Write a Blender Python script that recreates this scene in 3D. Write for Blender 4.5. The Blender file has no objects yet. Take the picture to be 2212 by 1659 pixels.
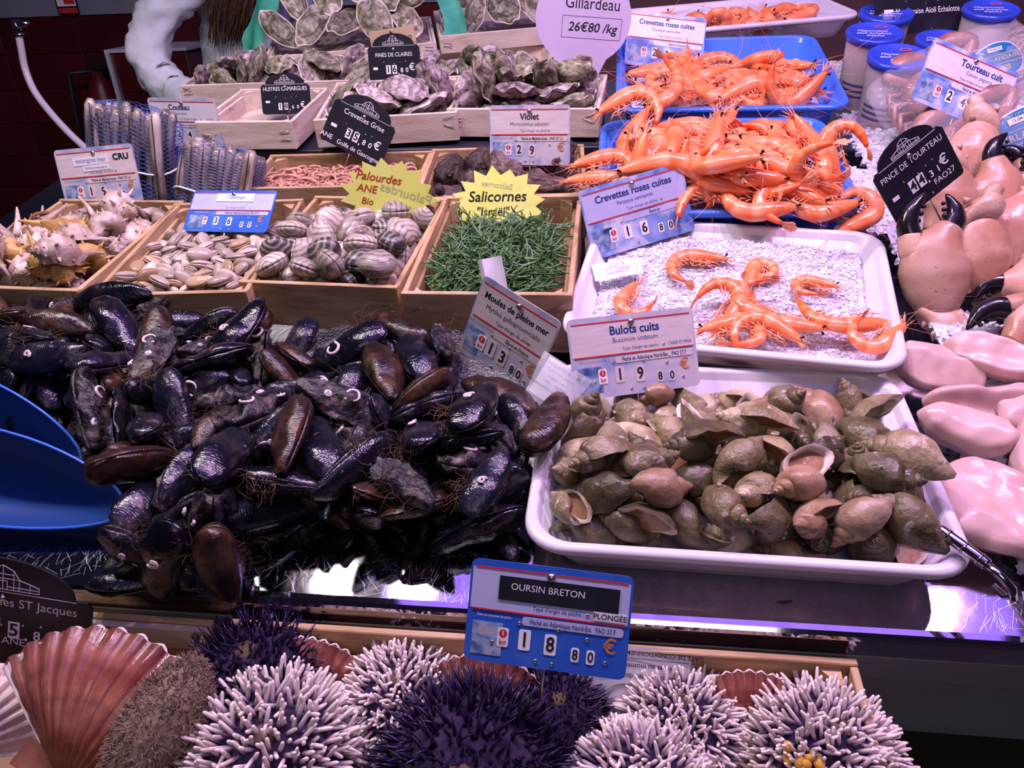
import bpy, math, random
from mathutils import Matrix, Vector, Euler, Quaternion, noise
PI = math.pi
R = math.radians
sc = bpy.context.scene
COL = sc.collection
rnd = random.Random(11)

# ---------------------------------------------------------------- camera
# The stall slopes up 8 degrees away from the customer.  Stall frame: u right, v up the slope, h off the slope.
A8 = R(8)
SM = Matrix(((1, 0, 0, 0), (0, math.cos(A8), -math.sin(A8), 0.58183), (0, math.sin(A8), math.cos(A8), 0.82), (0, 0, 0, 1)))
cam_d = bpy.data.cameras.new('camera')
cam = bpy.data.objects.new('camera', cam_d)
COL.objects.link(cam)
cam_d.sensor_width = 36
cam_d.lens = 1662 / 2212 * 36
cam_d.clip_start = .02
yw, pt, rl = R(8), R(29), R(2.5)
fw = Vector((-math.sin(yw) * math.cos(pt), math.cos(yw) * math.cos(pt), -math.sin(pt)))
rt = Vector((math.cos(yw), math.sin(yw), 0))
up = rt.cross(fw)
r2 = rt * math.cos(rl) - up * math.sin(rl)
u2 = up * math.cos(rl) + rt * math.sin(rl)
cam.matrix_world = Matrix(((r2.x, u2.x, -fw.x, 0), (r2.y, u2.y, -fw.y, 0), (r2.z, u2.z, -fw.z, 1.42), (0, 0, 0, 1)))
sc.camera = cam

# ---------------------------------------------------------------- world and lamps
w = bpy.data.worlds.new('hall')
sc.world = w
w.use_nodes = True
w.node_tree.nodes['Background'].inputs[0].default_value = (.5, .42, .9, 1)
w.node_tree.nodes['Background'].inputs[1].default_value = .025
sc.view_settings.view_transform = 'Standard'
sc.view_settings.look = 'None'
sc.view_settings.gamma = 1
sc.view_settings.use_curve_mapping = False
sc.view_settings.exposure = 0.0


def lamp(loc, aim, size, power, col, name='hall_lamp', spread=180):
    d = bpy.data.lights.new(name, 'AREA')
    d.shape = 'DISK'
    d.size = size
    d.energy = power
    d.color = col
    d.spread = R(spread)
    o = bpy.data.objects.new(name, d)
    COL.objects.link(o)
    o.location = loc
    o.rotation_euler = (Vector(aim) - Vector(loc)).to_track_quat('-Z', 'Y').to_euler()
    return o


for x, pw, c in ((-1.2, 7, (1, .88, .92)), (-.89, 10.5, (1, .86, .86)), (-.62, 10.5, (1, .85, .87)), (-.05, 10, (1, .76, .93)), (.35, 10, (1, .64, .96)), (.76, 10, (1, .61, .98)), (1.0, 10.5, (1, .61, .98))):
    lamp((x, 1.03, 2.5), (x * .95, 1.08, .9), .085, pw, c, 'stall_lamp')
lamp((.35, 1.1, 3.3), (.35, 1.1, 0), 2.6, 36, (.38, .19, 1), 'violet_ceiling_light')
lamp((.2, -1.3, 2.9), (0, .3, .7), 1.2, 10, (1, .86, .92), 'hall_ceiling_light')

# ---------------------------------------------------------------- materials
MATS = {}


def mat(name, ramp, nscale=8, det=4, dist=0, rough=.5, rough2=None, metal=0, bump=None, spec=.5, coat=0, sss=0, trans=0, alpha=1,
        coord='Object', stretch=(1, 1, 1), emit=0, wave=None, bw=None, ior=1.45, uvramp=None, hue=0, sheen=0, speck=None, off=None):
    """ramp: list of (pos, rgb) read by noise; bump=(scale, strength[, detail]); wave=(scale, distortion, dir) replaces the noise;
    uvramp: colour read along UV.x, multiplied in; speck=(scale, threshold, rgb): spots of another colour"""
    if name in MATS:
        return MATS[name]
    m = bpy.data.materials.new(name)
    m.use_nodes = True
    nt = m.node_tree
    N, L = nt.nodes, nt.links
    b = N['Principled BSDF']
    tc = N.new('ShaderNodeTexCoord')
    oi = N.new('ShaderNodeObjectInfo')
    mp = N.new('ShaderNodeMapping')
    mp.inputs['Scale'].default_value = stretch
    if off: mp.inputs['Location'].default_value = off
    L.new(tc.outputs[coord], mp.inputs['Vector'])
    rw = N.new('ShaderNodeMath'); rw.operation = 'MULTIPLY'; rw.inputs[1].default_value = 37
    L.new(oi.outputs['Random'], rw.inputs[0])

    def nz(s, d=3, ds=0):
        n = N.new('ShaderNodeTexNoise'); n.noise_dimensions = '4D'
        n.inputs['Scale'].default_value = s; n.inputs['Detail'].default_value = d; n.inputs['Distortion'].default_value = ds
        L.new(mp.outputs['Vector'], n.inputs['Vector']); L.new(rw.outputs[0], n.inputs['W'])
        return n
    if isinstance(ramp, tuple):
        ramp = [(.0, ramp), (1., tuple(c * .86 for c in ramp))]
    n1 = nz(nscale, det, dist)
    if wave:
        wv = N.new('ShaderNodeTexWave'); wv.wave_type = wave[3] if len(wave) > 3 else 'BANDS'
        if wv.wave_type == 'BANDS': wv.bands_direction = wave[2]
        else: wv.rings_direction = 'SPHERICAL'
        wv.inputs['Scale'].default_value = wave[0]; wv.inputs['Distortion'].default_value = wave[1]; wv.inputs['Detail'].default_value = 3
        L.new(mp.outputs['Vector'], wv.inputs['Vector'])
        mx = N.new('ShaderNodeMix'); mx.inputs[0].default_value = .5
        L.new(wv.outputs['Fac'], mx.inputs[2]); L.new(n1.outputs['Fac'], mx.inputs[3]); fac = mx.outputs[0]
    else:
        fac = n1.outputs['Fac']
    cr = N.new('ShaderNodeValToRGB')
    e = cr.color_ramp.elements
    while len(e) < len(ramp):
        e.new(.5)
    for i, (p, c) in enumerate(ramp):
        e[i].position = p if wave or len(ramp) > 2 else .3 + .4 * p
        e[i].color = (*c, 1)
    L.new(fac, cr.inputs[0])
    col = cr.outputs[0]
    if uvramp:
        uv = N.new('ShaderNodeUVMap'); sx = N.new('ShaderNodeSeparateXYZ'); L.new(uv.outputs[0], sx.inputs[0])
        c2 = N.new('ShaderNodeValToRGB'); e = c2.color_ramp.elements
        while len(e) < len(uvramp):
            e.new(.5)
        for i, (p, c) in enumerate(uvramp):
            e[i].position = p; e[i].color = (*c, 1)
        L.new(sx.outputs[0], c2.inputs[0])
        mm = N.new('ShaderNodeMix'); mm.data_type = 'RGBA'; mm.blend_type = 'MULTIPLY'; mm.inputs[0].default_value = 1
        L.new(col, mm.inputs[6]); L.new(c2.outputs[0], mm.inputs[7]); col = mm.outputs[2]
    if speck:
        n3 = nz(speck[0], 2)
        mr = N.new('ShaderNodeMapRange'); mr.inputs[1].default_value = speck[1]; mr.inputs[2].default_value = speck[1] + .05
        L.new(n3.outputs['Fac'], mr.inputs[0])
        mm = N.new('ShaderNodeMix'); mm.data_type = 'RGBA'
        L.new(mr.outputs[0], mm.inputs[0]); L.new(col, mm.inputs[6]); mm.inputs[7].default_value = (*speck[2], 1); col = mm.outputs[2]
    if hue:
        hs = N.new('ShaderNodeHueSaturation')
        mr = N.new('ShaderNodeMapRange'); mr.inputs[3].default_value = 1 - hue; mr.inputs[4].default_value = 1 + hue
        L.new(oi.outputs['Random'], mr.inputs[0]); L.new(mr.outputs[0], hs.inputs['Value']); L.new(col, hs.inputs['Color']); col = hs.outputs[0]
    L.new(col, b.inputs['Base Color'])
    if rough2 is not None:
        mr = N.new('ShaderNodeMapRange'); mr.inputs[1].default_value = .35; mr.inputs[2].default_value = .65
        mr.inputs[3].default_value = rough; mr.inputs[4].default_value = rough2
        n2 = nz(nscale * 2.3, 2); L.new(n2.outputs['Fac'], mr.inputs[0]); L.new(mr.outputs[0], b.inputs['Roughness'])
    else:
        b.inputs['Roughness'].default_value = rough
    b.inputs['Metallic'].default_value = metal
    b.inputs['Specular IOR Level'].default_value = spec
    b.inputs['Coat Weight'].default_value = coat
    b.inputs['Coat Roughness'].default_value = .08
    b.inputs['IOR'].default_value = ior
    b.inputs['Transmission Weight'].default_value = trans
    b.inputs['Alpha'].default_value = alpha
    if sss:
        b.inputs['Subsurface Weight'].default_value = sss
        b.inputs['Subsurface Radius'].default_value = (.01, .006, .005) if sss < .7 else (.03, .028, .03)
        b.inputs['Subsurface Scale'].default_value = 1
    if emit:
        b.inputs['Emission Strength'].default_value = emit; L.new(col, b.inputs['Emission Color'])
    if bump:
        bp = N.new('ShaderNodeBump'); bp.inputs['Strength'].default_value = bump[1]; bp.inputs['Distance'].default_value = bump[3] if len(bump) > 3 else .002
        if bw:
            wv = N.new('ShaderNodeTexWave'); wv.wave_type = bw[3] if len(bw) > 3 else 'BANDS'
            if wv.wave_type == 'BANDS':
                wv.bands_direction = bw[2]
            else:
                wv.rings_direction = 'SPHERICAL'
            wv.inputs['Scale'].default_value = bw[0]; wv.inputs['Distortion'].default_value = bw[1]; wv.inputs['Detail'].default_value = 2
            L.new(mp.outputs['Vector'], wv.inputs['Vector'])
            nb = nz(bump[0], bump[2] if len(bump) > 2 else 4)
            ad = N.new('ShaderNodeMath'); ad.operation = 'MULTIPLY_ADD'; ad.inputs[1].default_value = bw[4] if len(bw) > 4 else 1
            L.new(wv.outputs['Fac'], ad.inputs[0]); L.new(nb.outputs['Fac'], ad.inputs[2])
            L.new(ad.outputs[0], bp.inputs['Height'])
        else:
            nb = nz(bump[0], bump[2] if len(bump) > 2 else 4)
            L.new(nb.outputs['Fac'], bp.inputs['Height'])
        L.new(bp.outputs[0], b.inputs['Normal'])
    MATS[name] = m
    return m


def plain(name, c, rough=.5, **k):
    return mat(name, [(0, c), (1, tuple(x * .92 for x in c))], rough=rough, **k)


# ---------------------------------------------------------------- mesh building
class B:
    def __init__(s):
        s.v, s.f, s.m, s.uv = [], [], [], {}

    def add(s, vs, fs, mi=0, M=None):
        o = len(s.v)
        s.v += [tuple(M @ Vector(p)) for p in vs] if M else [tuple(p) for p in vs]
        s.f += [tuple(i + o for i in f) for f in fs]
        s.m += [mi] * len(fs)
        return o

    def box(s, c, d, M=None, mi=0, ch=0):
        x, y, z = (k / 2 for k in d)
        if ch:
            vs = []
            for i in (-1, 1):
                for j in (-1, 1):
                    for k in (-1, 1):
                        vs += [(c[0] + i * (x - ch), c[1] + j * (y - ch), c[2] + k * z), (c[0] + i * (x - ch), c[1] + j * y, c[2] + k * (z - ch)),
                               (c[0] + i * x, c[1] + j * (y - ch), c[2] + k * (z - ch))]
            I = lambda i, j, k, t: ((i * 2 + j) * 2 + k) * 3 + t
            fs = []
            for s_ in (0, 1):
                q = [I(0, 0, s_, 0), I(1, 0, s_, 0), I(1, 1, s_, 0), I(0, 1, s_, 0)]; fs.append(q if s_ else q[::-1])
                q = [I(0, s_, 0, 1), I(0, s_, 1, 1), I(1, s_, 1, 1), I(1, s_, 0, 1)]; fs.append(q if s_ else q[::-1])
                q = [I(s_, 0, 0, 2), I(s_, 1, 0, 2), I(s_, 1, 1, 2), I(s_, 0, 1, 2)]; fs.append(q if s_ else q[::-1])
            for a in (0, 1):
                for b in (0, 1):
                    fs.append([I(0, a, b, 0), I(1, a, b, 0), I(1, a, b, 1), I(0, a, b, 1)])
                    fs.append([I(a, 0, b, 0), I(a, 1, b, 0), I(a, 1, b, 2), I(a, 0, b, 2)])
                    fs.append([I(a, b, 0, 1), I(a, b, 1, 1), I(a, b, 1, 2), I(a, b, 0, 2)])
                    for k in (0, 1):
                        fs.append([I(a, b, k, 0), I(a, b, k, 1), I(a, b, k, 2)])
            s.add(vs, fs, mi, M)
            return
        vs = [(c[0] + i * x, c[1] + j * y, c[2] + k * z) for i in (-1, 1) for j in (-1, 1) for k in (-1, 1)]
        s.add(vs, [(0, 1, 3, 2), (4, 6, 7, 5), (0, 4, 5, 1), (2, 3, 7, 6), (0, 2, 6, 4), (1, 5, 7, 3)], mi, M)

    def tube(s, pts, rad, n=6, mi=0, M=None, cap=True, flat=1, ref=None, uv=False):
        pts = [Vector(p) for p in pts]
        if not hasattr(rad, '__len__'):
            rad = [rad] * len(pts)
        o = len(s.v)
        nrm = Vector(ref) if ref else None
        vs = []
        for i, p in enumerate(pts):
            t = (pts[min(i + 1, len(pts) - 1)] - pts[max(i - 1, 0)])
            t = t.normalized() if t.length > 1e-9 else Vector((1, 0, 0))
            if nrm is None:
                nrm = Vector((0, 0, 1)) if abs(t.z) < .9 else Vector((1, 0, 0))
            nn = nrm - t * nrm.dot(t)
            if nn.length > 1e-6:
                nrm = nn.normalized()
            bn = t.cross(nrm)
            for k in range(n):
                a = 2 * PI * k / n
                vs.append(p + (bn * math.cos(a) + nrm * math.sin(a) * flat) * rad[i])
        fs = []
        for i in range(len(pts) - 1):
            for k in range(n):
                fs.append((i * n + k, i * n + (k + 1) % n, (i + 1) * n + (k + 1) % n, (i + 1) * n + k))
        if cap:
            fs.append(tuple(range(n))[::-1]); fs.append(tuple((len(pts) - 1) * n + k for k in range(n)))
        o = s.add(vs, fs, mi, M)
        if uv:
            for i in range(len(pts)):
                for k in range(n):
                    s.uv[o + i * n + k] = (i / (len(pts) - 1), k / n)

    def rings(s, rings, mi=0, M=None, close=True, cap0=False, cap1=False, uvs=None):
        """rings: list of equally long vertex loops"""
        n = len(rings[0])
        vs = [p for r in rings for p in r]
        fs = []
        for i in range(len(rings) - 1):
            for k in range(n if close else n - 1):
                fs.append((i * n + k, i * n + (k + 1) % n, (i + 1) * n + (k + 1) % n, (i + 1) * n + k))
        if cap0: fs.append(tuple(range(n))[::-1])
        if cap1: fs.append(tuple((len(rings) - 1) * n + k for k in range(n)))
        o = s.add(vs, fs, mi, M)
        if uvs:
            for i in range(len(rings)):
                for k in range(n):
                    s.uv[o + i * n + k] = (uvs[i], k / n)

    def ball(s, c, r, seg=10, ring=6, mi=0, M=None, sx=1, sy=1, sz=1):
        rs = []
        for i in range(ring + 1):
            a = PI * (i + .02 * (i == 0) - .02 * (i == ring)) / ring
            rs.append([(c[0] + r * sx * math.sin(a) * math.cos(2 * PI * k / seg), c[1] + r * sy * math.sin(a) * math.sin(2 * PI * k / seg), c[2] - r * sz * math.cos(a)) for k in range(seg)])
        s.rings(rs, mi, M, True, True, True)

    def mesh(s, name, mats, smooth=True):
        me = bpy.data.meshes.new(name)
        me.from_pydata(s.v, [], s.f)
        if not isinstance(mats, (list, tuple)):
            mats = [mats]
        for m in mats:
            me.materials.append(m)
        if len(mats) > 1:
            me.polygons.foreach_set('material_index', s.m)
        if smooth:
            me.polygons.foreach_set('use_smooth', [True] * len(s.f))
        if s.uv:
            ul = me.uv_layers.new(name='UVMap')
            li = [0] * len(me.loops)
            me.loops.foreach_get('vertex_index', li)
            fl = []
            for i in li:
                fl += s.uv.get(i, (0, 0))
            ul.data.foreach_set('uv', fl)
        me.validate()
        return me


def ob(name, data, parent=None, M=None, mat_=None, label=None):
    """an object in the stall frame when it has no parent, in its parent's frame when it has one"""
    o = bpy.data.objects.new(name, data)
    COL.objects.link(o)
    if parent is not None:
        o.parent = parent
        if M is not None:
            o.matrix_basis = M
    else:
        o.matrix_basis = SM @ M if M is not None else SM.copy()
    if label:
        o['label'] = label
    return o


def tag(o, label, cat, group=None, kind=None):
    o['label'] = label
    if cat: o['category'] = cat
    if group: o['group'] = group
    if kind: o['kind'] = kind
    return o


def root(name, M, label, cat, group=None):
    o = bpy.data.objects.new(name, None)
    COL.objects.link(o)
    o.empty_display_size = .02
    o.matrix_basis = SM @ M
    return tag(o, label, cat, group)


def T(x, y, z): return Matrix.Translation((x, y, z))
def RX(a): return Matrix.Rotation(R(a), 4, 'X')
def RY(a): return Matrix.Rotation(R(a), 4, 'Y')
def RZ(a): return Matrix.Rotation(R(a), 4, 'Z')
def SC(a, b=None, c=None): return Matrix.Diagonal((a, a if b is None else b, a if c is None else c, 1))
def sgn(x, p): return math.copysign(abs(x) ** p, x)
def rrect(hw, hd, r, z, n=6, cx=0, cy=0):
    out = []
    for q, (sx, sy) in enumerate(((1, 1), (-1, 1), (-1, -1), (1, -1))):
        for k in range(n + 1):
            a = PI / 2 * (q + k / n)
            out.append((cx + sx * (hw - r) + r * math.cos(a), cy + sy * (hd - r) + r * math.sin(a), z))
    return out


class Proto:
    """a kind of thing: a main mesh (or None for an Empty) and a list of parts [name, mesh, matrix, sub-parts, label]"""
    def __init__(s, name, main=None, parts=()):
        s.name, s.main, s.parts = name, main, list(parts)

    def put(s, M, label, cat, group=None, skip=()):
        o = ob(s.name, s.main, None, M)
        tag(o, label, cat, group)
        for p in s.parts:
            if p[0] in skip: continue
            c = ob(p[0], p[1], o, p[2] if len(p) > 2 else None)
            if len(p) > 4 and p[4]: c['label'] = p[4]
            for q in (p[3] if len(p) > 3 and p[3] else ()):
                ob(q[0], q[1], c, q[2] if len(q) > 2 else None)
        return o

# ================================================================ the kinds of seafood (millimetre-true shapes, lengths in metres)
def fb(p, s=1.0, seed=0.0):
    return noise.noise(Vector((p[0] * s + seed * 7.1, p[1] * s - seed * 3.3, p[2] * s + seed)))


def valve_outline(t, kind):
    """(dorsal y, ventral y, bulge) of a bivalve at length fraction t"""
    if kind == 'mussel':
        w_ = max(0, math.sin(PI * min(1, t ** .62) * .98 + .02)) ** .62
        return .30 * w_ * (.62 + .5 * t), -.21 * w_ * (1 - .15 * t), .150 * w_ ** .8 * (1 - .35 * t)
    w_ = max(0, 1 - abs(2 * t - 1) ** 2.3) ** .55
    if kind == 'smooth':
        return .33 * w_ * (1 - .15 * (t - .5)), -.27 * w_, .17 * w_ ** .9
    return .43 * w_ + .06 * math.exp(-((t - .42) / .12) ** 2), -.38 * w_, .27 * w_ ** .85


def valve(kind, L, mats, nt=14, ns=9, rough=0, seed=0, gap=.0008, ridges=0):
    b = B()
    rs = []
    for i in range(nt + 1):
        t = .5 - .5 * math.cos(PI * (i + .06) / (nt + .12))
        d, vn, bl = valve_outline(t, kind)
        row = []
        for j in range(ns + 1):
            s_ = -math.cos(PI * j / ns)
            y = (d + vn) / 2 + s_ * (d - vn) / 2
            sk = s_ - (.25 if kind == 'palourde' else -.15)
            z = bl * max(0, 1 - abs(s_) ** 2.2) ** .6 * (1 - .18 * sk)
            p = Vector(((t - .5) * L, y * L, z * L + gap))
            if rough:
                k = (fb(p, 55, seed) + .5 * fb(p, 140, seed)) * rough * L * (z > .01)
                p.z += k; p.y += k * .6
            if ridges and z > 0.01:
                p.z += math.sin((1 - z / .27) * ridges) * .006 * L
            row.append(p)
        # closed underside rim
        for j in range(1, ns):
            s_ = -math.cos(PI * (ns - j) / ns)
            row.append(Vector(((t - .5) * L, ((d + vn) / 2 + s_ * (d - vn) / 2 * .9) * L, gap - .0004)))
        rs.append(row)
    uvs = [i / nt for i in range(nt + 1)]
    b.rings(rs, 0, None, True, True, True, uvs)
    return b.mesh('valve', mats)


FLIP = Matrix(((1, 0, 0, 0), (0, 1, 0, 0), (0, 0, -1, 0), (0, 0, 0, 1)))
m_mus = mat('mussel_black', [(0, (.003, .003, .006)), (.5, (.006, .006, .012)), (.64, (.022, .016, .022)), (.78, (.13, .09, .085))], 60, 8, .6, rough=.04, rough2=.17, bump=(260, .55, 7, .002), bw=(170, 3, 'X', 'RINGS', .06), off=(.046, .004, 0), spec=.6, hue=.5, speck=(190, .69, (.20, .17, .17)))
m_mus2 = mat('mussel_brown', [(0, (.008, .005, .006)), (.5, (.022, .010, .008)), (.66, (.075, .032, .016)), (.85, (.22, .13, .07))], 50, 7, .6, rough=.12, rough2=.42, bump=(260, .5, 7, .002), bw=(150, 3, 'X', 'RINGS', .1), off=(.046, .004, 0), hue=.35)
m_mus3 = mat('mussel_crusted', [(0, (.004, .004, .007)), (.50, (.010, .008, .014)), (.60, (.07, .05, .048)), (.74, (.27, .20, .20))], 60, 9, .9, rough=.2, rough2=.6, bump=(190, 1, 6, .004), hue=.3)
m_beard = plain('mussel_beard', (.13, .075, .04), .7, hue=.4)
m_worm = plain('worm_tube', (.62, .52, .52), .5, nscale=200, bump=(500, .5))


def strands(n, L, seed, box, r=.00025):
    g = random.Random(seed)
    b = B()
    for _ in range(n):
        p = Vector((g.uniform(*box[0]), g.uniform(*box[1]), g.uniform(*box[2])))
        d = Vector((g.gauss(0, 1), g.gauss(-.3, 1), g.gauss(0, 1))).normalized() * L / 4
        pts = [p.copy()]
        for _k in range(4):
            d = d + Vector((g.gauss(0, .5), g.gauss(0, .5), g.gauss(0, .5))) * L / 4
            d = d.normalized() * L / 4
            p = p + d
            pts.append(p.copy())
        b.tube(pts, [r, r, r, r * .8, r * .5], 3, cap=False)
    return b


def squiggle(seed, r=.0011, n=14, step=.0022, curl=.55):
    g = random.Random(seed)
    b = B(); a = 0; da = curl
    p = Vector((0, 0, 0)); pts = [p.copy()]
    for i in range(n):
        da += g.uniform(-.35, .3); a += da
        p = p + Vector((math.cos(a), math.sin(a), g.uniform(-.1, .12))) * step
        pts.append(p.copy())
    b.tube(pts, [r * (.5 + .5 * min(1, i / 5)) for i in range(len(pts))], 6)
    return b


mus_v = [valve('mussel', .08, m_mus, rough=.05, seed=1), valve('mussel', .08, m_mus2, rough=.05, seed=2), valve('mussel', .08, m_mus3, rough=.13, seed=3), valve('mussel', .08, m_mus, rough=.03, seed=4)]
beard = [strands(34, .022, k, ((-.026, .0), (-.022, -.014), (-.006, .006))).mesh('beard', m_beard) for k in range(2)]
beard_b = strands(60, .028, 9, ((-.03, .02), (-.02, .012), (.004, .012))).mesh('beard', m_beard)
worm = [squiggle(k, .0011 + .0003 * (k % 2)).mesh('worm_tube', m_worm) for k in range(3)]
WT = [T(.012, .004, .0125) @ RZ(30), T(-.012, .004, .0135) @ RZ(200), T(.022, -.003, .0085) @ RZ(110)]
MUSSEL = [
    Proto('mussel', None, [('valve', mus_v[0]), ('valve', mus_v[0], FLIP)]),
    Proto('mussel', None, [('valve', mus_v[1]), ('valve', mus_v[1], FLIP)]),
    Proto('mussel', None, [('valve', mus_v[2]), ('valve', mus_v[2], FLIP), ('worm_tube', worm[0], WT[0]), ('worm_tube', worm[1], WT[1]), ('worm_tube', worm[2], WT[2])]),
    Proto('mussel', None, [('valve', mus_v[3]), ('valve', mus_v[3], FLIP @ RX(9)), ('beard', beard[0])]),
    Proto('mussel', None, [('valve', mus_v[2]), ('valve', mus_v[0], FLIP), ('beard', beard_b)]),
    Proto('mussel', None, [('valve', mus_v[0]), ('valve', mus_v[0], FLIP), ('worm_tube', worm[1], WT[0]), ('worm_tube', worm[2], FLIP @ WT[1]), ('beard', beard[1])]),
]

# ---- gastropods
def spiral(L, turns, W, rc, rr, ra, xe, mats, nt=20, nf=18, ribs=0, rib_a=0, cords=0, cord_a=0, lump=0, spikes=0, spike_l=0, canal=0, seed=0, lip=1.12):
    """shell wound about +X, apex at -X; returns (shell, inner, end ring matrix data)"""
    b = B()
    n = int(turns * nt)
    bb = math.log(W) / (2 * PI)
    tm = turns * 2 * PI
    tot = xe + ra

    def ring(th, k=1.0, flare=1.0):
        g = math.exp(bb * (th - tm))
        out = []
        ca, sa = math.cos(th), math.sin(th)
        for j in range(nf):
            f = 2 * PI * j / nf
            q = 1 + (rib_a * max(0, math.sin(th * ribs)) if ribs else 0) + (cord_a * math.sin(f * cords) if cords else 0)
            rad = rc + rr * k * flare * q * math.cos(f)
            ax = xe + ra * k * flare * (1 + .12 * math.sin(f)) * math.sin(f)
            if canal and math.sin(f) > .55:
                rise = (math.sin(f) - .55) / .45
                fr = max(0, 1 - (tm - th) / 1.2)
                ax += canal * rise ** 1.5 * fr
                rad *= 1 - .55 * rise * fr
            p = Vector((ax * g, rad * g * ca, rad * g * sa))
            if lump:
                p += Vector((fb(p, 6 / tot, seed), fb(p, 6 / tot, seed + 3), fb(p, 6 / tot, seed + 9))) * lump * g
            out.append(p)
        return out
    rs = [ring(tm * i / n, 1, 1 + (lip - 1) * max(0, (i - n + 4) / 4)) for i in range(n + 1)]
    uvs = [i / n for i in range(n + 1)]
    sc_ = L / (tot * 1.02 + (.7 if spikes else 0))
    MM = SC(sc_) @ T(-tot * .55, 0, 0)
    b.rings(rs, 0, MM, True, True, False, uvs)
    # lip edge and inner wall
    inner = B()
    ri = [rs[-1]] + [ring(tm - .03 - 2.2 * i / 9, .9) for i in range(10)]
    inner.rings(ri, 0, MM, True, False, True)
    if spikes:
        cs, sn = math.cos(tm), math.sin(tm)
        b.tube([((xe + ra * .25), rc * .8 * cs, rc * .8 * sn), ((xe + ra * .95), rc * .55 * cs, rc * .55 * sn), ((xe + ra + .5), rc * .3 * cs, rc * .3 * sn), ((xe + ra + .95), rc * .25 * cs, rc * .25 * sn)], [.26, .17, .10, .04], 8, 0, MM)
        th = tm - .25
        while th > 5:
            g = math.exp(bb * (th - tm))
            for f, l in ((PI * .62, 1.0), (PI * .12, .55), (-PI * .25, .4)) if th > tm - 6.3 else ((PI * .62, .8),):
                rad = rc + rr * math.cos(PI - f if f > PI / 2 else f); ax = xe - ra * abs(math.sin(f)) * (1 if f > PI / 2 else -.6)
                if f > PI / 2: rad = rc + rr * .75; ax = xe - ra * .45
                dr = Vector((-.25 if f > PI / 2 else .25, math.cos(th), math.sin(th))).normalized()
                p = Vector((ax * g, rad * g * math.cos(th) * .93, rad * g * math.sin(th) * .93))
                tp = p + dr * spike_l * g * l
                b.tube([p - dr * .05 * g, p + dr * spike_l * g * l * .5 + Vector((-.03, 0, 0)) * g, tp], [.13 * g, .07 * g, .012 * g], 5, 0, MM)
            th -= 2 * PI / spikes
    # frame of the mouth, for the lid
    r9 = ring(tm - .35, .86)
    oper = B()
    c = sum((Vector(p) for p in r9), Vector()) / nf
    oper.rings([[c + (Vector(p) - c) * k for p in r9] for k in (1, .66, .33, .05)], 0, MM, True, False, True)
    return b.mesh('shell', mats), inner, oper


m_wh = mat('whelk_shell', [(.2, (.06, .046, .022)), (.42, (.155, .118, .058)), (.56, (.28, .215, .125)), (.74, (.52, .43, .31))], 22, 6, .6, rough=.13, rough2=.42, bump=(150, .8, 7, .004), hue=.35, speck=(90, .62, (.44, .37, .33)))
m_wh2 = mat('whelk_rust', [(.2, (.12, .058, .03)), (.45, (.25, .145, .08)), (.62, (.36, .24, .15)), (.8, (.52, .42, .32))], 24, 6, .6, rough=.2, rough2=.5, bump=(160, .5, 6, .003), hue=.3)
m_wh3 = mat('whelk_dark', [(.2, (.025, .021, .010)), (.48, (.08, .063, .030)), (.62, (.15, .12, .062)), (.8, (.40, .33, .25))], 26, 7, .8, rough=.14, rough2=.5, bump=(150, .8, 6, .003), hue=.3)
m_win = plain('whelk_lip', (.62, .52, .42), .3, nscale=40)
m_wop = mat('whelk_lid', [(0, (.16, .07, .03)), (.6, (.36, .19, .10)), (1, (.5, .33, .22))], 60, 3, 0, rough=.25, bump=(200, .3))
m_barn = plain('barnacle', (.42, .34, .32), .7, nscale=150, bump=(400, .8))


def barnacles(n, seed):
    g = random.Random(seed); b = B()
    for _ in range(n):
        x = g.uniform(-.022, .006); a = g.gauss(1.2, .55)
        rad = .0195 * min(1, (x + .034) / .038) ** .9
        p = Vector((x, rad * math.cos(a), rad * math.sin(a)))
        d = Vector((-.2, math.cos(a), math.sin(a)))
        r_ = g.uniform(.0011, .0024)
        b.tube([p - d * .001, p + d * r_ * .8, p + d * r_ * 1.1, p + d * r_ * .5], [r_, r_ * .85, r_ * .45, r_ * .3], 6)
    return b.mesh('barnacles', m_barn)


wkw = dict(turns=4.4, W=1.78, rc=.33, rr=.40, ra=.74, xe=1.36, nf=20)
WHELK = []
for k, (mm, kw) in enumerate(((m_wh, dict(lump=.06, cords=11, cord_a=.012)), (m_wh2, dict(ribs=2.5, rib_a=.03, lump=.08, cords=9, cord_a=.015)), (m_wh3, dict(lump=.12, cords=10, cord_a=.015)), (m_wh, dict(lump=.07, ribs=2.5, rib_a=.03, lip=1.2)))):
    sh, inn, opr = spiral(.070, mats=mm, seed=k, **wkw, **kw)
    ps = [('inner_lip', inn.mesh('inner_lip', m_win))]
    if k != 3: ps.append(('operculum', opr.mesh('operculum', m_wop)))
    WHELK.append(Proto('whelk', sh, ps))
WHELK.append(Proto('whelk', WHELK[0].main, WHELK[0].parts + [('barnacles', barnacles(60, 4))]))
WHELK.append(Proto('whelk', WHELK[2].main, WHELK[2].parts + [('barnacles', barnacles(34, 5))]))

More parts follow.
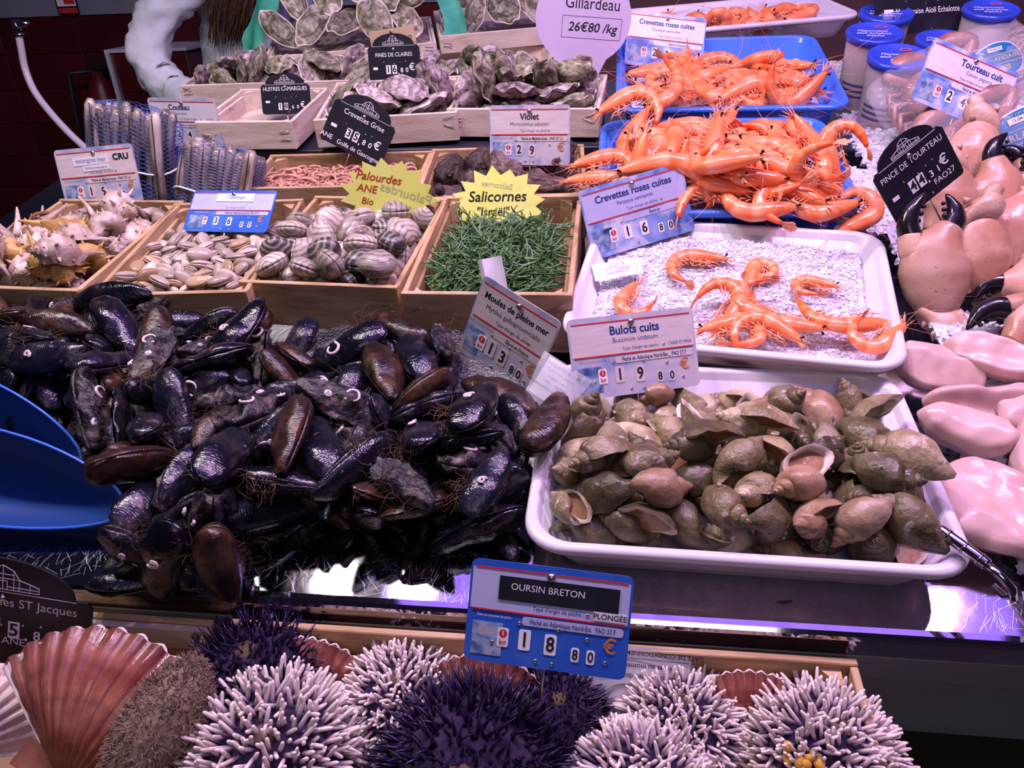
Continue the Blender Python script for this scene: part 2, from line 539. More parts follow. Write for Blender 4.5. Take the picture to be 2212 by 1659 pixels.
m_mx = mat('murex_shell', [(.2, (.16, .09, .065)), (.42, (.36, .24, .19)), (.56, (.52, .42, .38)), (.75, (.68, .60, .58))], 45, 8, .7, rough=.45, rough2=.7, bump=(140, .7, 5, .003), hue=.3)
m_mx2 = mat('murex_ochre', [(0, (.35, .17, .03)), (.5, (.55, .33, .10)), (.8, (.6, .45, .3))], 30, 6, .5, rough=.4, bump=(140, .6, 5, .003), hue=.2)
m_min = plain('murex_mouth', (.46, .27, .13), .3)
MUREX = []
for k, mm in enumerate((m_mx, m_mx, m_mx2)):
    sh, inn, opr = spiral(.085, 4, 1.75, .32, .46, .62, 1.15, mm, nt=18, nf=16, lump=.10, ribs=3.5, rib_a=.09, cords=8, cord_a=.03, spikes=8, spike_l=.50 if k != 1 else .34, canal=.22, seed=k + 5)
    MUREX.append(Proto('spiny_sea_snail', sh, [('inner_lip', inn.mesh('inner_lip', m_min)), ('operculum', opr.mesh('operculum', m_wop))]))

# ---- clams
m_sm = mat('smooth_clam', [(0, (.28, .205, .16)), (.5, (.44, .35, .29)), (.8, (.56, .48, .42))], 20, 4, .4, rough=.14, rough2=.3, bump=(60, .06), bw=(160, 1, 'Y', 'RINGS', .3), off=(0, -.013, 0), hue=.32)
m_sm2 = mat('smooth_clam_amber', [(0, (.36, .20, .09)), (.6, (.48, .33, .20)), (1, (.55, .43, .34))], 22, 4, .4, rough=.16, bump=(60, .1), hue=.2)
m_pa = mat('palourde', [(.2, (.17, .12, .10)), (.33, (.34, .275, .23)), (.45, (.43, .365, .31)), (.8, (.52, .45, .39))], 40, 5, 1.2, rough=.2, rough2=.4, bump=(80, .2), bw=(130, .6, 'Y', 'RINGS', .5), wave=(34, 7, 'Y', 'RINGS'), off=(0, -.026, 0), hue=.35)
m_pa2 = mat('palourde_dark', [(.2, (.03, .027, .03)), (.5, (.11, .09, .085)), (.7, (.26, .22, .2)), (.9, (.46, .4, .38))], 44, 5, 1.2, rough=.2, rough2=.4, bump=(80, .2), bw=(130, .6, 'Y', 'RINGS', .5), wave=(30, 8, 'Y', 'RINGS'), off=(0, -.026, 0), hue=.3)
sv = [valve('smooth', .036, m_sm, 10, 8), valve('smooth', .036, m_sm2, 10, 8)]
pv = [valve('palourde', .056, m_pa, 12, 9), valve('palourde', .056, m_pa2, 12, 9)]
SMOOTH = [Proto('smooth_clam', None, [('valve', q), ('valve', q, FLIP)]) for q in sv]
PALOU = [Proto('grooved_clam', None, [('valve', q), ('valve', q, FLIP)]) for q in pv]

# ---- oysters
m_oy = mat('oyster_shell', [(.25, (.03, .026, .017)), (.42, (.11, .098, .06)), (.55, (.28, .255, .18)), (.7, (.55, .50, .42))], 32, 7, 1.4, rough=.25, rough2=.6, bump=(70, .9, 6, .006), hue=.25, stretch=(1, 1, 2))
m_oy2 = mat('oyster_shell_violet', [(.25, (.03, .02, .02)), (.42, (.15, .105, .105)), (.55, (.37, .285, .29)), (.7, (.62, .53, .55))], 36, 7, 1.6, rough=.25, rough2=.6, bump=(70, .9, 6, .006), hue=.25, stretch=(1, 1, 2))
m_oyr = plain('oyster_rim', (.55, .50, .43), .45, nscale=60, bump=(200, .4))


def oyster(L, W_, H, mm, seed, frill=.5):
    def outl(a, z):
        c, s_ = math.cos(a), math.sin(a)
        k = 1 - .28 * max(0, -c) ** 2
        nn = 1 + .08 * fb((c * 1.4, s_ * 1.4, seed), 1.3, seed) + .025 * frill * fb((c * 5, s_ * 5, seed), 1.2, seed + 2)
        return Vector((c * L / 2 * nn, s_ * W_ / 2 * k * nn, 0))
    na, nr = 36, 11
    tops, bots = [], []
    for i in range(nr + 1):
        r_ = i / nr
        ra, rb = [], []
        st = (r_ * 4.5) % 1
        for j in range(na):
            a = 2 * PI * j / na
            p = outl(a, 0)
            cx = -L * .16 * (1 - r_)
            wav = frill * .0045 * L / .1 * math.sin(a * 7 + seed * 2 + r_ * 2) * r_ ** 2
            zz = H * .5 * (1 - r_ ** 2.2) - H * .14 * st * (i > 0) + H * .12 * fb((p.x * r_ * 30, p.y * r_ * 40, seed), 1, seed)
            q = p * (r_ ** .9)
            ra.append(Vector((q.x + cx, q.y, zz + wav + .0012)))
            zb = -H * .62 * (1 - r_ ** 2.6) + H * .15 * fb((p.x * r_ * 35, p.y * r_ * 35, 9), 1, seed + 5)
            k = 1 + .05 * (r_ > .9)
            rb.append(Vector((q.x * k + cx, q.y * k, zb + wav)))
        tops.append(ra); bots.append(rb)
    tb = B(); tb.rings(tops, 0, None, True, False, False)
    rim = [[p * 1.0 for p in tops[-1]], [p + Vector((0, 0, -.0016)) for p in tops[-1]]]
    tb.rings(rim, 1)
    bb = B(); bb.rings([r[::-1] for r in bots], 0)
    bb.rings([bots[-1], [Vector((p.x * .95, p.y * .95, p.z + .001)) for p in bots[-1]], [Vector((p.x * .8, p.y * .8, p.z * .6 - .0006)) for p in bots[-1]]], 1)
    return Proto('oyster', None, [('upper_valve', tb.mesh('upper_valve', [mm, m_oyr])), ('lower_valve', bb.mesh('lower_valve', [mm, m_oyr]))])


OYS = [oyster(.118, .072, .034, m_oy, 1), oyster(.110, .08, .030, m_oy, 2, .9), oyster(.125, .066, .036, m_oy, 3, .7)]
OYV = [oyster(.118, .07, .034, m_oy2, 4, .8), oyster(.112, .078, .030, m_oy2, 5, 1.2), oyster(.12, .066, .034, m_oy, 6, .9)]

# ---- shrimps
BAND = [(0, (.95, .78, .7)), (.12, (1, .62, .4)), (.3, (1, .6, .42)), (.40, (1, .93, .85)), (.44, (1, .52, .28)), (.55, (1, .95, .88)), (.575, (1, .5, .26)), (.65, (1, .93, .85)), (.675, (1, .5, .25)), (.75, (1, .9, .8)), (.775, (1, .48, .22)), (.85, (1, .8, .65)), (.88, (1, .42, .18)), (1, (1, .36, .14))]
m_sh = mat('cooked_shrimp', [(0, (.74, .22, .09)), (.5, (.84, .33, .17)), (.8, (.90, .47, .31))], 40, 4, .3, rough=.13, rough2=.3, bump=(120, .12), coat=.3, sss=.15, uvramp=BAND, hue=.12)
m_shh = mat('cooked_shrimp_head', [(0, (.72, .22, .08)), (.5, (.88, .34, .15)), (.8, (.92, .52, .34))], 60, 4, .3, rough=.16, bump=(160, .2), sss=.1, hue=.12)
m_leg = mat('shrimp_legs', [(0, (.8, .25, .1)), (1, (.9, .45, .28))], 90, 2, rough=.3, hue=.15)
m_ant = mat('shrimp_antenna', [(0, (.5, .13, .07)), (1, (.75, .3, .2))], 60, 2, rough=.35)
m_eye = plain('shrimp_eye', (.006, .005, .006), .12)
m_gs = mat('grey_shrimp', [(0, (.33, .12, .08)), (.5, (.52, .25, .18)), (.8, (.66, .40, .33))], 160, 4, .3, rough=.25, bump=(400, .2), hue=.25)


def shrimp(L, curl, mats, seed=0, lod=1, bend=0):
    g = random.Random(seed)
    n = 34 if lod else 14
    nf = 12 if lod else 7
    pts, tans = [], []
    p = Vector((0, 0)); a = R(bend)
    for i in range(n + 1):
        t = i / n
        pts.append(p.copy()); tans.append(a)
        k = 0 if t < .36 else curl / .64 / n * (1.15 if t < .85 else .45)
        a -= R(k)
        p = p + Vector((math.cos(a), math.sin(a))) * L / n
    def prof(t):
        if t < .1: return .008 + .044 * (t / .1) ** .8
        if t < .38: return .052 + .034 * math.sin(PI / 2 * (t - .1) / .28)
        if t < .86: return .085 - .042 * ((t - .38) / .48) ** 1.1
        return .043 - .024 * (t - .86) / .14
    b = B(); rs = []
    cen = sum(pts, Vector((0, 0))) / len(pts)
    for i in range(n + 1):
        t = i / n
        r_ = prof(t) * L
        if t > .38 and t < .88:
            r_ *= 1 + .075 * (((t - .38) * 12.5) % 1 - .4)
        tx, ty = math.cos(tans[i]), math.sin(tans[i])
        nx, ny = ty * -1, tx
        row = []
        for j in range(nf):
            f = 2 * PI * j / nf
            o_ = math.cos(f)
            k = r_ * o_ * (1.12 if o_ > 0 else .95)
            row.append(Vector((pts[i].x + nx * k - cen.x, pts[i].y + ny * k - cen.y, r_ * .86 * math.sin(f))))
        rs.append(row)
    b.rings(rs, 0, None, True, True, True, [i / n for i in range(n + 1)])
    # rostrum
    h0 = Vector((pts[0].x - cen.x, pts[0].y - cen.y, 0)); d0 = Vector((math.cos(tans[0]), math.sin(tans[0]), 0)); nn = Vector((-d0.y, d0.x, 0))
    b.tube([h0 + d0 * .14 * L + nn * .050 * L, h0 + nn * .022 * L, h0 - d0 * .10 * L + nn * .035 * L], [.012 * L, .009 * L, .001 * L], 5, flat=.5, ref=(0, 0, 1))
    body = b.mesh('shrimp', mats[0])
    parts = []
    if lod:
        for sd in (-1, 1):
            e = B(); e.tube([h0 + d0 * .05 * L + nn * .006 * L + Vector((0, 0, sd * .016 * L)), h0 + d0 * .025 * L + nn * .018 * L + Vector((0, 0, sd * .036 * L))], [.006 * L, .008 * L], 5)
            e.ball(h0 + d0 * .022 * L + nn * .02 * L + Vector((0, 0, sd * .042 * L)), .0145 * L, 8, 5)
            parts.append(('eye', e.mesh('eye', m_eye)))
    # tail fan
    tf = B(); pe = Vector((pts[-1].x - cen.x, pts[-1].y - cen.y, 0)); de = Vector((math.cos(tans[-1]), math.sin(tans[-1]), 0)); ne = Vector((-de.y, de.x, 0))
    for q in ((-28, -12, 0, 12, 28) if lod else (-22, 0, 22)):
        dd = de * math.cos(R(q)) + Vector((0, 0, 1)) * math.sin(R(q))
        l = .15 * L * (1 - .1 * abs(q) / 28)
        tf.tube([pe - de * .01 * L, pe + dd * l * .5 + ne * .004 * L * (q % 5), pe + dd * l * .85, pe + dd * l], [.008 * L, .022 * L, .020 * L, .004 * L], 6, flat=.22, ref=tuple(ne))
    parts.append(('tail_fan', tf.mesh('tail_fan', mats[0])))
    # legs on the belly side
    lg = B()
    for i in range(5 if lod else 3):
        t = .2 + .2 * i / 5
        k = int(t * n); tx, ty = math.cos(tans[k]), math.sin(tans[k]); nd = Vector((ty, -tx, 0)); tdir = Vector((tx, ty, 0))
        base = Vector((pts[k].x - cen.x, pts[k].y - cen.y, 0)) + nd * prof(t) * L * .8
        for sd in (-1, 1):
            s0 = base + Vector((0, 0, sd * .02 * L))
            fwd = g.uniform(-.6, .9)
            lg.tube([s0, s0 + nd * .06 * L + tdir * .05 * L * fwd + Vector((0, 0, sd * .012 * L)), s0 + nd * .05 * L + tdir * (.05 * fwd - .07) * L, s0 + nd * .085 * L + tdir * (.05 * fwd - .13) * L], [.0075 * L, .006 * L, .005 * L, .002 * L], 4)
    for i in range(5 if lod else 2):
        t = .44 + .4 * i / 5
        k = int(t * n); tx, ty = math.cos(tans[k]), math.sin(tans[k]); nd = Vector((ty, -tx, 0)); tdir = Vector((tx, ty, 0))
        base = Vector((pts[k].x - cen.x, pts[k].y - cen.y, 0)) + nd * prof(t) * L * .8
        for sd in (-1, 1):
            s0 = base + Vector((0, 0, sd * .025 * L))
            lg.tube([s0, s0 + nd * .03 * L - tdir * .012 * L, s0 + nd * .055 * L - tdir * .035 * L], [.009 * L, .014 * L, .003 * L], 5, flat=.35, ref=tuple(tdir))
    parts.append(('legs', lg.mesh('legs', mats[1])))
    if lod:
        for sd in (-1, 1):
            an = B(); a0 = g.uniform(-.5, .5); pts2 = []; q = h0 + d0 * .01 * L + Vector((0, 0, sd * .015 * L)); dd = (-d0 + nn * a0 + Vector((0, 0, sd * .35))).normalized(); cv = g.uniform(-.14, .14)
            for i in range(15):
                pts2.append(q.copy()); q = q + dd * L * .055; dd = (Matrix.Rotation(cv, 3, 'Z') @ dd + Vector((0, 0, sd * -.03))).normalized()
            an.tube(pts2, [  .0030 * L * (1 - .8 * i / 14) for i in range(15)], 4)
            parts.append(('antenna', an.mesh('antenna', m_ant)))
        sca = B()
        for k in range(6):
            d_ = (-d0 + nn * g.uniform(-.5, .2) + Vector((0, 0, g.uniform(-.5, .5)))).normalized()
            s0 = h0 + d0 * .05 * L - nn * .03 * L
            sca.tube([s0, s0 + d_ * .07 * L, s0 + d_ * .13 * L - nn * .02 * L], [.008 * L, .007 * L, .001 * L], 4, flat=.5)
        parts.append(('antenna_scales', sca.mesh('antenna_scales', mats[1])))
    return Proto('cooked_shrimp' if lod else 'grey_shrimp', body, parts)


SHR = [shrimp(.15, 215, (m_sh, m_leg), 1), shrimp(.15, 150, (m_sh, m_leg), 2), shrimp(.15, 280, (m_sh, m_leg), 3), shrimp(.15, 95, (m_sh, m_leg), 4), shrimp(.15, 190, (m_sh, m_leg), 5, 1, 10)]
GSH = [shrimp(.042, 200, (m_gs, m_gs), 7, 0), shrimp(.042, 120, (m_gs, m_gs), 8, 0), shrimp(.042, 160, (m_gs, m_gs), 9, 0)]

# ---- sea violets (leathery sea squirts)
m_vi = mat('sea_squirt', [(0, (.018, .010, .010)), (.45, (.055, .032, .030)), (.6, (.13, .085, .075)), (.8, (.26, .19, .18))], 40, 7, 1, rough=.35, rough2=.7, bump=(90, 1, 7, .012), hue=.3)


def violet(seed):
    b = B(); rs = []
    for i in range(17):
        a = PI * (i + .05) / 16.1
        row = []
        for j in range(22):
            f = 2 * PI * j / 22
            d = Vector((math.sin(a) * math.cos(f) * .052, math.sin(a) * math.sin(f) * .036, -math.cos(a) * .030))
            k = 1 + .30 * fb(d, 38, seed) + .22 * fb(d, 110, seed + 2)
            row.append(d * k)
        rs.append(row)
    b.rings(rs, 0, None, True, True, True)
    for q, an in ((.036, .5), (-.02, .9)):
        p = Vector((q, .008, .020)); d = Vector((q * 12, an * .3, .8)).normalized()
        b.tube([p, p + d * .012, p + d * .02, p + d * .016], [.012, .009, .0085, .004], 9)
    return Proto('sea_squirt', b.mesh('sea_squirt', m_vi), [('weed_tuft', strands(50, .03, seed, ((-.045, .045), (-.03, .03), (.0, .026))).mesh('weed_tuft', plain('weed', (.10, .065, .05), .7)))])


VIO = [violet(1), violet(2), violet(3)]

# ================================================================ the stall: counter, crates, trays, ice
m_steel = mat('brushed_steel', [(0, (.42, .41, .46)), (1, (.52, .51, .57))], 60, 6, 0, rough=.045, rough2=.06, metal=1, bump=(420, .015, 4, .0003), stretch=(1, .25, 1))
m_steel2 = mat('steel_panel', [(0, (.30, .29, .31)), (1, (.36, .35, .37))], 20, 5, 0, rough=.3, rough2=.45, metal=.35, stretch=(.2, 1, 1))
m_dark = plain('dark_riser', (.018, .014, .028), .5)
m_kick = plain('brown_plinth', (.045, .032, .018), .6)
m_wood = mat('poplar_wood', [(.25, (.23, .125, .055)), (.42, (.40, .245, .125)), (.56, (.49, .325, .185)), (.75, (.58, .42, .27))], 11, 7, .8, rough=.6, bump=(90, .35), speck=(26, .70, (.20, .11, .06)), stretch=(1, 6, 6), hue=.12)
m_woodp = mat('poplar_pale', [(.25, (.42, .30, .23)), (.42, (.56, .44, .36)), (.56, (.64, .53, .45)), (.75, (.70, .60, .52))], 11, 7, .8, rough=.6, bump=(90, .3), speck=(24, .72, (.30, .20, .14)), stretch=(1, 6, 6), hue=.1)
m_woodd = mat('poplar_damp', [(0, (.16, .09, .05)), (.5, (.30, .18, .10)), (1, (.42, .28, .17))], 8, 6, .8, rough=.5, bump=(90, .3), stretch=(1, 5, 5), hue=.12)
m_staple = plain('staple_wire', (.62, .6, .62), .25, metal=1)
m_nail = plain('nail', (.16, .14, .14), .4, metal=1)
m_tray = mat('white_plastic', [(0, (.60, .56, .62)), (1, (.66, .62, .68))], 6, 3, 0, rough=.28, bump=(160, .04), sss=.1)
m_blue = mat('blue_plastic', [(0, (.035, .13, .62)), (1, (.05, .17, .70))], 6, 3, 0, rough=.22, bump=(160, .04), sss=.05)
m_ice = mat('crushed_ice', [(0, (.56, .54, .62)), (1, (.70, .68, .75))], 120, 4, 0, rough=.1, rough2=.35, sss=.0, bump=(400, .5, 4, .002))

# counter: sloping steel top with rolled front lip, front panels and plinth
cn = root('steel_counter', Matrix(), 'scratched stainless steel counter under the trays and the mussel heap', 'counter')
b = B()
prof = [(1.9, 0), (.069, 0), (.066, -.0002), (.063, -.0006), (.014, -.0075), (.008, -.0090), (.004, -.012), (.003, -.017), (.003, -.040), (.007, -.046)]
b.rings([[(-1.35, y, z) for y, z in prof], [(1.5, y, z) for y, z in prof]][::-1], 0, None, False)
ob('top_sheet', b.mesh('top_sheet', m_steel, False), cn)
b = B(); b.box((.08, .012, -.066), (2.85, .012, .042), ch=.002); ob('front_lip', b.mesh('front_lip', m_steel2, False), cn)
b = B(); b.box((.08, .016, -.139), (2.85, .012, .1), ch=.002); ob('front_panel', b.mesh('front_panel', m_steel2, False), cn)
b = B(); b.box((.08, .05, -.42), (2.85, .03, .48)); ob('plinth', b.mesh('plinth', m_kick, False), cn)
b = B()
g = random.Random(4)
for _ in range(900):
    x, y = g.uniform(-.7, .6), g.uniform(.012, .064); a = g.gauss(1.5, .8); l = g.uniform(.004, .03)
    dx, dy = math.cos(a) * l, min(math.sin(a) * l, .02)
    nx, ny = -math.sin(a) * .00011, math.cos(a) * .00011
    if y + dy < .004: continue
    zf = lambda q: .0003 if q > .066 else .0003 - (.066 - q) * .142
    if y < .012 or y + dy < .014 or y + dy > .064 or y > .064: continue
    b.add([(x - nx, y - ny, zf(y)), (x + nx, y + ny, zf(y)), (x + dx + nx, y + dy + ny, zf(y + dy)), (x + dx - nx, y + dy - ny, zf(y + dy))], [(0, 1, 2, 3)])
s_ = ob('scratches', b.mesh('scratches', plain('scratch', (.5, .5, .56), .45, metal=1), False), cn); s_['kind'] = 'stuff'
# risers that step the back rows up
b = B(); b.box((-.53, 1.235, .05), (1.02, .30, .1), ch=.002); tag(ob('display_riser', b.mesh('display_riser', m_dark, False), None), 'dark low riser under the row of oyster crates', 'riser')
b = B(); b.box((-.60, 1.60, .03), (1.1, .36, .06), ch=.002); b.box((-.55, 1.87, .09), (.9, .3, .12), ch=.002)
tag(ob('stepped_riser', b.mesh('stepped_riser', m_dark, False), None), 'dark stepped riser carrying the long back oyster crate', 'riser')


def crate(label, cx, cy, h, w, d, rot, H=.085, fl=.05, wood=None, th=.008, inner=None, name='wooden_crate', staples=5, seed=1, fh=None, flare=0):
    """open wooden crate, rim at height h; fl is how far the floor lies under the rim"""
    wood = wood or m_wood
    g = random.Random(seed)
    rt_ = root(name, T(cx, cy, h - H) @ RZ(rot), label, 'crate')
    fh = fh or H

    def board(nm, c, dd, M=None):
        b = B(); b.box((0, 0, 0), dd, ch=.0012)
        return ob(nm, b.mesh(nm, wood, False), rt_, T(*c) @ (M or Matrix()))
    board('side_board', (0, -d / 2, H - fh / 2), (w + th, th, fh), RX(flare))
    board('side_board', (0, d / 2, H / 2), (w + th, th, H), RX(-flare))
    for s_ in (-1, 1):
        b = B(); b.box((0, 0, 0), (d - th, th, H - .002), ch=.0012)
        ob('side_board', b.mesh('side_board', wood, False), rt_, T(s_ * w / 2, 0, H / 2 - .001) @ RZ(90) @ RX(s_ * flare))
        b = B(); b.box((0, 0, 0), (d - th * 2, th * .8, H * .82), ch=.0012)
        ob('liner_board', b.mesh('liner_board', inner or wood, False), rt_, T(s_ * (w / 2 - th), 0, H * .41) @ RZ(90))
    b = B(); b.box((0, 0, 0), (w - th, d - th, .006), ch=.001)
    ob('base_board', b.mesh('base_board', inner or wood, False), rt_, T(0, 0, H - fl))
    for sx in (-1, 1):
        for sy in (-1, 1):
            b = B(); k = .022
            b.add([(0, 0, 0), (-sx * k, 0, 0), (0, -sy * k, 0), (0, 0, H * .93), (-sx * k, 0, H * .93), (0, -sy * k, H * .93)], [(0, 1, 2), (3, 5, 4), (0, 3, 4, 1), (1, 4, 5, 2), (2, 5, 3, 0)])
            ob('corner_block', b.mesh('corner_block', wood, False), rt_, T(sx * (w / 2 - th * 1.5), sy * (d / 2 - th * .5), 0))
    b = B(); l = .011
    b.tube([(-l, .002, 0), (-l, -.001, 0), (l, -.001, 0), (l, .002, 0)], .0006, 4)
    sm = b.mesh('staple', m_staple)
    for i in range(staples):
        sx = (-1, 1)[i % 2]
        ob('staple', sm, rt_, T(sx * (w / 2 - .016), -d / 2 - th / 2 - .0004, H * (.35 + .5 * g.random())) @ RY(g.uniform(-25, 25)))
        ob('staple', sm, rt_, T(sx * (w / 2 - .02), d / 2 - th / 2 - .0006, H * (.45 + .4 * g.random())) @ RY(g.uniform(-30, 30)))
        ob('staple', sm, rt_, T(sx * (w / 2 - th * 1.4 - .0008), g.uniform(-.4, .4) * d, H * .72) @ RZ(90) @ RY(g.uniform(-20, 20)))
    return rt_


crate('low wooden crate of salt-green samphire stems, beside the white shrimp tray', -.175, .622, .12, .241, .339, .1, .10, .07, inner=m_woodd, seed=1)
crate('low wooden crate holding striped grooved clams, between samphire and smooth clams', -.425, .631, .12, .244, .312, -3.2, .10, .085, inner=m_wood, seed=2)
crate('low wooden crate of small smooth clams with a blue price tag', -.669, .608, .12, .237, .329, 4.3, .10, .065, seed=3)
crate('leftmost low wooden crate, full of spiny sea snails', -.926, .618, .12, .25, .325, -2.7, .10, .075, seed=4)
crate('shallow wooden crate of tiny grey shrimps below the oyster crates', -.533, .926, .12, .336, .17, 2, .085, .06, inner=m_woodd, seed=5)
crate('wooden crate of dark sea squirts with an empty left corner', -.205, .913, .12, .303, .242, 3.2, .085, .06, inner=m_woodd, seed=6)
crate('pale wooden crate with only a few shell scraps, left of the crate of violet oysters', -.777, 1.187, .17, .21, .232, -1.3, .06, .05, wood=m_woodp, seed=7, flare=0)
crate('pale wooden crate of violet-grey oysters behind the black grey-shrimp slate', -.49, 1.224, .17, .296, .268, 6.7, .06, .055, wood=m_woodp, seed=8)
crate('pale wooden crate of frilled oysters above the sea squirt crate', -.182, 1.241, .17, .314, .24, -3.3, .06, .055, wood=m_woodp, seed=9)
crate('long shallow wooden crate of flat oysters behind the three oyster crates', -.63, 1.57, .15, .94, .27, 1.2, .06, .045, wood=m_woodp, seed=10)
crate('raised wooden box of big oysters lined with green cloth', -.72, 1.72, .19, .44, .32, 14, .03, .028, wood=m_woodp, seed=11)
crate('raised wooden box of big oysters beside the lilac oval sign', -.29, 1.845, .20, .42, .32, 14, .045, .04, wood=m_woodp, seed=12)


def tray(label, cx, cy, h, w, d, rot, dep, m, tilt=0, r=.045, rim=.013, slope=.018, name='plastic_tray'):
    b = B()
    hw, hd = w / 2, d / 2
    L_ = [(hw - rim - slope - .004, hd - rim - slope - .004, r * .7, -dep), (hw - rim - .004, hd - rim - .004, r * .85, -.012), (hw - .003, hd - .003, r, -.013), (hw, hd, r, -.008), (hw, hd, r, -.004), (hw - .002, hd - .002, r, -.001),
          (hw - .005, hd - .005, r, 0), (hw - rim + .003, hd - rim + .003, r * .9, 0), (hw - rim, hd - rim, r * .9, -.003), (hw - rim - slope * .9, hd - rim - slope * .9, r * .7, -dep + .012),
          (hw - rim - slope - .006, hd - rim - slope - .006, r * .65, -dep + .004), (hw - rim - slope - .02, hd - rim - slope - .02, r * .5, -dep + .003)]
    b.rings([rrect(a, c, max(.006, q), z, 7) for a, c, q, z in L_], 0, None, True, True, True)
    o = ob(name, b.mesh(name, m), None, T(cx, cy, h) @ RZ(rot) @ RX(tilt))
    return tag(o, label, 'tray')


tray('white plastic tray heaped with brown whelks, front right of the stall', .142, .194, .066, .446, .331, -1.1, .064, m_tray)
tray('white plastic tray with a few cooked shrimps left on ice', .178, .53, .10, .449, .35, -8.3, .055, m_tray, 3)
tray('blue plastic tray overflowing with cooked shrimps, behind the nearly empty white tray', .19, .885, .145, .43, .37, 0, .075, m_blue, 5)
tray('blue plastic tray of cooked shrimps higher up at the back', .235, 1.30, .19, .46, .42, 0, .075, m_blue, 5)
tray('white plastic tray of cooked shrimps at the top edge', .275, 1.68, .225, .60, .28, 14, .055, m_tray, 0)

# ice
def chunk_mesh(seed):
    g = random.Random(seed)
    vs = [(g.uniform(.6, 1) * x, g.uniform(.6, 1) * y, g.uniform(.6, 1) * z) for x in (-1, 1) for y in (-1, 1) for z in (-1, 1)]
    return vs, [(0, 1, 3, 2), (4, 6, 7, 5), (0, 4, 5, 1), (2, 3, 7, 6), (0, 2, 6, 4), (1, 5, 7, 3)]


CH = [chunk_mesh(k) for k in range(6)]


def ice(label, cx, cy, h, w, d, rot, n, hf=None, tilt=0, seed=3, size=(.0012, .0034), poly=None, bump=.006):
    g = random.Random(seed)
    hf = hf or (lambda x, y: 0)
    b = B()
    nx, ny = max(6, int(w / .008)), max(6, int(d / .008))
    f = lambda x, y: hf(x, y) + bump * .7 * fb((x, y, 0), 45, seed) + bump * .35 * fb((x, y, 0), 120, seed)
    inside = poly or (lambda x, y: True)
    idx = {}
    vs, fs = [], []
    for i in range(nx + 1):
        for j in range(ny + 1):
            x, y = -w / 2 + w * i / nx, -d / 2 + d * j / ny
            if inside(x, y):
                idx[i, j] = len(vs); vs.append((x, y, f(x, y)))
    for i in range(nx):
        for j in range(ny):
            k = [(i, j), (i + 1, j), (i + 1, j + 1), (i, j + 1)]
            if all(q in idx for q in k): fs.append([idx[q] for q in k])
    b.add(vs, fs)
    for _ in range(n):
        x, y = g.uniform(-w / 2, w / 2), g.uniform(-d / 2, d / 2)
        if not inside(x, y): continue
        v_, f_ = g.choice(CH)
        s_ = g.uniform(*size)
        M = T(x, y, f(x, y) + s_ * g.uniform(-.75, .1)) @ Euler((g.uniform(0, 6), g.uniform(0, 6), g.uniform(0, 6))).to_matrix().to_4x4() @ SC(s_)
        b.add(v_, f_, 0, M)
    o = ob('crushed_ice', b.mesh('crushed_ice', m_ice, False), None, T(cx, cy, h) @ RZ(rot) @ RX(tilt))
    return tag(o, label, 'ice', None, 'stuff')


ice('crushed ice in the nearly empty white shrimp tray', .178, .535, .066, .385, .285, -8.3, 9000, lambda x, y: .012 * (y / .14) + .006 * math.cos(x * 9), 3)
ice('crushed ice under the shrimps in the nearer blue tray', .19, .885, .105, .36, .30, 0, 1800, None, 5, 4)
ice('crushed ice under the shrimps in the farther blue tray', .235, 1.30, .145, .39, .35, 0, 2400, None, 5, 5)
ice('crushed ice in the white tray at the top edge', .275, 1.68, .192, .53, .21, 14, 1200, None, 0, 6)
ice('bed of crushed ice under claws, crab bags and cuttlefish', .80, .80, .022, .82, 1.62, 0, 15000, lambda x, y: .055 * (1 + math.tanh((y + .05) * 3.2)) * .8 + .010 * math.sin(x * 8 + y * 5) - .02 * max(0, -.5 - y), 0, 7, (.002, .006), lambda x, y: x > -.375 + .035 * (y > -.42) - .03 * (y > -.05) + .05 * (y > .2) + .03 * (y > .45))

# ================================================================ price signs
m_ink = plain('ink_black', (.012, .012, .016), .5)
m_navy = plain('ink_navy', (.012, .03, .16), .5)
m_navyp = plain('ink_faded_navy', (.13, .16, .34), .5)
m_whi = plain('print_white', (.82, .82, .86), .45)
m_red = plain('ink_red', (.55, .03, .03), .45)
m_org = plain('ink_orange', (.62, .22, .07), .45)
m_slate = mat('slate_board', [(0, (.006, .006, .012)), (1, (.012, .012, .022))], 30, 4, rough=.42, bump=(200, .05))
m_tagb = mat('tag_blue', [(0, (.02, .075, .42)), (.5, (.03, .11, .50)), (.85, (.09, .22, .60))], 14, 4, .6, rough=.25)
m_tagl = mat('tag_faded', [(.3, (.17, .24, .52)), (.48, (.42, .42, .56)), (.6, (.55, .50, .56))], 22, 4, .8, rough=.3)
m_tagm = mat('tag_sky', [(.35, (.05, .13, .48)), (.5, (.22, .33, .66)), (.66, (.60, .60, .72))], 24, 4, .8, rough=.25)
m_panel = mat('tag_panel', [(0, (.62, .58, .66)), (1, (.72, .68, .74))], 20, 3, rough=.3)
m_panelb = mat('tag_panel_blue', [(0, (.40, .42, .68)), (1, (.50, .51, .74))], 20, 3, rough=.3)
m_panelw = mat('tag_panel_worn', [(0, (.56, .48, .50)), (1, (.68, .60, .61))], 30, 5, rough=.35, stretch=(1, 8, 1))
m_photo = mat('harbour_print', [(.3, (.03, .05, .12)), (.45, (.12, .2, .4)), (.6, (.35, .42, .55)), (.75, (.5, .3, .25))], 60, 5, .8, rough=.25)
m_pin = plain('pin_metal', (.5, .48, .46), .3, metal=1)
m_yel = mat('fluo_card', [(0, (.74, .80, .14)), (1, (.80, .84, .26))], 18, 3, rough=.5, sss=.05)
m_paper = plain('paper', (.74, .71, .78), .55, nscale=30)
m_lil = plain('lilac_board', (.60, .50, .76), .4)


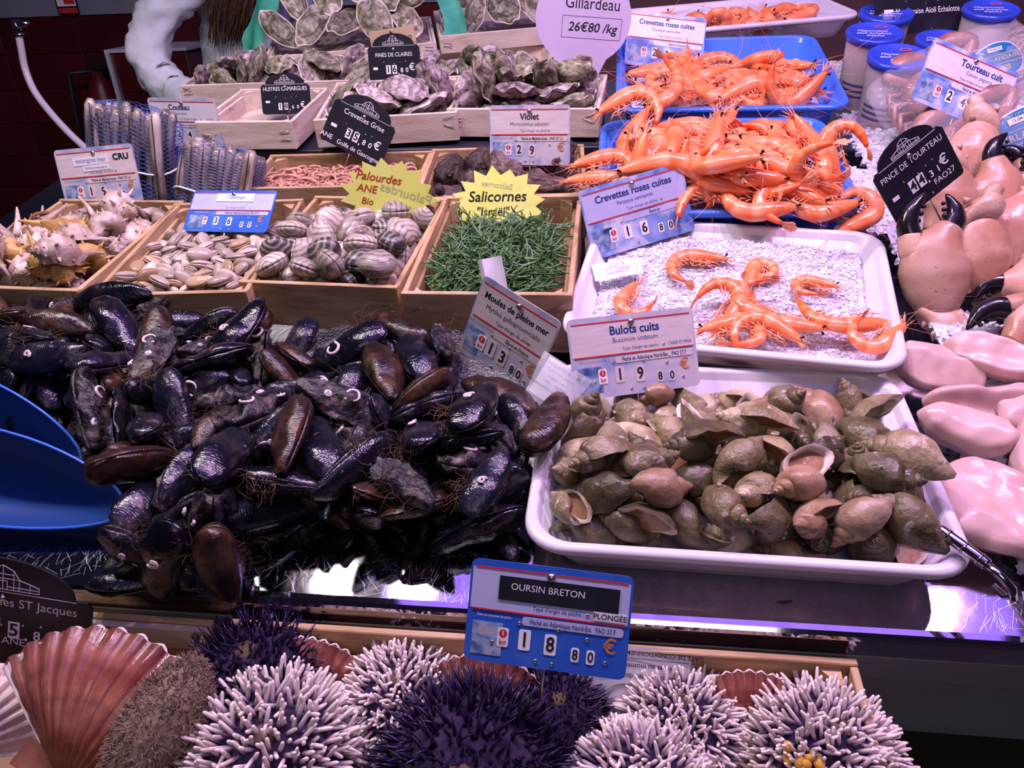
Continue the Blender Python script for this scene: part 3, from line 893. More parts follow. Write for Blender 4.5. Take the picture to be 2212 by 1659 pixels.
def pose(c, yaw, lean, roll):
    y, l = R(yaw), R(lean)
    n = Vector((math.sin(y) * math.cos(l), -math.cos(y) * math.cos(l), math.sin(l)))
    x = Vector((math.cos(y), math.sin(y), 0)); z = n.cross(x)
    M = Matrix(((x.x, z.x, n.x, c[0]), (x.y, z.y, n.y, c[1]), (x.z, z.z, n.z, c[2]), (0, 0, 0, 1)))
    return M @ RZ(roll)


def txt(parent, s, x, y, size, m, z=.0012, al='CENTER', bold=0, sx=1, shear=0, rot=0, name='lettering', space=1):
    c = bpy.data.curves.new(name, 'FONT')
    c.body = s; c.size = size; c.align_x = al; c.align_y = 'CENTER'; c.offset = bold * size; c.shear = shear; c.resolution_u = 3; c.space_character = space
    c.materials.append(m)
    q = bpy.data.objects.new(name, c)
    me = bpy.data.meshes.new_from_object(q)
    bpy.data.objects.remove(q)
    o = bpy.data.objects.new(name, me); COL.objects.link(o)
    o.parent = parent
    o.matrix_basis = T(x, y, z) @ RZ(rot) @ SC(sx, 1, 1)
    return o


def plate(outline, th=.0014):
    b = B(); n = len(outline)
    b.add([(x, y, th / 2) for x, y in outline] + [(x, y, -th / 2) for x, y in outline], [tuple(range(n)), tuple(range(2 * n - 1, n - 1, -1))] + [(i, i + n, (i + 1) % n + n, (i + 1) % n) for i in range(n)])
    return b


def rr(w, h, r=.006, n=4):
    return [(x, y) for x, y, z in rrect(w / 2, h / 2, r, 0, n)]


def bit(parent, name, m, x, y, w, h, z=.001, r=0, rot=0):
    b = plate(rr(w, h, r) if r else [(-w / 2, -h / 2), (w / 2, -h / 2), (w / 2, h / 2), (-w / 2, h / 2)], .0004)
    return ob(name, b.mesh(name, m, False), parent, T(x, y, z) @ RZ(rot))


def eyelet(parent, x, y, r=.0019):
    b = B(); b.rings([[(r * k * math.cos(a * PI / 4), r * k * math.sin(a * PI / 4), z) for a in range(8)] for k, z in ((1, 0), (.95, .0008), (.6, .001), (.5, .0002))], 0, None, True, False, True)
    return ob('eyelet', b.mesh('eyelet', m_pin), parent, T(x, y, .0007))


def stake(parent, H, l=.07):
    b = B(); b.tube([(0, -H / 2 + .02, -.0025), (0, -H / 2 - l, -.0025)], .0016, 6)
    ob('stake', b.mesh('stake', m_pin), parent)
    b = B(); b.ball((0, H * .40, .002), .0042, 10, 6, sz=.7); ob('pin_head', b.mesh('pin_head', m_pin), parent)


def price_tag(p, label, title, sub, gear, origin, digits, body, panel, ink, tcol=None, tsize=.135, style='full', st=.07, tx=.5, wear=1, bold=.028):
    cx, cy, cz, yaw, lean, roll, W_, H_ = p
    r_ = ob('price_sign', plate(rr(W_, H_, .007)).mesh('price_sign', body, False), None, pose((cx, cy, cz), yaw, lean, roll))
    tag(r_, label, 'price sign')
    X = lambda f: (f - .5) * W_
    Y = lambda f: (.5 - f) * H_
    k = H_ / .109
    bit(r_, 'title_panel', panel, 0, Y(.28), W_ * .97, H_ * .40, .0009)
    for f in (.075, .485):
        bit(r_, 'red_line', m_red, X(.5), Y(f), W_ * .94, .0017 * k, .0013)
    if title:
        txt(r_, title, X(tx), Y(.195), tsize * H_, ink, bold=bold, sx=.92)
    if sub:
        txt(r_, sub, X(tx), Y(.315), .085 * H_, ink, sx=.9)
    txt(r_, "Type d'engin de pêche :", X(.56), Y(.425), .058 * H_, ink, sx=.9)
    eyelet(r_, X(.74), Y(.425))
    if gear: txt(r_, gear, X(.87), Y(.425), .055 * H_, ink, sx=.75)
    if origin:
        bit(r_, 'origin_strip', panel, X(.655), Y(.555), W_ * .62, H_ * .085, .0011, .003)
        txt(r_, origin, X(.655), Y(.555), .068 * H_, ink, .0016, bold=.01, sx=.72)
        txt(r_, 'Zone ou sous-zone de pêche', X(.17), Y(.54), .036 * H_, m_whi if body is m_tagb else m_navyp, .0014, sx=.8)
    bit(r_, 'harbour_print', m_photo, X(.135), Y(.77), W_ * .19, H_ * .32, .0009)
    bit(r_, 'kilo_patch', m_whi, X(.235), Y(.74), .012 * k, .02 * k, .0011, .002)
    b = B(); b.rings([[(q * .0045 * k * math.cos(a * PI / 6), q * .0045 * k * math.sin(a * PI / 6), 0) for a in range(12)] for q in (1, .02)]); ob('kilo_disc', b.mesh('kilo_disc', m_red, False), r_, T(X(.235), Y(.70), .0015))
    txt(r_, '1', X(.235), Y(.70), .07 * H_, m_whi, .0018, bold=.02)
    txt(r_, 'kg', X(.235), Y(.785), .075 * H_, m_red, .0016, bold=.02)
    for i, (f, fy, s_) in enumerate(((.37, .74, .19), (.53, .755, .19), (.685, .82, .13), (.78, .825, .13))):
        if i < len(digits) and digits[i] != ' ':
            bit(r_, 'digit_window', m_whi if body is not m_tagl else panel, X(f), Y(fy), s_ * H_ * .62, s_ * H_ * 1.05, .0010, .002)
            txt(r_, digits[i], X(f), Y(fy), s_ * H_ * 1.05, m_ink, .0015, bold=.02, sx=.85)
    txt(r_, '€', X(.89), Y(.70), .20 * H_, m_org, .0014, bold=.01)
    for fx, fy in ((.33, .585), (.57, .60), (.75, .66), (.45, .93), (.55, .94), (.87, .86), (.17, .80)):
        eyelet(r_, X(fx), Y(fy))
    stake(r_, H_, st)
    return r_


def hall_lines(parent, x, y, s):
    """thin line drawing of a covered market hall"""
    b = B()
    def ln(p, q, t=.022):
        p, q = Vector(p), Vector(q); d = (q - p); l = d.length
        b.box((0, 0, 0), (l + t, t, .02), T((p.x + q.x) / 2, (p.y + q.y) / 2, 0) @ Matrix.Rotation(math.atan2(d.y, d.x), 4, 'Z'))
    H = {-1: .18, -.75: .27, -.45: .36, -.3: .62, 0: .78, .3: .62, .45: .36, .75: .27, 1: .18}
    ks = sorted(H)
    for a_, c_ in zip(ks, ks[1:]): ln((a_, H[a_]), (c_, H[c_]))
    for k_ in ks:
        if k_ or 1: ln((k_, 0), (k_, H[k_]))
    ln((-1, 0), (1, 0)); ln((-1, .1), (-.12, .1)); ln((.12, .1), (1, .1)); ln((-.45, .36), (.45, .36)); ln((-.3, .5), (.3, .5))
    ln((-.12, 0), (-.12, .28)); ln((.12, 0), (.12, .28)); ln((-.12, .28), (.12, .28))
    return ob('hall_drawing', b.mesh('hall_drawing', m_whi, False), parent, T(x, y, .0011) @ SC(s, s, .02))


def slate(p, label, lines, digits='', st=.06, dome=.29, euro=True, extra=()):
    cx, cy, cz, yaw, lean, roll, W_, H_ = p
    ol = []
    hw, hh, q = W_ / 2, H_ / 2, .006
    ol += [(-hw + q, -hh), (hw - q, -hh), (hw - q * .3, -hh + q * .3), (hw, -hh + q), (hw, hh - q), (hw - q, hh)]
    dw = W_ * .40
    for k in range(13):
        a = PI * k / 12
        ol.append((dw * math.cos(a), hh + W_ * dome * .72 * math.sin(a)))
    ol += [(-hw + q, hh), (-hw, hh - q), (-hw, -hh + q), (-hw + q * .3, -hh + q * .3)]
    r_ = ob('slate_sign', plate(ol, .003).mesh('slate_sign', m_slate, False), None, pose((cx, cy, cz), yaw, lean, roll))
    tag(r_, label, 'price sign')
    X = lambda f: (f - .5) * W_
    Y = lambda f: (.5 - f) * H_
    Z = .0018
    hall_lines(r_, 0, hh + W_ * .012, W_ * .20)
    r_.children[0].location.z = Z
    bit(r_, 'rule_line', m_whi, 0, hh - .001, W_ * .82, .0005, Z)
    for s, fx, fy, sz, sx in lines:
        txt(r_, s, X(fx), Y(fy), sz * H_, m_whi, Z, sx=sx)
    if digits:
        for d, fx, fy, sz, box in digits:
            if box:
                bit(r_, 'digit_window', m_whi, X(fx), Y(fy), sz * H_ * .55, sz * H_ * .95, Z - .0001)
                txt(r_, d, X(fx), Y(fy), sz * H_, m_ink, Z + .0004, bold=.02)
            else:
                txt(r_, d, X(fx), Y(fy), sz * H_, m_whi, Z, bold=.01)
    for fx, fy in ((.5, .06), (.3, .42), (.62, .44), (.5, .47), (.55, .93), (.72, .42)) + tuple(extra):
        o = eyelet(r_, X(fx), Y(fy), .0014); o.location.z = Z - .0003
    bit(r_, 'unit_patch', m_whi, X(.13), Y(.58), W_ * .09, H_ * .07, Z)
    stake(r_, H_, st)
    return r_


D2 = lambda a, b, c, d, y=.66, w=(1, 1, 0, 0): [(a, .38, y, .24, w[0]), (b, .50, y, .24, w[1]), (',', .575, y + .06, .2, 0), (c, .64, y + .03, .17, w[2]), (d, .74, y + .03, .17, w[3]), ('€', .84, y - .04, .26, 0)]
price_tag((-.97, .817, .152, 0, 20, 4.1, .162, .109), 'worn grey price sign for sea snails standing behind the leftmost crate', None, None, '', 'Péché en Méditerranée - FAO 37.1.2', '1980', m_tagl, m_panelw, m_ink)
r_ = bpy.data.objects['price_sign']
bit(r_, 'name_strip', m_paper, -.008, .031, .075, .016, .0016, 0, 2); txt(r_, 'escargots mer', -.008, .031, .0115, m_navyp, .002, sx=.95)
bit(r_, 'name_strip', m_paper, .0, .017, .056, .011, .0016, 0, 2); txt(r_, 'bolinus brandaris', 0, .017, .0065, m_navyp, .002)
txt(r_, 'CRU', .054, .033, .015, m_ink, .002, bold=.03, sx=1.1)
price_tag((-.915, 1.082, .166, -7.5, 8, .2, .166, .1), 'pale price sign partly hidden by the netted razor clams', 'Couteau', 'Ensis ensis', 'DRAGUE', 'Péché en Atlantique Nord-Est - FAO 27.7', '2480', m_tagl, m_panel, m_navy, tsize=.16, tx=.45)
price_tag((-.658, .693, .137, -12.5, 55, 5.2, .168, .082), 'blue price sign lying back on the small smooth clams', None, None, '', 'Péché en Atlantique Nord-Est  FAO 27.7', '3600', m_tagb, m_panelb, m_navy, st=.03)
r_ = bpy.data.objects['price_sign.002']; bit(r_, 'name_strip', m_paper, .005, .026, .075, .016, .0018); txt(r_, 'Tellines', .005, .026, .012, m_navyp, .0022, shear=.3)
price_tag((-.148, .874, .199, -5, 17.5, 1.1, .147, .103), 'grey price sign standing in the dark sea squirts', 'Violet', 'Microcosmus sabatieri', '', 'Péché en Méditerranée - FAO 37.1.2', '29  ', m_tagl, m_panelw, m_ink, tsize=.15)
price_tag((-.135, .372, .098, -25, 15, -17, .128, .125), 'tilted grey price sign planted in the right edge of the mussel heap', 'Moules de pleine mer', 'Mytilus galloprovincialis', '', 'Élevé en France', '1380', m_tagl, m_panelw, m_ink, tsize=.105, st=.06)
price_tag((0.034, 0.32, 0.111, 20.0, 35.0, -3.623, 0.167, 0.102), 'cream price sign leaning over the whelk tray', 'Bulots cuits', 'Buccinum undatum', 'CASIER ET PIÈGE', 'Péché en Atlantique Nord-Est _ FAO 27.7', '1980', m_tagl, m_panelw, m_navy, tsize=.15, tx=.52, st=.04)
price_tag((.043, .679, .141, 20, 22.5, 7.2, .179, .112), 'blue sky price sign between the blue and white shrimp trays', 'Crevettes roses cuites', 'Penaeus vannamei', '', 'Élevé en', '1680', m_tagm, m_panelb, m_navy, tsize=.14, st=.05)
price_tag((.118, 1.454, .214, 15, 30, -11.3, .188, .122), 'pale blue price sign behind the farther blue tray', 'Crevettes roses cuites', 'Penaeus vannamei', '', 'Élevé en Equateur', '2200', m_tagm, m_panel, m_navy, tsize=.13, st=.05)
price_tag((0.617, 0.987, 0.235, 15.0, 27.5, -25.515, 0.176, 0.11), 'slanted price sign stuck between the two bagged crabs', 'Tourteau cuit', 'Cancer pagurus', '', 'Péché en Atlantique Nord-Est', '2480', m_tagm, m_panel, m_navy, tsize=.15, tx=.6)
o = price_tag((-.048, -.062, .080, 0, 37.5, -3.9, .149, .094), 'bright blue price sign planted in front of the sea urchins', None, None, '', 'Péché en Atlantique Nord-Est   FAO 27.7', '1880', m_tagb, m_panelb, m_navy, st=.03)
bit(o, 'name_strip', m_slate, .008, .023, .110, .022, .0016); txt(o, 'OURSIN BRETON', -.002, .025, .0088, m_whi, .002)
bit(o, 'gear_strip', m_paper, .056, .0078, .030, .008, .0018); txt(o, 'PLONGÉE', .056, .0078, .0070, m_ink, .0022, bold=.01)

slate((-.734, 1.212, .172, 0, 22.5, .4, .115, .064), 'black arched slate in the nearly empty oyster crate', [('HUITRES CAMARGUES', .5, .16, .19, .86)], D2('1', '8', '6', '0', .74))
slate((-.519, 1.382, .196, -2.5, 17.5, 1.5, .127, .085), 'black arched slate standing before the oyster heap, beside a wooden tag', [('FINES DE CLAIRES', .5, .24, .15, .9), ('élevées', .22, .92, .12, .9), ('france', .78, .92, .12, .9)], D2('1', '6', '8', '0', .62))
slate((-.505, .99, .168, 0, 22.5, -27.1, .135, .085), 'tilted black arched slate over the tiny grey shrimps', [('Crevettes Grise', .52, .17, .17, .95), ('ANE', .08, .86, .16, 1), ('Golfe de Gascogne', .6, .88, .15, .95)], D2('3', '5', '8', '0', .60))
slate((0.448, 0.654, 0.208, 17.5, 17.5, 31.81, 0.122, 0.087), 'tilted black arched slate above the crab claws', [('PINCE DE TOURTEAU', .5, .19, .15, .85), ('FAO27', .77, .80, .15, .95)], D2('4', '4', '3', '1', .60, (1, 1, 0, 0)), st=.12)
slate((.675, 1.446, .275, 22.5, 27.5, -3, .254, .116), 'black arched slate in front of the blue-lidded tubs', [('Mayonnaise Aïoli Echalotte', .52, .60, .15, .86)], [], dome=.3, st=.1)
slate((-.653, -.047, -.015, 10, 20, -16.6, .189, .092), 'black arched slate beside the scallops, lower left', [('Coquilles ST Jacques', .60, .15, .165, .95), ('ANE', .57, .68, .14, 1), ('DRAGUE', .86, .89, .15, .95)], [('1', .46, .48, .24, 1), ('5', .57, .52, .24, 1), (',', .64, .57, .2, 0), ('8', .70, .56, .18, 0), ('0', .77, .57, .18, 0), ('€', .86, .52, .26, 0)], st=.05)

# wooden-look tag behind a slate
r_ = ob('card_sign', plate(rr(.128, .07, .003)).mesh('card_sign', mat('card_wood', [(0, (.5, .33, .22)), (1, (.62, .45, .32))], 8, 4, rough=.5, stretch=(1, 8, 1)), False), None, pose((-.526, 1.425, .232), -18, 8, 9))
tag(r_, 'small wood-print card peeking out above the black slate', 'price sign'); txt(r_, 'Huîtres de Bouzigues n°3', 0, .010, .0125, m_ink, sx=.85, bold=.01); stake(r_, .07, .06)

# fluorescent star cards
def star(p, label, rx, ry, n, lines, seed, blot):
    g = random.Random(seed); ol = []
    for i in range(2 * n):
        a = PI * i / n + .1
        k = (1 if i % 2 == 0 else .78) * g.uniform(.95, 1.05)
        ol.append((rx * k * math.cos(a), ry * k * math.sin(a)))
    r_ = ob('star_card', plate(ol, .0008).mesh('star_card', m_yel, False), None, pose(p[:3], *p[3:])); tag(r_, label, 'price sign')
    for s, x, y, sz, m, sh in lines: txt(r_, s, x, y, sz, m, .0008, shear=sh, bold=.012)
    for s, x, y, sz in blot:
        o = txt(r_, s, x, y, sz, plain('ghost_ink', (.42, .50, .22), .5), .0007, bold=.01); o.matrix_basis = o.matrix_basis @ SC(-1, 1, 1) @ RZ(8); o['label'] = 'writing showing through from the back'
    b = B(); b.tube([(0, 0, -.002), (0, -ry - .05, -.002)], .0015, 5); ob('stake', b.mesh('stake', m_pin), r_)
    return r_


m_redink = plain('felt_red', (.42, .05, .02), .5)
star((-.391, .764, .131, -2.5, 14, -8, ), 'yellow star card with red handwriting among the grooved clams', .090, .066, 15, [('Palourdes', -.022, .030, .021, m_redink, .3), ('ANE', -.042, .008, .019, m_redink, .2), ('Bio', -.04, -.014, .017, m_redink, .2)], 2, [('Palourdes', .03, .010, .024), ('12,80', .03, -.018, .02)])
star((-.200, .775, .112, -6, 28, 3), 'yellow star card with black handwriting behind the samphire', .086, .064, 16, [('Salicornes', 0, .012, .026, m_ink, .15), ('"Israël"', -.008, -.014, .021, m_ink, .1), ('22,80', .04, -.034, .017, m_ink, .1)], 5, [('Salicornes', .0, .032, .014)])

# lilac oval sign on a stem
ol = [(.115 * math.cos(a * PI / 18), .095 * math.sin(a * PI / 18)) for a in range(-14, 51 - 0) if True]
ol = [(.105 * math.cos(R(t)), .098 * math.sin(R(t))) for t in range(-55, 236, 10)] + [(-.048, -.11), (-.028, -.19), (.028, -.19), (.048, -.11)]
r_ = ob('oval_sign', plate(ol, .003).mesh('oval_sign', m_lil, False), None, pose((-.070, 1.345, .292), 2, 4, -6)); tag(r_, 'lilac oval sign on a tapering stem above the oyster crates', 'price sign')
txt(r_, 'Gillardeau', .018, .030, .034, m_ink, .0018, sx=.86, name='lettering'); txt(r_, '26€80 /kg', .022, -.018, .026, m_ink, .0018, bold=.012, shear=.15)
for x, y, w_, h_ in ((.02, .004, .13, .0008), (.02, -.04, .13, .0008), (-.045, -.018, .0008, .044), (.085, -.018, .0008, .044)): bit(r_, 'price_frame', m_ink, x, y, w_, h_, .0016)

# ================================================================ piles: each record is kind, scale %, position mm, quaternion % in the stall frame
SIM = {}
SIM['blue1'] = '2,133,128,1172,158,45,0,-5,-89;2,138,227,1177,159,10,8,2,99;1,131,331,1194,160,0,100,3,0;4,137,123,1274,167,3,-34,-93,-13;0,123,256,1259,165,96,13,-6,24;3,133,341,1271,166,82,11,1,56;3,122,147,1386,175,2,75,65,11;1,129,229,1363,174,96,13,-5,24;0,133,318,1341,181,24,91,-29,15;1,127,113,1202,168,46,1,11,88;2,134,269,1156,168,88,39,-5,27;3,121,354,1187,175,14,-7,-98,-11;1,118,151,1220,171,1,-42,-90,14;4,132,208,1244,169,9,-32,93,13;2,135,387,1239,164,42,11,0,90;3,134,113,1353,179,10,-99,1,-6;2,122,198,1325,174,4,-65,75,11;4,141,354,1308,179,5,27,95,-14;1,125,163,1168,169,91,11,20,33;0,117,275,1224,168,3,29,-93,-22;1,136,359,1161,177,38,6,61,-69;2,117,69,1162,172,8,93,14,-34'
SIM['blue2'] = '2,128,92,771,129,52,2,-3,-85;3,115,146,761,127,21,6,2,98;3,130,217,787,131,83,5,1,55;0,125,304,753,126,8,-4,-1,-100;2,120,81,864,138,72,12,-3,68;1,114,121,846,136,1,-100,-4,0;0,118,250,847,136,4,-64,-75,-13;3,121,294,848,137,1,79,60,10;0,114,88,930,145,73,5,-5,-68;0,130,142,964,150,99,11,-1,1;2,140,224,932,147,44,9,-1,89;0,129,275,938,147,77,14,-4,62;3,122,69,767,142,10,22,97,2;3,121,151,750,142,9,8,14,98;3,123,213,761,149,99,-4,13,1;1,132,266,761,137,19,-32,92,-9;0,118,88,800,155,47,-14,12,86;0,120,167,832,140,98,18,8,-4;0,116,218,845,143,81,24,-8,-53;1,121,323,830,146,58,33,4,74;4,114,77,942,155,36,-13,7,92;3,137,161,938,159,49,6,17,-86;1,128,201,899,151,15,-58,78,19;1,133,314,917,149,41,22,2,89;0,113,83,734,136,18,-23,-83,-47;3,118,149,762,155,0,44,87,-19;1,130,226,788,158,40,-19,-6,-89;1,116,318,728,159,18,14,-72,65;0,125,46,819,155,63,-40,66,-10;3,136,145,828,155,58,22,15,-77;1,122,277,844,152,81,10,4,-57;1,134,333,819,154,88,15,36,-28;4,139,51,911,158,29,-49,82,4;2,113,141,897,142,2,98,-22,2;0,138,253,903,158,13,-98,-2,15;2,130,343,919,151,39,32,9,86;3,135,99,729,159,78,61,-2,9;1,139,164,752,177,5,-10,5,99;2,134,225,741,166,4,2,-29,96;3,138,280,766,164,4,88,-47,-11;0,118,36,802,154,25,57,-6,-78;1,123,166,800,147,33,4,49,-81;1,126,256,823,163,99,7,-2,8;2,123,329,760,139,98,-8,21,-2;2,138,80,851,153,3,-5,9,-99;4,137,136,883,162,80,12,2,59'
SIM['clams'] = '1,118,-749,472,92,19,-35,12,-91;0,105,-698,492,84,10,-94,32,-4;0,120,-645,491,91,12,29,19,-93;0,100,-619,488,84,8,-99,-7,2;0,83,-590,486,83,2,27,-96,-2;0,116,-743,516,92,71,-6,-31,-62;0,119,-679,506,86,11,93,-33,-7;0,101,-642,522,85,10,-84,-54,3;0,100,-612,527,85,25,0,12,-96;0,109,-587,542,88,9,17,91,38;1,109,-739,557,87,72,-5,9,-69;0,101,-695,553,87,79,17,-8,-59;0,89,-651,560,85,27,-1,-11,96;0,86,-643,577,86,14,92,-35,-6;0,109,-600,564,87,1,10,99,2;1,83,-728,593,86,11,-99,-3,-1;0,108,-709,577,87,97,3,-2,24;0,105,-664,606,88,4,-39,-92,3;0,110,-614,600,88,11,-97,23,-3;0,107,-580,602,88,11,-99,5,-3;0,97,-736,613,87,1,28,96,1;0,83,-707,624,87,84,1,1,54;0,106,-664,639,89,84,1,1,54;0,92,-617,625,89,36,11,-31,-87;0,102,-601,650,89,0,84,-54,0;0,86,-751,681,89,11,-99,11,-2;0,106,-701,657,89,6,-67,74,-7;0,104,-681,662,89,0,75,66,0;0,96,-633,688,89,15,1,12,-98;0,83,-611,677,88,1,54,-84,-1;0,99,-755,699,90,2,-5,100,-7;0,96,-703,728,91,2,-56,83,3;0,100,-679,721,91,99,2,2,16;0,106,-642,738,92,2,-50,-87,-3;0,101,-626,714,91,9,-87,-47,6;0,118,-726,495,85,0,-82,58,-1;0,92,-704,471,85,11,51,78,35;0,96,-642,469,83,99,-14,-2,7;0,120,-609,480,97,8,-93,37,4;0,99,-562,491,84,10,-74,67,-4;0,102,-730,489,104,9,-77,-54,32;0,120,-711,527,86,2,-2,100,2;0,116,-669,530,86,44,-2,-11,89;1,109,-640,529,100,16,-45,-87,13;0,114,-588,509,86,9,-1,-15,-98;0,82,-760,532,84,0,86,51,-1;0,118,-710,553,94,92,3,-34,20;0,111,-678,569,89,24,-81,52,-4;0,105,-626,550,86,74,-7,7,-67;1,85,-581,577,92,25,-57,-34,71;0,108,-755,593,88,1,-81,-58,-2;0,89,-703,602,87,10,-1,-1,100;0,87,-670,587,86,33,-7,-16,93;0,119,-641,588,97,69,-2,25,67;0,107,-571,588,103,74,28,-26,-56;0,107,-762,633,89,11,-92,-37,2;0,97,-721,633,91,2,58,-77,25;0,99,-688,623,88,70,-5,10,-71;0,96,-645,619,87,5,-27,-96,8;0,116,-578,642,90,9,-73,-67,-4;0,91,-736,674,100,79,51,31,13;0,113,-735,652,91,16,78,60,4;1,101,-661,684,90,67,0,0,-74;1,111,-639,662,90,100,-9,2,0;0,89,-592,670,88,2,-52,-85,-3;1,87,-776,721,90,9,-70,-71,5;0,99,-725,694,90,1,-25,97,-9;0,88,-669,745,91,2,-25,-97,-2;0,98,-649,714,90,11,-82,56,-3;0,96,-579,710,90,66,0,0,75;0,87,-734,468,94,27,53,-72,-36;0,120,-696,465,104,6,-8,74,66;0,104,-676,468,86,11,3,45,88;0,102,-629,471,103,95,0,-31,6;0,117,-570,477,96,93,-21,-28,10;0,89,-758,504,84,88,2,2,-47;0,116,-706,505,98,9,18,97,-12;0,90,-656,513,95,75,24,-5,62;0,101,-625,506,86,95,31,8,5;0,96,-563,525,88,61,-34,-38,61;1,88,-761,558,86,4,-44,-89,10;0,98,-735,537,98,94,-1,4,-33;0,93,-657,545,89,4,50,73,46;0,83,-611,545,94,24,82,49,14;0,110,-569,562,89,60,31,-29,-68;0,105,-759,563,98,86,-31,6,-40;0,118,-700,584,102,53,-13,-6,-83;0,109,-667,594,101,96,-12,-15,18;0,99,-621,580,92,33,12,92,15;0,95,-596,581,97,29,80,52,6;0,108,-749,615,100,98,-11,-15,3;0,89,-737,597,97,93,6,1,37;0,105,-655,620,101,40,-11,-22,88;0,94,-637,640,88,1,-95,32,2;0,94,-598,615,92,18,91,-24,28;0,114,-762,659,91,27,4,15,-95;0,84,-715,679,89,1,-94,-34,-2;1,88,-690,672,99,83,-1,-18,-52;0,104,-622,660,102,3,-97,-18,16;0,87,-594,662,99,8,42,90,11;0,96,-757,717,95,32,92,15,-19;1,108,-732,723,91,74,-5,9,-67;0,102,-680,695,90,2,-46,89,3;0,100,-660,705,100,41,1,9,91;0,118,-613,704,99,6,74,-66,-16;0,94,-720,467,90,6,71,-39,-59;1,105,-709,481,105,31,27,-88,25;0,116,-659,479,97,9,45,87,18;0,108,-610,490,113,1,-8,-5,-100;0,99,-588,484,102,39,-58,41,-59;1,113,-753,491,101,47,1,40,79;0,116,-687,501,115,4,24,96,-10;0,89,-676,506,100,76,0,15,63;0,102,-614,523,99,24,22,-17,93;0,96,-568,503,97,3,-38,91,16;1,112,-760,532,98,3,-70,-70,14;0,109,-687,536,100,13,54,66,51;0,98,-672,546,100,52,76,-40,1;0,83,-640,559,96,5,88,46,-6;0,91,-567,535,102,10,66,74,-2;0,102,-749,577,102,50,85,-14,-5;0,110,-723,585,100,25,83,34,36;0,119,-667,576,114,90,29,21,23;0,112,-629,593,107,66,-39,9,-64;0,120,-597,595,106,19,97,-1,13;0,112,-765,607,112,24,54,81,-7;0,86,-710,609,97,8,4,-19,-98;0,94,-682,616,100,14,-86,-48,3;0,83,-635,623,97,29,-3,15,95;0,116,-579,624,101,87,21,19,-40;0,88,-766,636,102,1,90,-43,6;0,101,-713,656,100,54,-33,-24,74;0,113,-668,651,102,2,45,-88,14;0,101,-642,640,102,10,14,97,-20;0,109,-585,686,95,83,-50,21,-13;0,109,-771,674,99,1,-79,37,-50;0,114,-717,716,102,74,0,6,-67;0,118,-697,698,99,35,40,85,-7;0,88,-624,678,98,6,-8,94,33;0,83,-602,722,89,2,-62,78,3;0,90,-749,464,110,48,43,-12,76;0,106,-686,483,101,90,0,43,-1;0,87,-666,469,106,36,-89,12,-24;1,105,-630,506,116,3,55,-82,18;0,83,-573,484,109,65,-40,-13,63;0,119,-753,501,115,17,56,-79,19;1,86,-664,480,114,2,27,85,-46;0,104,-654,507,107,19,-10,33,-92;0,91,-622,505,102,32,94,-8,-7;0,114,-586,519,99,32,-13,-32,-88;1,107,-755,537,112,62,12,15,76;0,92,-712,540,105,80,59,-1,-13;0,107,-660,563,102,88,-30,12,36;0,99,-628,542,105,86,-11,30,40;0,110,-585,539,107,16,-95,4,-28;1,117,-737,557,107,17,-32,-22,-90;0,82,-718,559,109,34,82,-44,-11;0,96,-684,569,105,18,54,-77,-30;0,102,-604,572,112,14,99,-8,6;0,119,-583,557,105,66,74,-9,3;0,94,-761,596,101,25,-22,19,93;0,114,-709,624,104,15,85,45,-20;0,110,-676,604,111,36,13,-14,-91;0,88,-621,641,95,6,66,71,-24;0,90,-608,614,102,27,21,-33,-88;0,120,-746,643,106,76,21,-25,-55;0,101,-725,638,106,20,-54,81,-9;0,117,-693,644,106,38,70,-54,-26;1,107,-619,624,110,90,0,-2,43;0,108,-603,643,103,76,15,7,-63;0,108,-755,689,103,79,7,5,-61;0,98,-714,683,102,12,-35,-91,18;1,107,-668,682,103,7,-93,35,-8;0,86,-646,675,101,27,58,76,12;0,83,-592,712,98,17,-57,81,-1;0,86,-726,462,109,98,9,-13,8;0,116,-682,473,122,32,90,-25,-12;0,90,-642,475,110,7,-54,84,-8;1,104,-622,474,122,14,-99,-4,-4;0,112,-588,480,121,91,0,1,41;0,85,-728,510,108,69,52,50,8;1,120,-717,498,117,51,66,52,18;0,95,-655,494,115,31,-19,-87,-34;0,102,-609,517,115,57,-8,-38,72;0,100,-586,501,114,77,59,19,-17;0,95,-735,529,110,57,9,21,-79;0,117,-704,523,106,69,72,-8,-6;0,90,-668,523,106,45,65,61,-7;0,106,-621,561,105,92,-35,15,-7;1,113,-603,535,111,82,38,-22,-37'
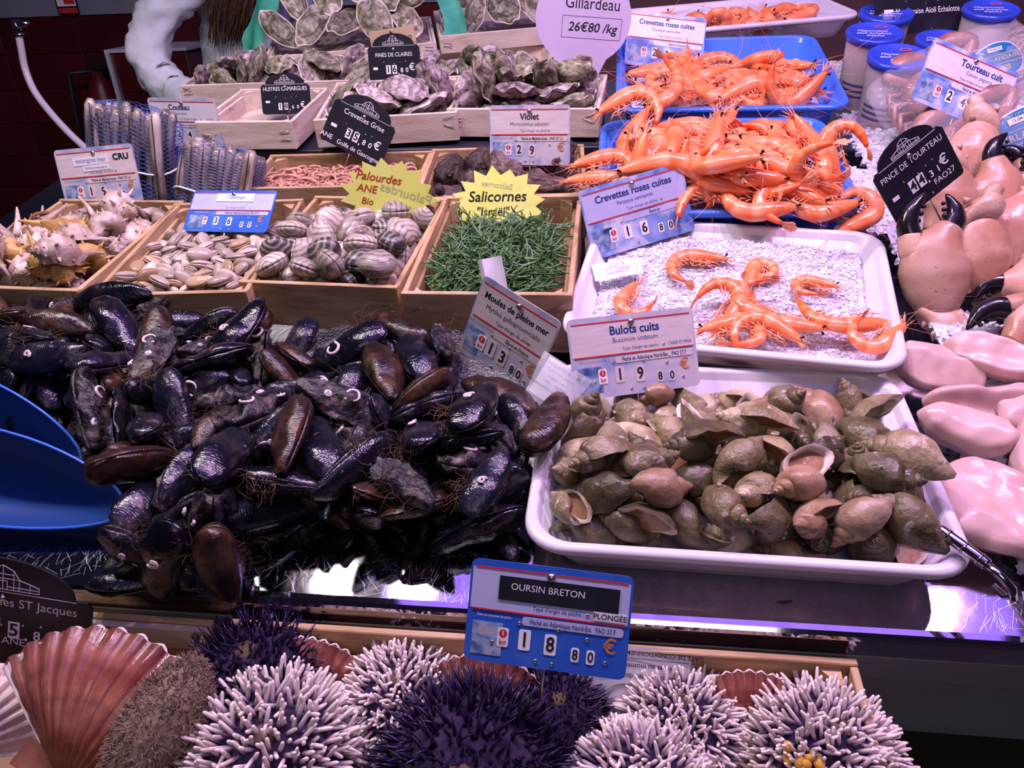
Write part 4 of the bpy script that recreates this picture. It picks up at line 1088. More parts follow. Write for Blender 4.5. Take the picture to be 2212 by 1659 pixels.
SIM['grey'] = '0,108,-650,880,66,1,97,25,6;1,99,-631,861,65,98,2,-3,19;2,94,-597,874,66,95,14,-6,27;1,85,-576,873,67,24,11,29,-92;2,116,-552,880,66,41,7,1,91;2,110,-522,879,66,3,81,-58,-4;1,84,-481,876,65,1,-30,-95,-9;2,103,-465,889,67,6,-2,-2,-100;1,104,-439,883,66,8,6,4,99;1,100,-413,882,67,8,-51,-86,-1;1,118,-662,902,68,67,5,-3,-74;0,84,-627,894,67,98,10,-3,18;1,90,-610,902,68,7,-1,-2,-100;0,88,-564,907,68,3,38,-92,-7;2,86,-537,914,69,4,51,-86,-7;2,93,-516,904,68,81,6,-1,-58;0,112,-493,903,68,85,13,-4,51;2,82,-472,908,68,0,88,46,7;2,87,-439,910,72,51,-77,38,1;2,103,-400,923,69,1,98,21,6;2,117,-665,922,71,98,0,-6,-18;2,117,-647,932,71,100,7,1,3;0,115,-613,934,71,74,11,-2,67;2,106,-592,944,71,49,11,0,87;0,85,-548,940,73,39,-87,29,-11;2,108,-516,945,71,2,100,0,4;1,95,-499,936,70,2,-27,-96,-11;2,90,-457,945,71,91,7,-2,-40;0,112,-431,943,71,60,2,-4,-80;1,111,-405,942,71,92,15,-4,36;1,108,-660,960,73,3,-50,-85,-15;1,119,-639,960,73,1,-60,-79,-12;2,101,-606,974,74,3,-49,-86,-11;2,87,-582,967,73,65,4,0,76;2,114,-544,980,74,2,88,-46,-2;1,93,-513,980,74,87,8,-2,-48;0,88,-501,969,73,27,7,1,96;1,85,-464,974,73,99,10,-2,0;0,102,-438,979,74,3,-41,-90,-11;2,99,-408,982,74,77,9,-1,63;2,85,-653,865,66,64,15,8,-75;0,100,-638,870,67,0,-18,97,-14;0,98,-604,863,65,6,-42,-90,-13;2,117,-578,869,69,14,2,-33,93;1,113,-532,873,69,23,13,96,0;2,92,-511,877,69,95,14,2,28;1,82,-497,868,67,97,3,17,19;1,92,-454,877,66,97,12,-3,20;0,87,-432,887,67,6,-58,-80,9;0,115,-400,875,67,1,99,-1,-12;1,116,-674,879,67,1,5,-99,-10;1,92,-633,899,70,89,-19,-8,41;0,90,-601,908,69,12,94,-33,2;0,84,-574,897,67,1,69,-72,-6;1,112,-543,902,69,2,-62,-76,-21;0,85,-503,884,66,1,-81,-57,-9;0,97,-483,902,71,94,29,-4,19;0,117,-464,908,71,69,-15,17,-69;1,111,-433,903,72,11,21,48,-84;2,105,-397,908,68,3,97,-23,2;0,97,-676,910,69,97,9,-5,-23;2,113,-631,927,72,99,12,10,-1;1,88,-611,919,70,35,-4,6,-93;0,99,-580,936,71,10,21,-97,-10;1,106,-545,932,74,40,-89,20,5;1,120,-526,925,70,95,6,3,-31;0,93,-489,931,72,85,32,-13,40;2,116,-468,929,70,23,-2,-3,-97;1,105,-432,943,75,9,96,-23,9;2,105,-408,929,71,8,20,97,13;0,110,-664,951,74,63,15,1,-76;0,102,-631,973,74,98,11,-4,17;0,107,-611,966,74,12,-85,51,4;0,93,-580,951,73,11,-96,-24,8;2,110,-555,968,73,2,79,-61,-4;0,102,-521,956,73,8,62,78,0;2,109,-498,951,72,2,87,-48,-3;0,97,-452,962,73,3,-92,-38,8;2,88,-441,962,74,14,-69,-70,12;1,85,-400,969,73,97,6,2,22;2,114,-662,870,69,82,1,-15,56;0,115,-636,873,71,40,-6,-9,-91;1,85,-609,857,66,91,26,-10,31;2,91,-585,866,72,66,26,-23,67;1,101,-530,862,70,84,36,-14,37;1,108,-510,865,67,3,-82,55,17;2,88,-492,875,69,1,7,6,100;2,112,-460,870,67,86,23,-7,46;1,119,-424,877,70,80,25,-10,53;0,112,-388,871,68,57,-1,28,-77;1,98,-661,893,71,18,-23,-92,-27;2,83,-647,903,68,1,6,100,7;2,96,-604,893,69,49,11,18,-85;2,106,-586,901,68,91,8,-9,-40;1,116,-550,900,70,17,-7,-20,96;1,82,-519,890,68,1,-38,-92,11;1,112,-490,891,68,8,-90,42,9;0,113,-456,912,72,91,14,21,32;2,91,-448,890,69,83,-7,-2,55;2,85,-401,897,72,76,47,13,-43;1,99,-680,895,68,0,-87,-47,-13;2,81,-626,910,68,3,99,-12,3;2,109,-600,911,72,6,20,-97,11;1,90,-565,925,70,3,-92,39,7;0,119,-548,924,73,1,1,-96,-28;1,112,-517,926,73,97,11,18,11;2,84,-484,927,73,50,21,32,-77;0,108,-467,931,74,18,0,14,97;0,95,-423,929,71,13,-28,95,6;1,86,-398,915,73,12,-48,86,4;0,109,-680,944,75,66,-15,7,73;0,100,-644,947,73,97,17,3,-18;0,112,-596,962,75,20,-92,-34,0;2,83,-570,955,74,91,-11,17,-35;2,92,-556,952,75,22,15,96,3;2,117,-517,965,77,97,-5,-10,-21;0,113,-490,958,74,55,9,11,82;1,83,-464,967,74,10,-90,-40,-9;0,113,-434,960,76,94,10,20,25;1,99,-391,955,72,4,99,-14,2;2,118,-653,860,69,21,-70,64,24;1,119,-645,859,73,5,11,-23,96;0,91,-613,867,70,5,92,39,3;1,100,-576,861,74,5,-7,-91,-41;0,105,-549,866,70,46,-75,47,-1;2,104,-526,863,65,4,-34,-93,-11;2,119,-479,868,70,63,22,23,-71;1,98,-453,868,69,88,36,-2,31;0,86,-420,869,67,19,-24,-89,-34;1,99,-394,870,74,18,-11,-95,-23;0,98,-648,890,73,81,21,5,-54;2,108,-631,889,70,14,-34,-86,-35;0,109,-608,885,70,17,-90,40,-4;0,117,-581,889,70,27,-96,-1,-2;1,112,-548,884,71,53,9,-5,84;1,102,-513,886,72,24,95,-21,5;2,120,-485,885,71,1,96,-27,-7;2,85,-455,900,71,83,25,26,-42;1,83,-441,900,70,9,-6,-43,90;2,80,-416,893,67,85,14,-4,51;2,83,-681,924,71,91,-12,2,-40;0,92,-636,903,72,16,98,-9,6;1,119,-592,907,75,7,-35,-93,9;0,101,-577,919,70,7,-64,76,9;2,112,-553,918,74,90,37,-8,20;2,81,-505,920,70,16,-91,-36,14;1,82,-487,917,69,1,-91,41,4;1,103,-470,938,76,20,91,-36,1;2,100,-431,915,70,9,-69,72,-7;0,112,-416,911,70,86,-1,-11,49;0,106,-676,935,72,82,-7,5,57;2,119,-636,952,78,95,5,6,31;0,108,-610,952,74,26,-1,-19,95;0,94,-567,941,73,2,-13,-18,-97;2,115,-545,949,72,35,6,1,94;2,107,-531,962,75,46,-14,-11,87;0,82,-482,944,71,84,4,6,53;1,97,-470,950,73,1,-47,87,15;1,99,-423,961,74,70,-14,15,-68;0,90,-385,921,69,37,7,0,93;1,117,-665,857,71,35,-92,13,-15;2,95,-633,859,74,10,-99,1,9;1,100,-601,863,71,22,-15,-96,-9;2,98,-575,860,68,37,-92,-9,-2;2,91,-559,866,68,40,-69,60,6;2,90,-519,859,72,44,32,55,-64;2,91,-493,859,69,73,-66,11,15;1,92,-443,868,75,54,-9,-41,-73;2,88,-431,864,67,1,2,-39,92;0,83,-383,865,68,84,48,12,23;2,87,-653,883,72,84,21,-24,43;0,84,-631,883,70,81,43,-17,36;2,104,-615,897,73,7,-44,89,-12;0,96,-576,881,69,31,-95,-9,-3;2,115,-543,875,74,98,22,-2,-2;1,105,-520,892,73,3,14,95,-28;2,87,-477,877,72,27,-61,-73,-14;1,116,-461,890,72,2,-8,99,7;2,97,-432,892,71,99,7,8,10;0,108,-400,885,72,44,86,23,9;2,82,-667,902,72,65,8,4,-76;1,99,-628,911,73,92,-11,11,37;1,98,-598,874,70,23,-89,38,12;2,88,-575,909,72,7,-93,35,-1;2,106,-531,914,74,9,0,100,-5;0,104,-502,914,72,33,-85,-41,7;1,115,-486,918,74,16,2,-15,98;1,99,-448,933,72,15,-78,-59,16;1,87,-429,914,74,7,97,-24,6;0,94,-402,901,71,88,35,-21,26;2,118,-667,922,75,6,-4,99,9;1,99,-623,949,74,59,-16,-20,76;0,114,-605,932,73,12,-96,-19,13;2,95,-571,932,74,17,98,-11,-8;0,92,-541,949,75,80,-6,3,-59;0,99,-528,943,73,20,-10,13,97;2,106,-501,939,75,5,-100,-1,-8;1,81,-476,959,72,2,-44,90,7;0,92,-414,908,73,1,2,98,18;1,89,-414,953,73,1,-33,94,-8;1,114,-674,858,72,17,27,3,-95;2,82,-625,861,69,1,51,-86,-8;2,88,-595,855,71,61,-60,37,35;1,93,-558,859,72,70,56,-21,39;0,86,-552,857,70,74,66,13,-3;2,96,-503,868,72,97,-3,2,-24;0,80,-472,859,68,27,-27,-71,-59;0,116,-449,861,72,70,-63,22,25;2,91,-427,862,72,77,51,-20,33;1,118,-414,866,70,44,-80,35,23;1,86,-672,869,70,89,1,-17,42;0,107,-619,873,66,58,2,2,81;2,115,-589,885,72,1,-12,-12,99;0,103,-561,885,70,59,18,-22,-76;1,94,-534,882,71,27,25,93,-2;1,106,-520,896,75,7,45,88,-10;1,114,-483,867,74,2,23,92,31;1,109,-460,869,75,14,16,-2,-98;2,118,-445,881,72,26,2,12,-96;1,105,-391,881,69,89,7,14,42;0,85,-655,905,73,59,-16,10,-79;2,85,-641,914,71,10,-97,-12,20;1,97,-594,921,73,5,32,93,-20;1,88,-565,896,72,0,-95,-28,14;1,110,-533,896,71,4,-95,-14,27;0,114,-516,907,72,98,13,-12,-6;0,110,-486,893,74,7,-5,-99,7;0,109,-443,921,76,68,-4,-17,-71;0,90,-438,925,71,85,-11,-16,49;2,118,-386,903,70,91,4,21,-36'
SIM['murex'] = '0,99,-967,522,86,1,-33,-89,33;1,122,-891,490,89,37,84,39,0;0,127,-950,570,103,12,-29,-30,90;1,121,-863,578,91,29,-92,-22,13;1,101,-987,646,95,18,42,-12,88;0,127,-892,631,94,3,-98,14,15;1,110,-963,703,99,98,2,18,-2;1,105,-855,708,92,14,-70,-65,26;0,102,-943,493,106,51,-47,-24,-68;1,127,-917,496,125,8,52,81,-24;0,107,-1014,538,93,81,26,30,42;2,121,-840,544,118,30,78,-55,1;0,128,-953,664,104,2,-19,-90,-39;0,108,-838,617,108,48,15,33,80;1,108,-926,731,99,29,31,-47,77;0,97,-831,738,99,31,47,-73,40;0,130,-1000,500,109,22,-31,77,51;1,103,-843,487,94,17,-11,41,-89;1,112,-977,608,91,29,93,21,-10;2,100,-905,558,96,31,91,2,29;2,118,-938,616,117,55,-61,-43,38;2,126,-901,602,145,39,-7,-46,-79;1,113,-884,748,101,19,-39,-54,-73;0,129,-882,717,129,2,13,97,19;2,118,-987,519,152,53,45,62,35;2,103,-849,488,125,21,40,85,-26;1,122,-984,544,117,93,26,-15,-23;0,126,-928,556,140,23,-92,-19,24;1,112,-977,634,127,59,55,22,55;1,95,-878,672,95,19,-55,-81,-3;1,106,-987,747,97,24,-10,39,88;1,126,-832,666,93,8,-81,57,12;2,102,-948,520,150,45,-88,-2,-18;2,101,-884,490,144,48,-17,-80,32;1,95,-997,582,105,21,-63,-72,-19;0,104,-879,533,113,14,50,12,84;1,116,-1016,619,108,24,58,25,74;1,123,-857,643,131,15,-77,56,-26;1,100,-1015,669,96,17,68,28,66;0,115,-908,687,97,67,59,42,16;0,118,-965,487,181,67,58,21,-42;1,123,-847,489,165,9,-85,-42,29;1,128,-1024,568,133,60,-14,-78,13;1,117,-873,562,147,20,87,45,-10'
SIM['mussels'] = '1,153,-979,276,69,15,-83,-51,13;2,117,-910,287,63,18,13,-10,-97;0,139,-786,293,65,3,-7,4,100;0,83,-726,260,49,47,4,-5,88;3,82,-779,363,80,21,-96,-18,4;1,78,-668,187,37,31,1,94,-11;3,94,-588,80,12,99,11,-3,-10;3,67,-506,41,8,0,-97,24,7;4,97,-415,42,11,60,-2,8,80;0,135,-394,106,15,98,5,5,18;4,72,-350,100,10,26,86,44,7;0,95,-253,120,12,42,10,31,85;1,92,-224,75,12,3,17,-97,-15;0,67,-106,85,8,58,-2,8,81;4,106,-1113,184,33,3,6,-53,-84;4,75,-886,358,77,78,12,0,61;1,76,-812,263,51,13,11,77,62;5,106,-765,388,91,6,-18,86,47;0,98,-783,330,72,9,-99,-1,6;0,88,-666,394,90,79,27,12,54;3,126,-616,320,75,40,-86,-32,8;4,128,-590,115,17,12,4,87,48;2,86,-543,138,21,3,5,-84,54;1,124,-464,146,22,27,-92,28,-1;3,156,-388,176,36,44,-88,17,1;5,108,-353,192,39,86,-35,26,-24;2,126,-247,163,28,7,98,17,1;0,77,-183,162,21,7,-97,-22,9;0,107,-121,160,25,9,30,-52,-79;0,65,-1048,212,34,72,52,-4,-46;5,62,-976,244,43,9,-96,26,5;1,65,-912,259,47,8,-92,-38,-7;5,141,-823,250,72,2,31,22,-92;2,116,-744,232,49,50,-8,-39,77;0,72,-677,146,14,92,14,2,38;1,103,-634,204,36,9,77,62,15;5,119,-581,261,54,74,18,9,-64;5,109,-513,244,49,28,-95,11,7;0,137,-448,153,50,56,-7,7,82;4,86,-411,216,40,45,-89,-11,1;1,124,-289,215,44,32,-71,62,-8;2,94,-259,220,42,65,-11,-34,67;2,65,-200,238,44,14,-38,90,17;0,137,-133,226,51,23,-94,23,-10;0,142,-1042,258,58,81,53,16,19;0,108,-856,377,87,3,-78,-62,-8;4,69,-825,432,99,24,11,10,-96;3,156,-739,428,112,86,50,-2,8;3,153,-653,240,51,94,12,0,33;2,102,-633,370,86,10,12,-21,-97;0,68,-551,334,70,9,5,92,37;1,120,-510,378,89,12,-52,82,21;0,123,-435,362,84,55,17,11,-81;2,86,-360,281,60,74,2,-5,67;3,79,-341,323,69,5,-12,82,56;0,119,-250,330,74,82,14,0,55;0,132,-216,287,62,11,-70,68,19;0,155,-109,356,89,30,-75,59,4;0,94,-1118,216,37,13,-98,-13,5;3,139,-1049,340,79,6,12,-5,-99;3,100,-887,283,91,12,6,-2,-99;1,135,-848,294,73,52,22,-22,-80;1,72,-754,196,43,91,2,-33,-23;0,86,-726,326,73,66,-12,-18,72;0,151,-692,253,75,14,87,-47,10;5,73,-558,56,11,21,11,13,-96;0,64,-544,33,8,90,8,12,40;1,107,-457,75,13,2,-62,-78,3;3,152,-389,88,40,90,32,23,17;4,101,-321,78,13,2,9,-30,-95;0,69,-259,81,8,94,3,8,32;0,100,-209,83,37,24,-6,-24,-94;0,155,-141,87,26,2,23,-50,-84;1,72,-1095,249,46,29,-90,-32,0;0,114,-1020,181,59,31,89,-10,-31;5,92,-922,324,69,6,84,52,10;0,136,-780,233,62,11,74,47,47;0,103,-744,258,82,46,29,17,83;0,89,-653,141,15,36,10,12,-92;2,148,-537,292,70,24,21,72,61;3,154,-558,57,39,16,51,80,28;0,68,-537,113,8,7,24,97,4;4,115,-494,77,15,29,49,76,32;5,121,-410,139,36,10,31,81,-50;2,141,-340,137,43,69,-65,28,17;1,152,-238,110,49,34,-31,-22,-86;1,104,-146,166,35,22,-50,72,-42;0,140,-130,127,41,31,21,65,-66;2,147,-1063,159,34,0,2,-50,87;1,134,-1003,206,39,20,-90,37,12;4,121,-943,220,55,44,-32,78,-31;0,71,-800,215,87,27,22,0,94;3,145,-713,162,36,31,7,54,78;2,80,-657,156,37,45,-45,-31,71;1,130,-594,185,32,74,14,-5,66;3,114,-513,162,42,9,-93,17,-30;0,69,-468,205,31,95,28,8,7;1,151,-452,205,64,64,12,-31,-69;5,148,-402,237,63,68,-6,-4,-73;2,148,-321,207,58,52,-20,-17,81;1,79,-234,234,42,1,-86,46,23;0,128,-211,201,43,17,-11,-97,-13;1,88,-177,218,57,4,42,86,27;0,68,-1082,387,85,0,-61,-79,-12;1,113,-997,313,70,93,28,2,24;0,65,-969,354,75,11,-86,47,15;2,124,-816,383,102,65,-43,-51,36;5,93,-747,362,91,56,18,42,-69;4,108,-705,371,92,81,-23,34,-41;2,72,-570,403,92,7,40,-71,-57;5,154,-512,357,113,2,-81,-56,-17;0,98,-479,245,67,81,25,-6,53;2,98,-472,284,60,72,62,-2,-32;5,153,-356,354,89,16,16,11,-97;1,96,-290,335,74,8,84,51,19;3,138,-264,256,70,52,3,20,83;0,102,-196,355,81,7,-58,-79,-18;1,157,-139,280,64,3,28,95,9;4,62,-1156,159,16,70,24,8,-67;1,112,-958,336,91,6,-86,49,15;0,89,-879,407,101,34,86,-36,-13;4,104,-852,412,110,21,83,-51,-3;0,136,-734,300,94,10,48,87,5;5,135,-618,175,58,5,60,79,10;5,83,-647,126,31,7,11,-19,-97;0,78,-606,27,9,4,95,-31,-8;0,64,-537,86,8,53,0,7,85;5,152,-459,-3,55,39,-41,64,52;1,136,-396,-2,53,40,-60,43,55;0,124,-360,77,56,21,-16,-51,-82;0,117,-268,86,36,24,45,74,-43;3,63,-173,83,47,63,4,38,68;0,110,-162,107,40,55,-10,82,8;1,125,-1135,124,25,66,13,7,73;5,157,-1000,75,21,18,-95,-24,11;3,113,-947,372,89,57,63,-17,-50;0,96,-807,308,89,3,68,72,13;0,95,-838,253,96,66,45,-15,-58;3,87,-675,295,62,36,9,30,88;3,116,-590,42,20,32,35,60,64;0,119,-526,76,30,71,-22,22,-63;5,73,-512,21,25,39,-18,9,-90;3,148,-358,98,79,94,-34,6,1;3,87,-309,104,53,18,-70,68,-14;1,77,-295,117,38,69,-9,-2,72;1,70,-177,131,10,95,8,2,29;2,128,-146,143,77,89,-24,18,35;2,113,-1046,113,16,26,15,-28,-91;4,90,-1008,106,13,13,41,-73,-54;2,124,-886,130,139,21,-7,31,-93;2,143,-819,68,138,40,80,43,14;3,87,-722,170,69,51,33,76,24;1,145,-693,183,70,43,78,-30,-34;5,111,-623,100,28,25,-12,22,94;0,72,-542,221,36,4,41,89,18;4,73,-490,128,19,43,3,-52,74;0,115,-474,111,40,58,33,32,67;1,123,-367,215,79,79,-12,33,-50;0,152,-328,154,85,54,6,9,83;0,133,-227,143,65,78,-9,-6,-61;0,129,-179,154,48,37,77,51,11;0,105,-111,219,77,78,36,-6,-51;1,119,-972,429,105,4,100,8,2;1,146,-905,382,112,89,28,2,-36;3,135,-747,181,106,17,-24,-48,83;3,102,-626,401,97,96,17,13,17;3,121,-706,330,99,54,0,47,70;4,142,-610,251,75,78,17,13,-59;5,144,-532,237,81,83,46,-8,31;0,88,-487,279,93,1,39,91,-14;1,91,-436,284,67,56,32,52,55;3,68,-336,296,62,10,-89,34,28;4,72,-316,276,54,70,53,24,43;0,138,-252,315,102,2,-49,-87,-1;4,121,-224,359,96,59,19,42,67;1,72,-179,267,60,24,62,75,1;0,101,-807,222,113,14,-10,-94,29;3,145,-822,303,112,16,-92,35,-3;1,125,-784,361,106,60,25,9,75;1,86,-696,324,77,54,-12,1,83;1,71,-682,275,90,14,-38,-85,33;0,103,-631,217,79,95,5,-10,-30;1,151,-554,-1,83,49,-62,-39,-47;3,108,-524,3,12,3,99,11,-6;0,103,-447,14,15,7,-98,17,-7;0,114,-354,68,110,91,-34,15,16;1,93,-321,105,28,29,21,-78,52;2,70,-282,117,24,12,41,56,-71;1,105,-205,86,62,28,5,-31,-91;0,90,-102,81,73,53,-54,-62,-20;0,89,-894,309,88,97,-20,2,11;4,117,-755,219,93,3,56,45,70;0,104,-691,135,128,94,-4,20,-29;0,105,-1052,3,12,34,8,-3,-94;0,70,-932,195,128,3,92,-38,-8;0,94,-764,83,131,78,1,9,62;4,79,-762,184,65,3,23,88,41;1,137,-634,123,83,58,-23,23,75;0,134,-573,118,68,18,18,31,92;5,101,-564,182,33,64,-14,26,-71;0,65,-498,186,26,83,54,7,-11;2,148,-431,32,73,86,22,-46,4;5,66,-420,169,59,57,12,-27,77;5,138,-394,174,89,52,-70,-48,1;5,92,-310,170,35,10,59,79,-15;5,142,-221,166,93,25,44,86,-8;0,131,-165,178,78,44,88,-9,15;3,132,-918,341,105,9,12,21,97;0,87,-865,258,111,18,16,95,17;1,123,-761,339,127,96,25,12,-2;2,84,-683,423,103,5,-95,-24,-19;2,89,-586,301,89,6,-82,56,8;3,132,-567,374,93,2,36,-70,-62;0,107,-519,200,60,12,74,64,15;2,143,-469,325,87,65,48,-32,-50;0,107,-381,291,76,11,90,-40,15;0,72,-308,261,69,33,46,-42,-71;0,77,-309,376,83,52,5,-4,85;2,64,-219,252,70,12,96,-22,-9;1,109,-183,308,87,4,90,41,-12;3,97,-901,238,131,2,96,29,-6;3,130,-867,180,134,95,14,2,-28;0,109,-634,77,133,27,6,6,-96;1,116,-580,29,57,23,-25,91,22;4,125,-591,169,99,54,63,-28,-49;2,129,-554,155,61,39,-3,-53,75;5,153,-510,80,57,76,23,38,48;2,145,-421,195,102,85,-13,6,51;2,67,-444,109,30,4,57,-80,-19;5,89,-392,124,91,76,-17,-47,-41;5,108,-282,135,54,4,66,75,-6;0,92,-204,213,70,16,53,80,-21;2,108,-136,202,73,83,38,-7,-41;0,104,-1129,339,77,17,6,34,-92;0,148,-968,290,100,14,88,-37,-26;3,140,-890,289,124,9,15,93,-31;0,157,-680,354,114,7,93,-24,-28;1,92,-650,263,89,16,-58,-63,49;1,72,-624,346,83,12,-26,34,89;3,112,-579,234,101,44,-64,-25,58;0,127,-534,206,100,19,-83,47,22;4,108,-490,180,79,29,-77,-41,40;3,66,-415,329,73,83,23,-20,46;4,119,-329,270,81,14,60,-75,-24;1,148,-287,283,100,83,-11,8,-54;5,108,-186,268,82,5,-8,19,98;4,152,-124,277,101,28,5,24,93;3,66,-1115,133,9,38,11,3,-92;1,88,-981,159,28,47,79,16,37;0,147,-871,91,136,18,7,-5,-98;1,131,-685,176,109,14,-65,-74,-6;5,153,-670,102,139,37,3,12,-92;0,147,-603,94,63,41,-1,31,85;1,91,-546,129,86,95,-3,22,21;1,153,-529,102,93,52,68,51,1;4,130,-480,105,76,30,59,-64,-39;1,86,-434,88,38,79,23,4,56;3,149,-277,110,96,34,-33,58,-66;3,90,-267,169,62,10,84,-54,5;0,121,-216,218,94,25,14,-49,-82;2,119,-1077,284,65,47,83,23,21;1,107,-856,356,125,10,9,-47,-87;2,134,-806,256,138,31,-32,-76,47;3,96,-768,296,104,23,-35,90,-14;0,135,-660,274,112,83,-13,17,51;2,138,-602,284,117,71,2,6,-71;2,91,-560,338,95,41,-22,7,-88;2,124,-478,224,92,11,-15,98,-3;0,78,-428,308,77,28,37,48,74;1,96,-422,325,94,29,15,34,88;2,144,-326,224,99,9,20,-12,97;1,126,-289,395,96,26,8,4,96;3,69,-240,257,88,11,55,-83,9;3,95,-128,316,84,88,27,2,-38;5,127,-1157,73,14,63,-1,9,77;2,154,-1103,23,20,31,74,-52,-30;0,98,-823,199,131,31,-4,7,95;1,118,-707,228,110,83,-29,-5,47;4,71,-661,188,65,62,-14,-19,75;2,144,-638,187,105,74,-37,46,-32;1,88,-558,191,60,61,65,6,-45;5,79,-527,159,78,82,-49,14,-27;0,119,-474,56,55,51,77,16,35;0,150,-415,99,116,70,15,35,60;1,142,-356,140,114,26,-71,64,-16;0,94,-284,159,82,21,68,-57,-42;0,73,-290,77,45,11,79,-14,-58;5,107,-1063,200,44,54,80,-7,-25;3,103,-929,264,101,65,22,31,65;0,107,-875,319,134,80,57,-10,-13;5,138,-737,268,126,30,-95,-8,-6;1,126,-633,343,112,73,2,14,-67;0,69,-667,322,70,68,9,15,71;0,74,-557,278,90,58,5,-16,79;0,142,-516,280,115,22,12,-34,-91;1,98,-422,283,96,1,94,-16,-31;0,82,-414,250,87,91,40,1,14;1,102,-469,167,96,15,67,-71,-11;0,100,-265,201,85,12,81,0,-57;1,116,-227,241,102,26,32,-54,-73;1,142,-69,198,97,5,77,63,3;0,109,-719,93,135,91,5,-4,42;0,133,-774,161,135,9,69,72,0;3,100,-646,141,103,39,4,91,-11;1,130,-625,5,45,3,50,20,-84;0,129,-553,159,102,18,40,90,-8;5,110,-501,13,52,61,-70,22,29;0,72,-456,92,56,60,32,3,-73;4,132,-432,95,87,42,79,-33,-30;5,152,-156,206,111,13,72,68,-2;5,123,-128,106,88,7,-79,-61,-6;4,117,-217,89,90,93,21,-1,-31;1,114,-1105,126,34,14,-39,-73,-54;0,128,-979,182,61,45,45,-56,-53;1,141,-987,208,97,12,-23,96,-9;5,102,-777,306,128,30,-5,36,88'
SIM['oysB'] = '1,104,-542,1151,130,94,8,-1,32;0,89,-428,1154,124,6,-84,-53,3;0,92,-528,1271,136,26,4,15,-95;1,88,-454,1249,135,98,-3,-4,17;0,90,-559,1124,159,99,8,14,0;2,92,-378,1167,144,68,3,-11,-73;1,100,-532,1228,144,5,0,94,34;1,103,-450,1302,153,38,1,31,87;1,95,-523,1134,176,3,-95,-13,27;0,104,-405,1147,168,14,96,18,18;1,100,-574,1189,154,5,-97,2,-24;1,100,-419,1322,171,74,-26,42,46;0,89,-496,1132,199,8,19,5,98;2,86,-453,1185,143,44,74,50,8;2,86,-603,1260,141,12,-78,-56,25;2,95,-472,1249,175,5,-21,-82,53;2,106,-507,1138,235,0,-14,-99,-9;1,108,-456,1187,192,4,2,22,-98;0,92,-569,1308,152,11,20,89,-38;1,86,-499,1198,164,21,-90,-36,-6;2,109,-588,1200,220,20,-60,75,-21;0,92,-438,1145,206,11,-97,20,10;2,94,-575,1166,191,30,0,95,-6;1,89,-388,1266,146,70,42,28,50;1,100,-579,1238,181,93,-10,-5,35;0,110,-375,1221,189,69,32,61,21'
SIM['oysC'] = '2,106,-238,1267,142,81,10,-2,-58;2,93,-167,1222,136,87,3,2,-49;2,90,-295,1299,141,19,61,73,24;1,110,-89,1180,130,2,-89,-46,-2;1,92,-226,1169,128,8,1,-1,-100;2,90,-92,1154,169,14,-11,18,97;1,88,-273,1181,147,59,-17,-2,79;0,97,-95,1210,164,2,-9,9,99;1,102,-191,1171,156,6,-20,-97,9;0,100,-177,1316,143,2,6,9,-99;2,107,-192,1271,172,79,9,-2,-61;1,87,-119,1170,188,98,-14,-15,-4;1,91,-246,1233,166,5,-96,21,-16;2,96,-119,1272,146,30,-8,-4,-95;1,97,-305,1240,164,58,-25,76,-12;2,103,-134,1292,190,68,24,3,69;1,99,-300,1184,192,50,-73,-40,24;2,100,-57,1293,158,48,44,17,74;2,102,-266,1171,217,76,21,61,5;1,97,-76,1244,197,62,59,-50,15;1,92,-202,1164,192,19,98,0,-2;2,108,-91,1209,212,36,0,46,81;2,92,-223,1206,211,72,-12,19,65;2,96,-145,1198,209,11,66,59,-46;2,103,-257,1251,212,54,-44,18,69;2,88,-179,1172,226,74,4,46,49;2,90,-178,1256,207,1,99,-15,8;2,102,-83,1150,237,74,42,33,-42'
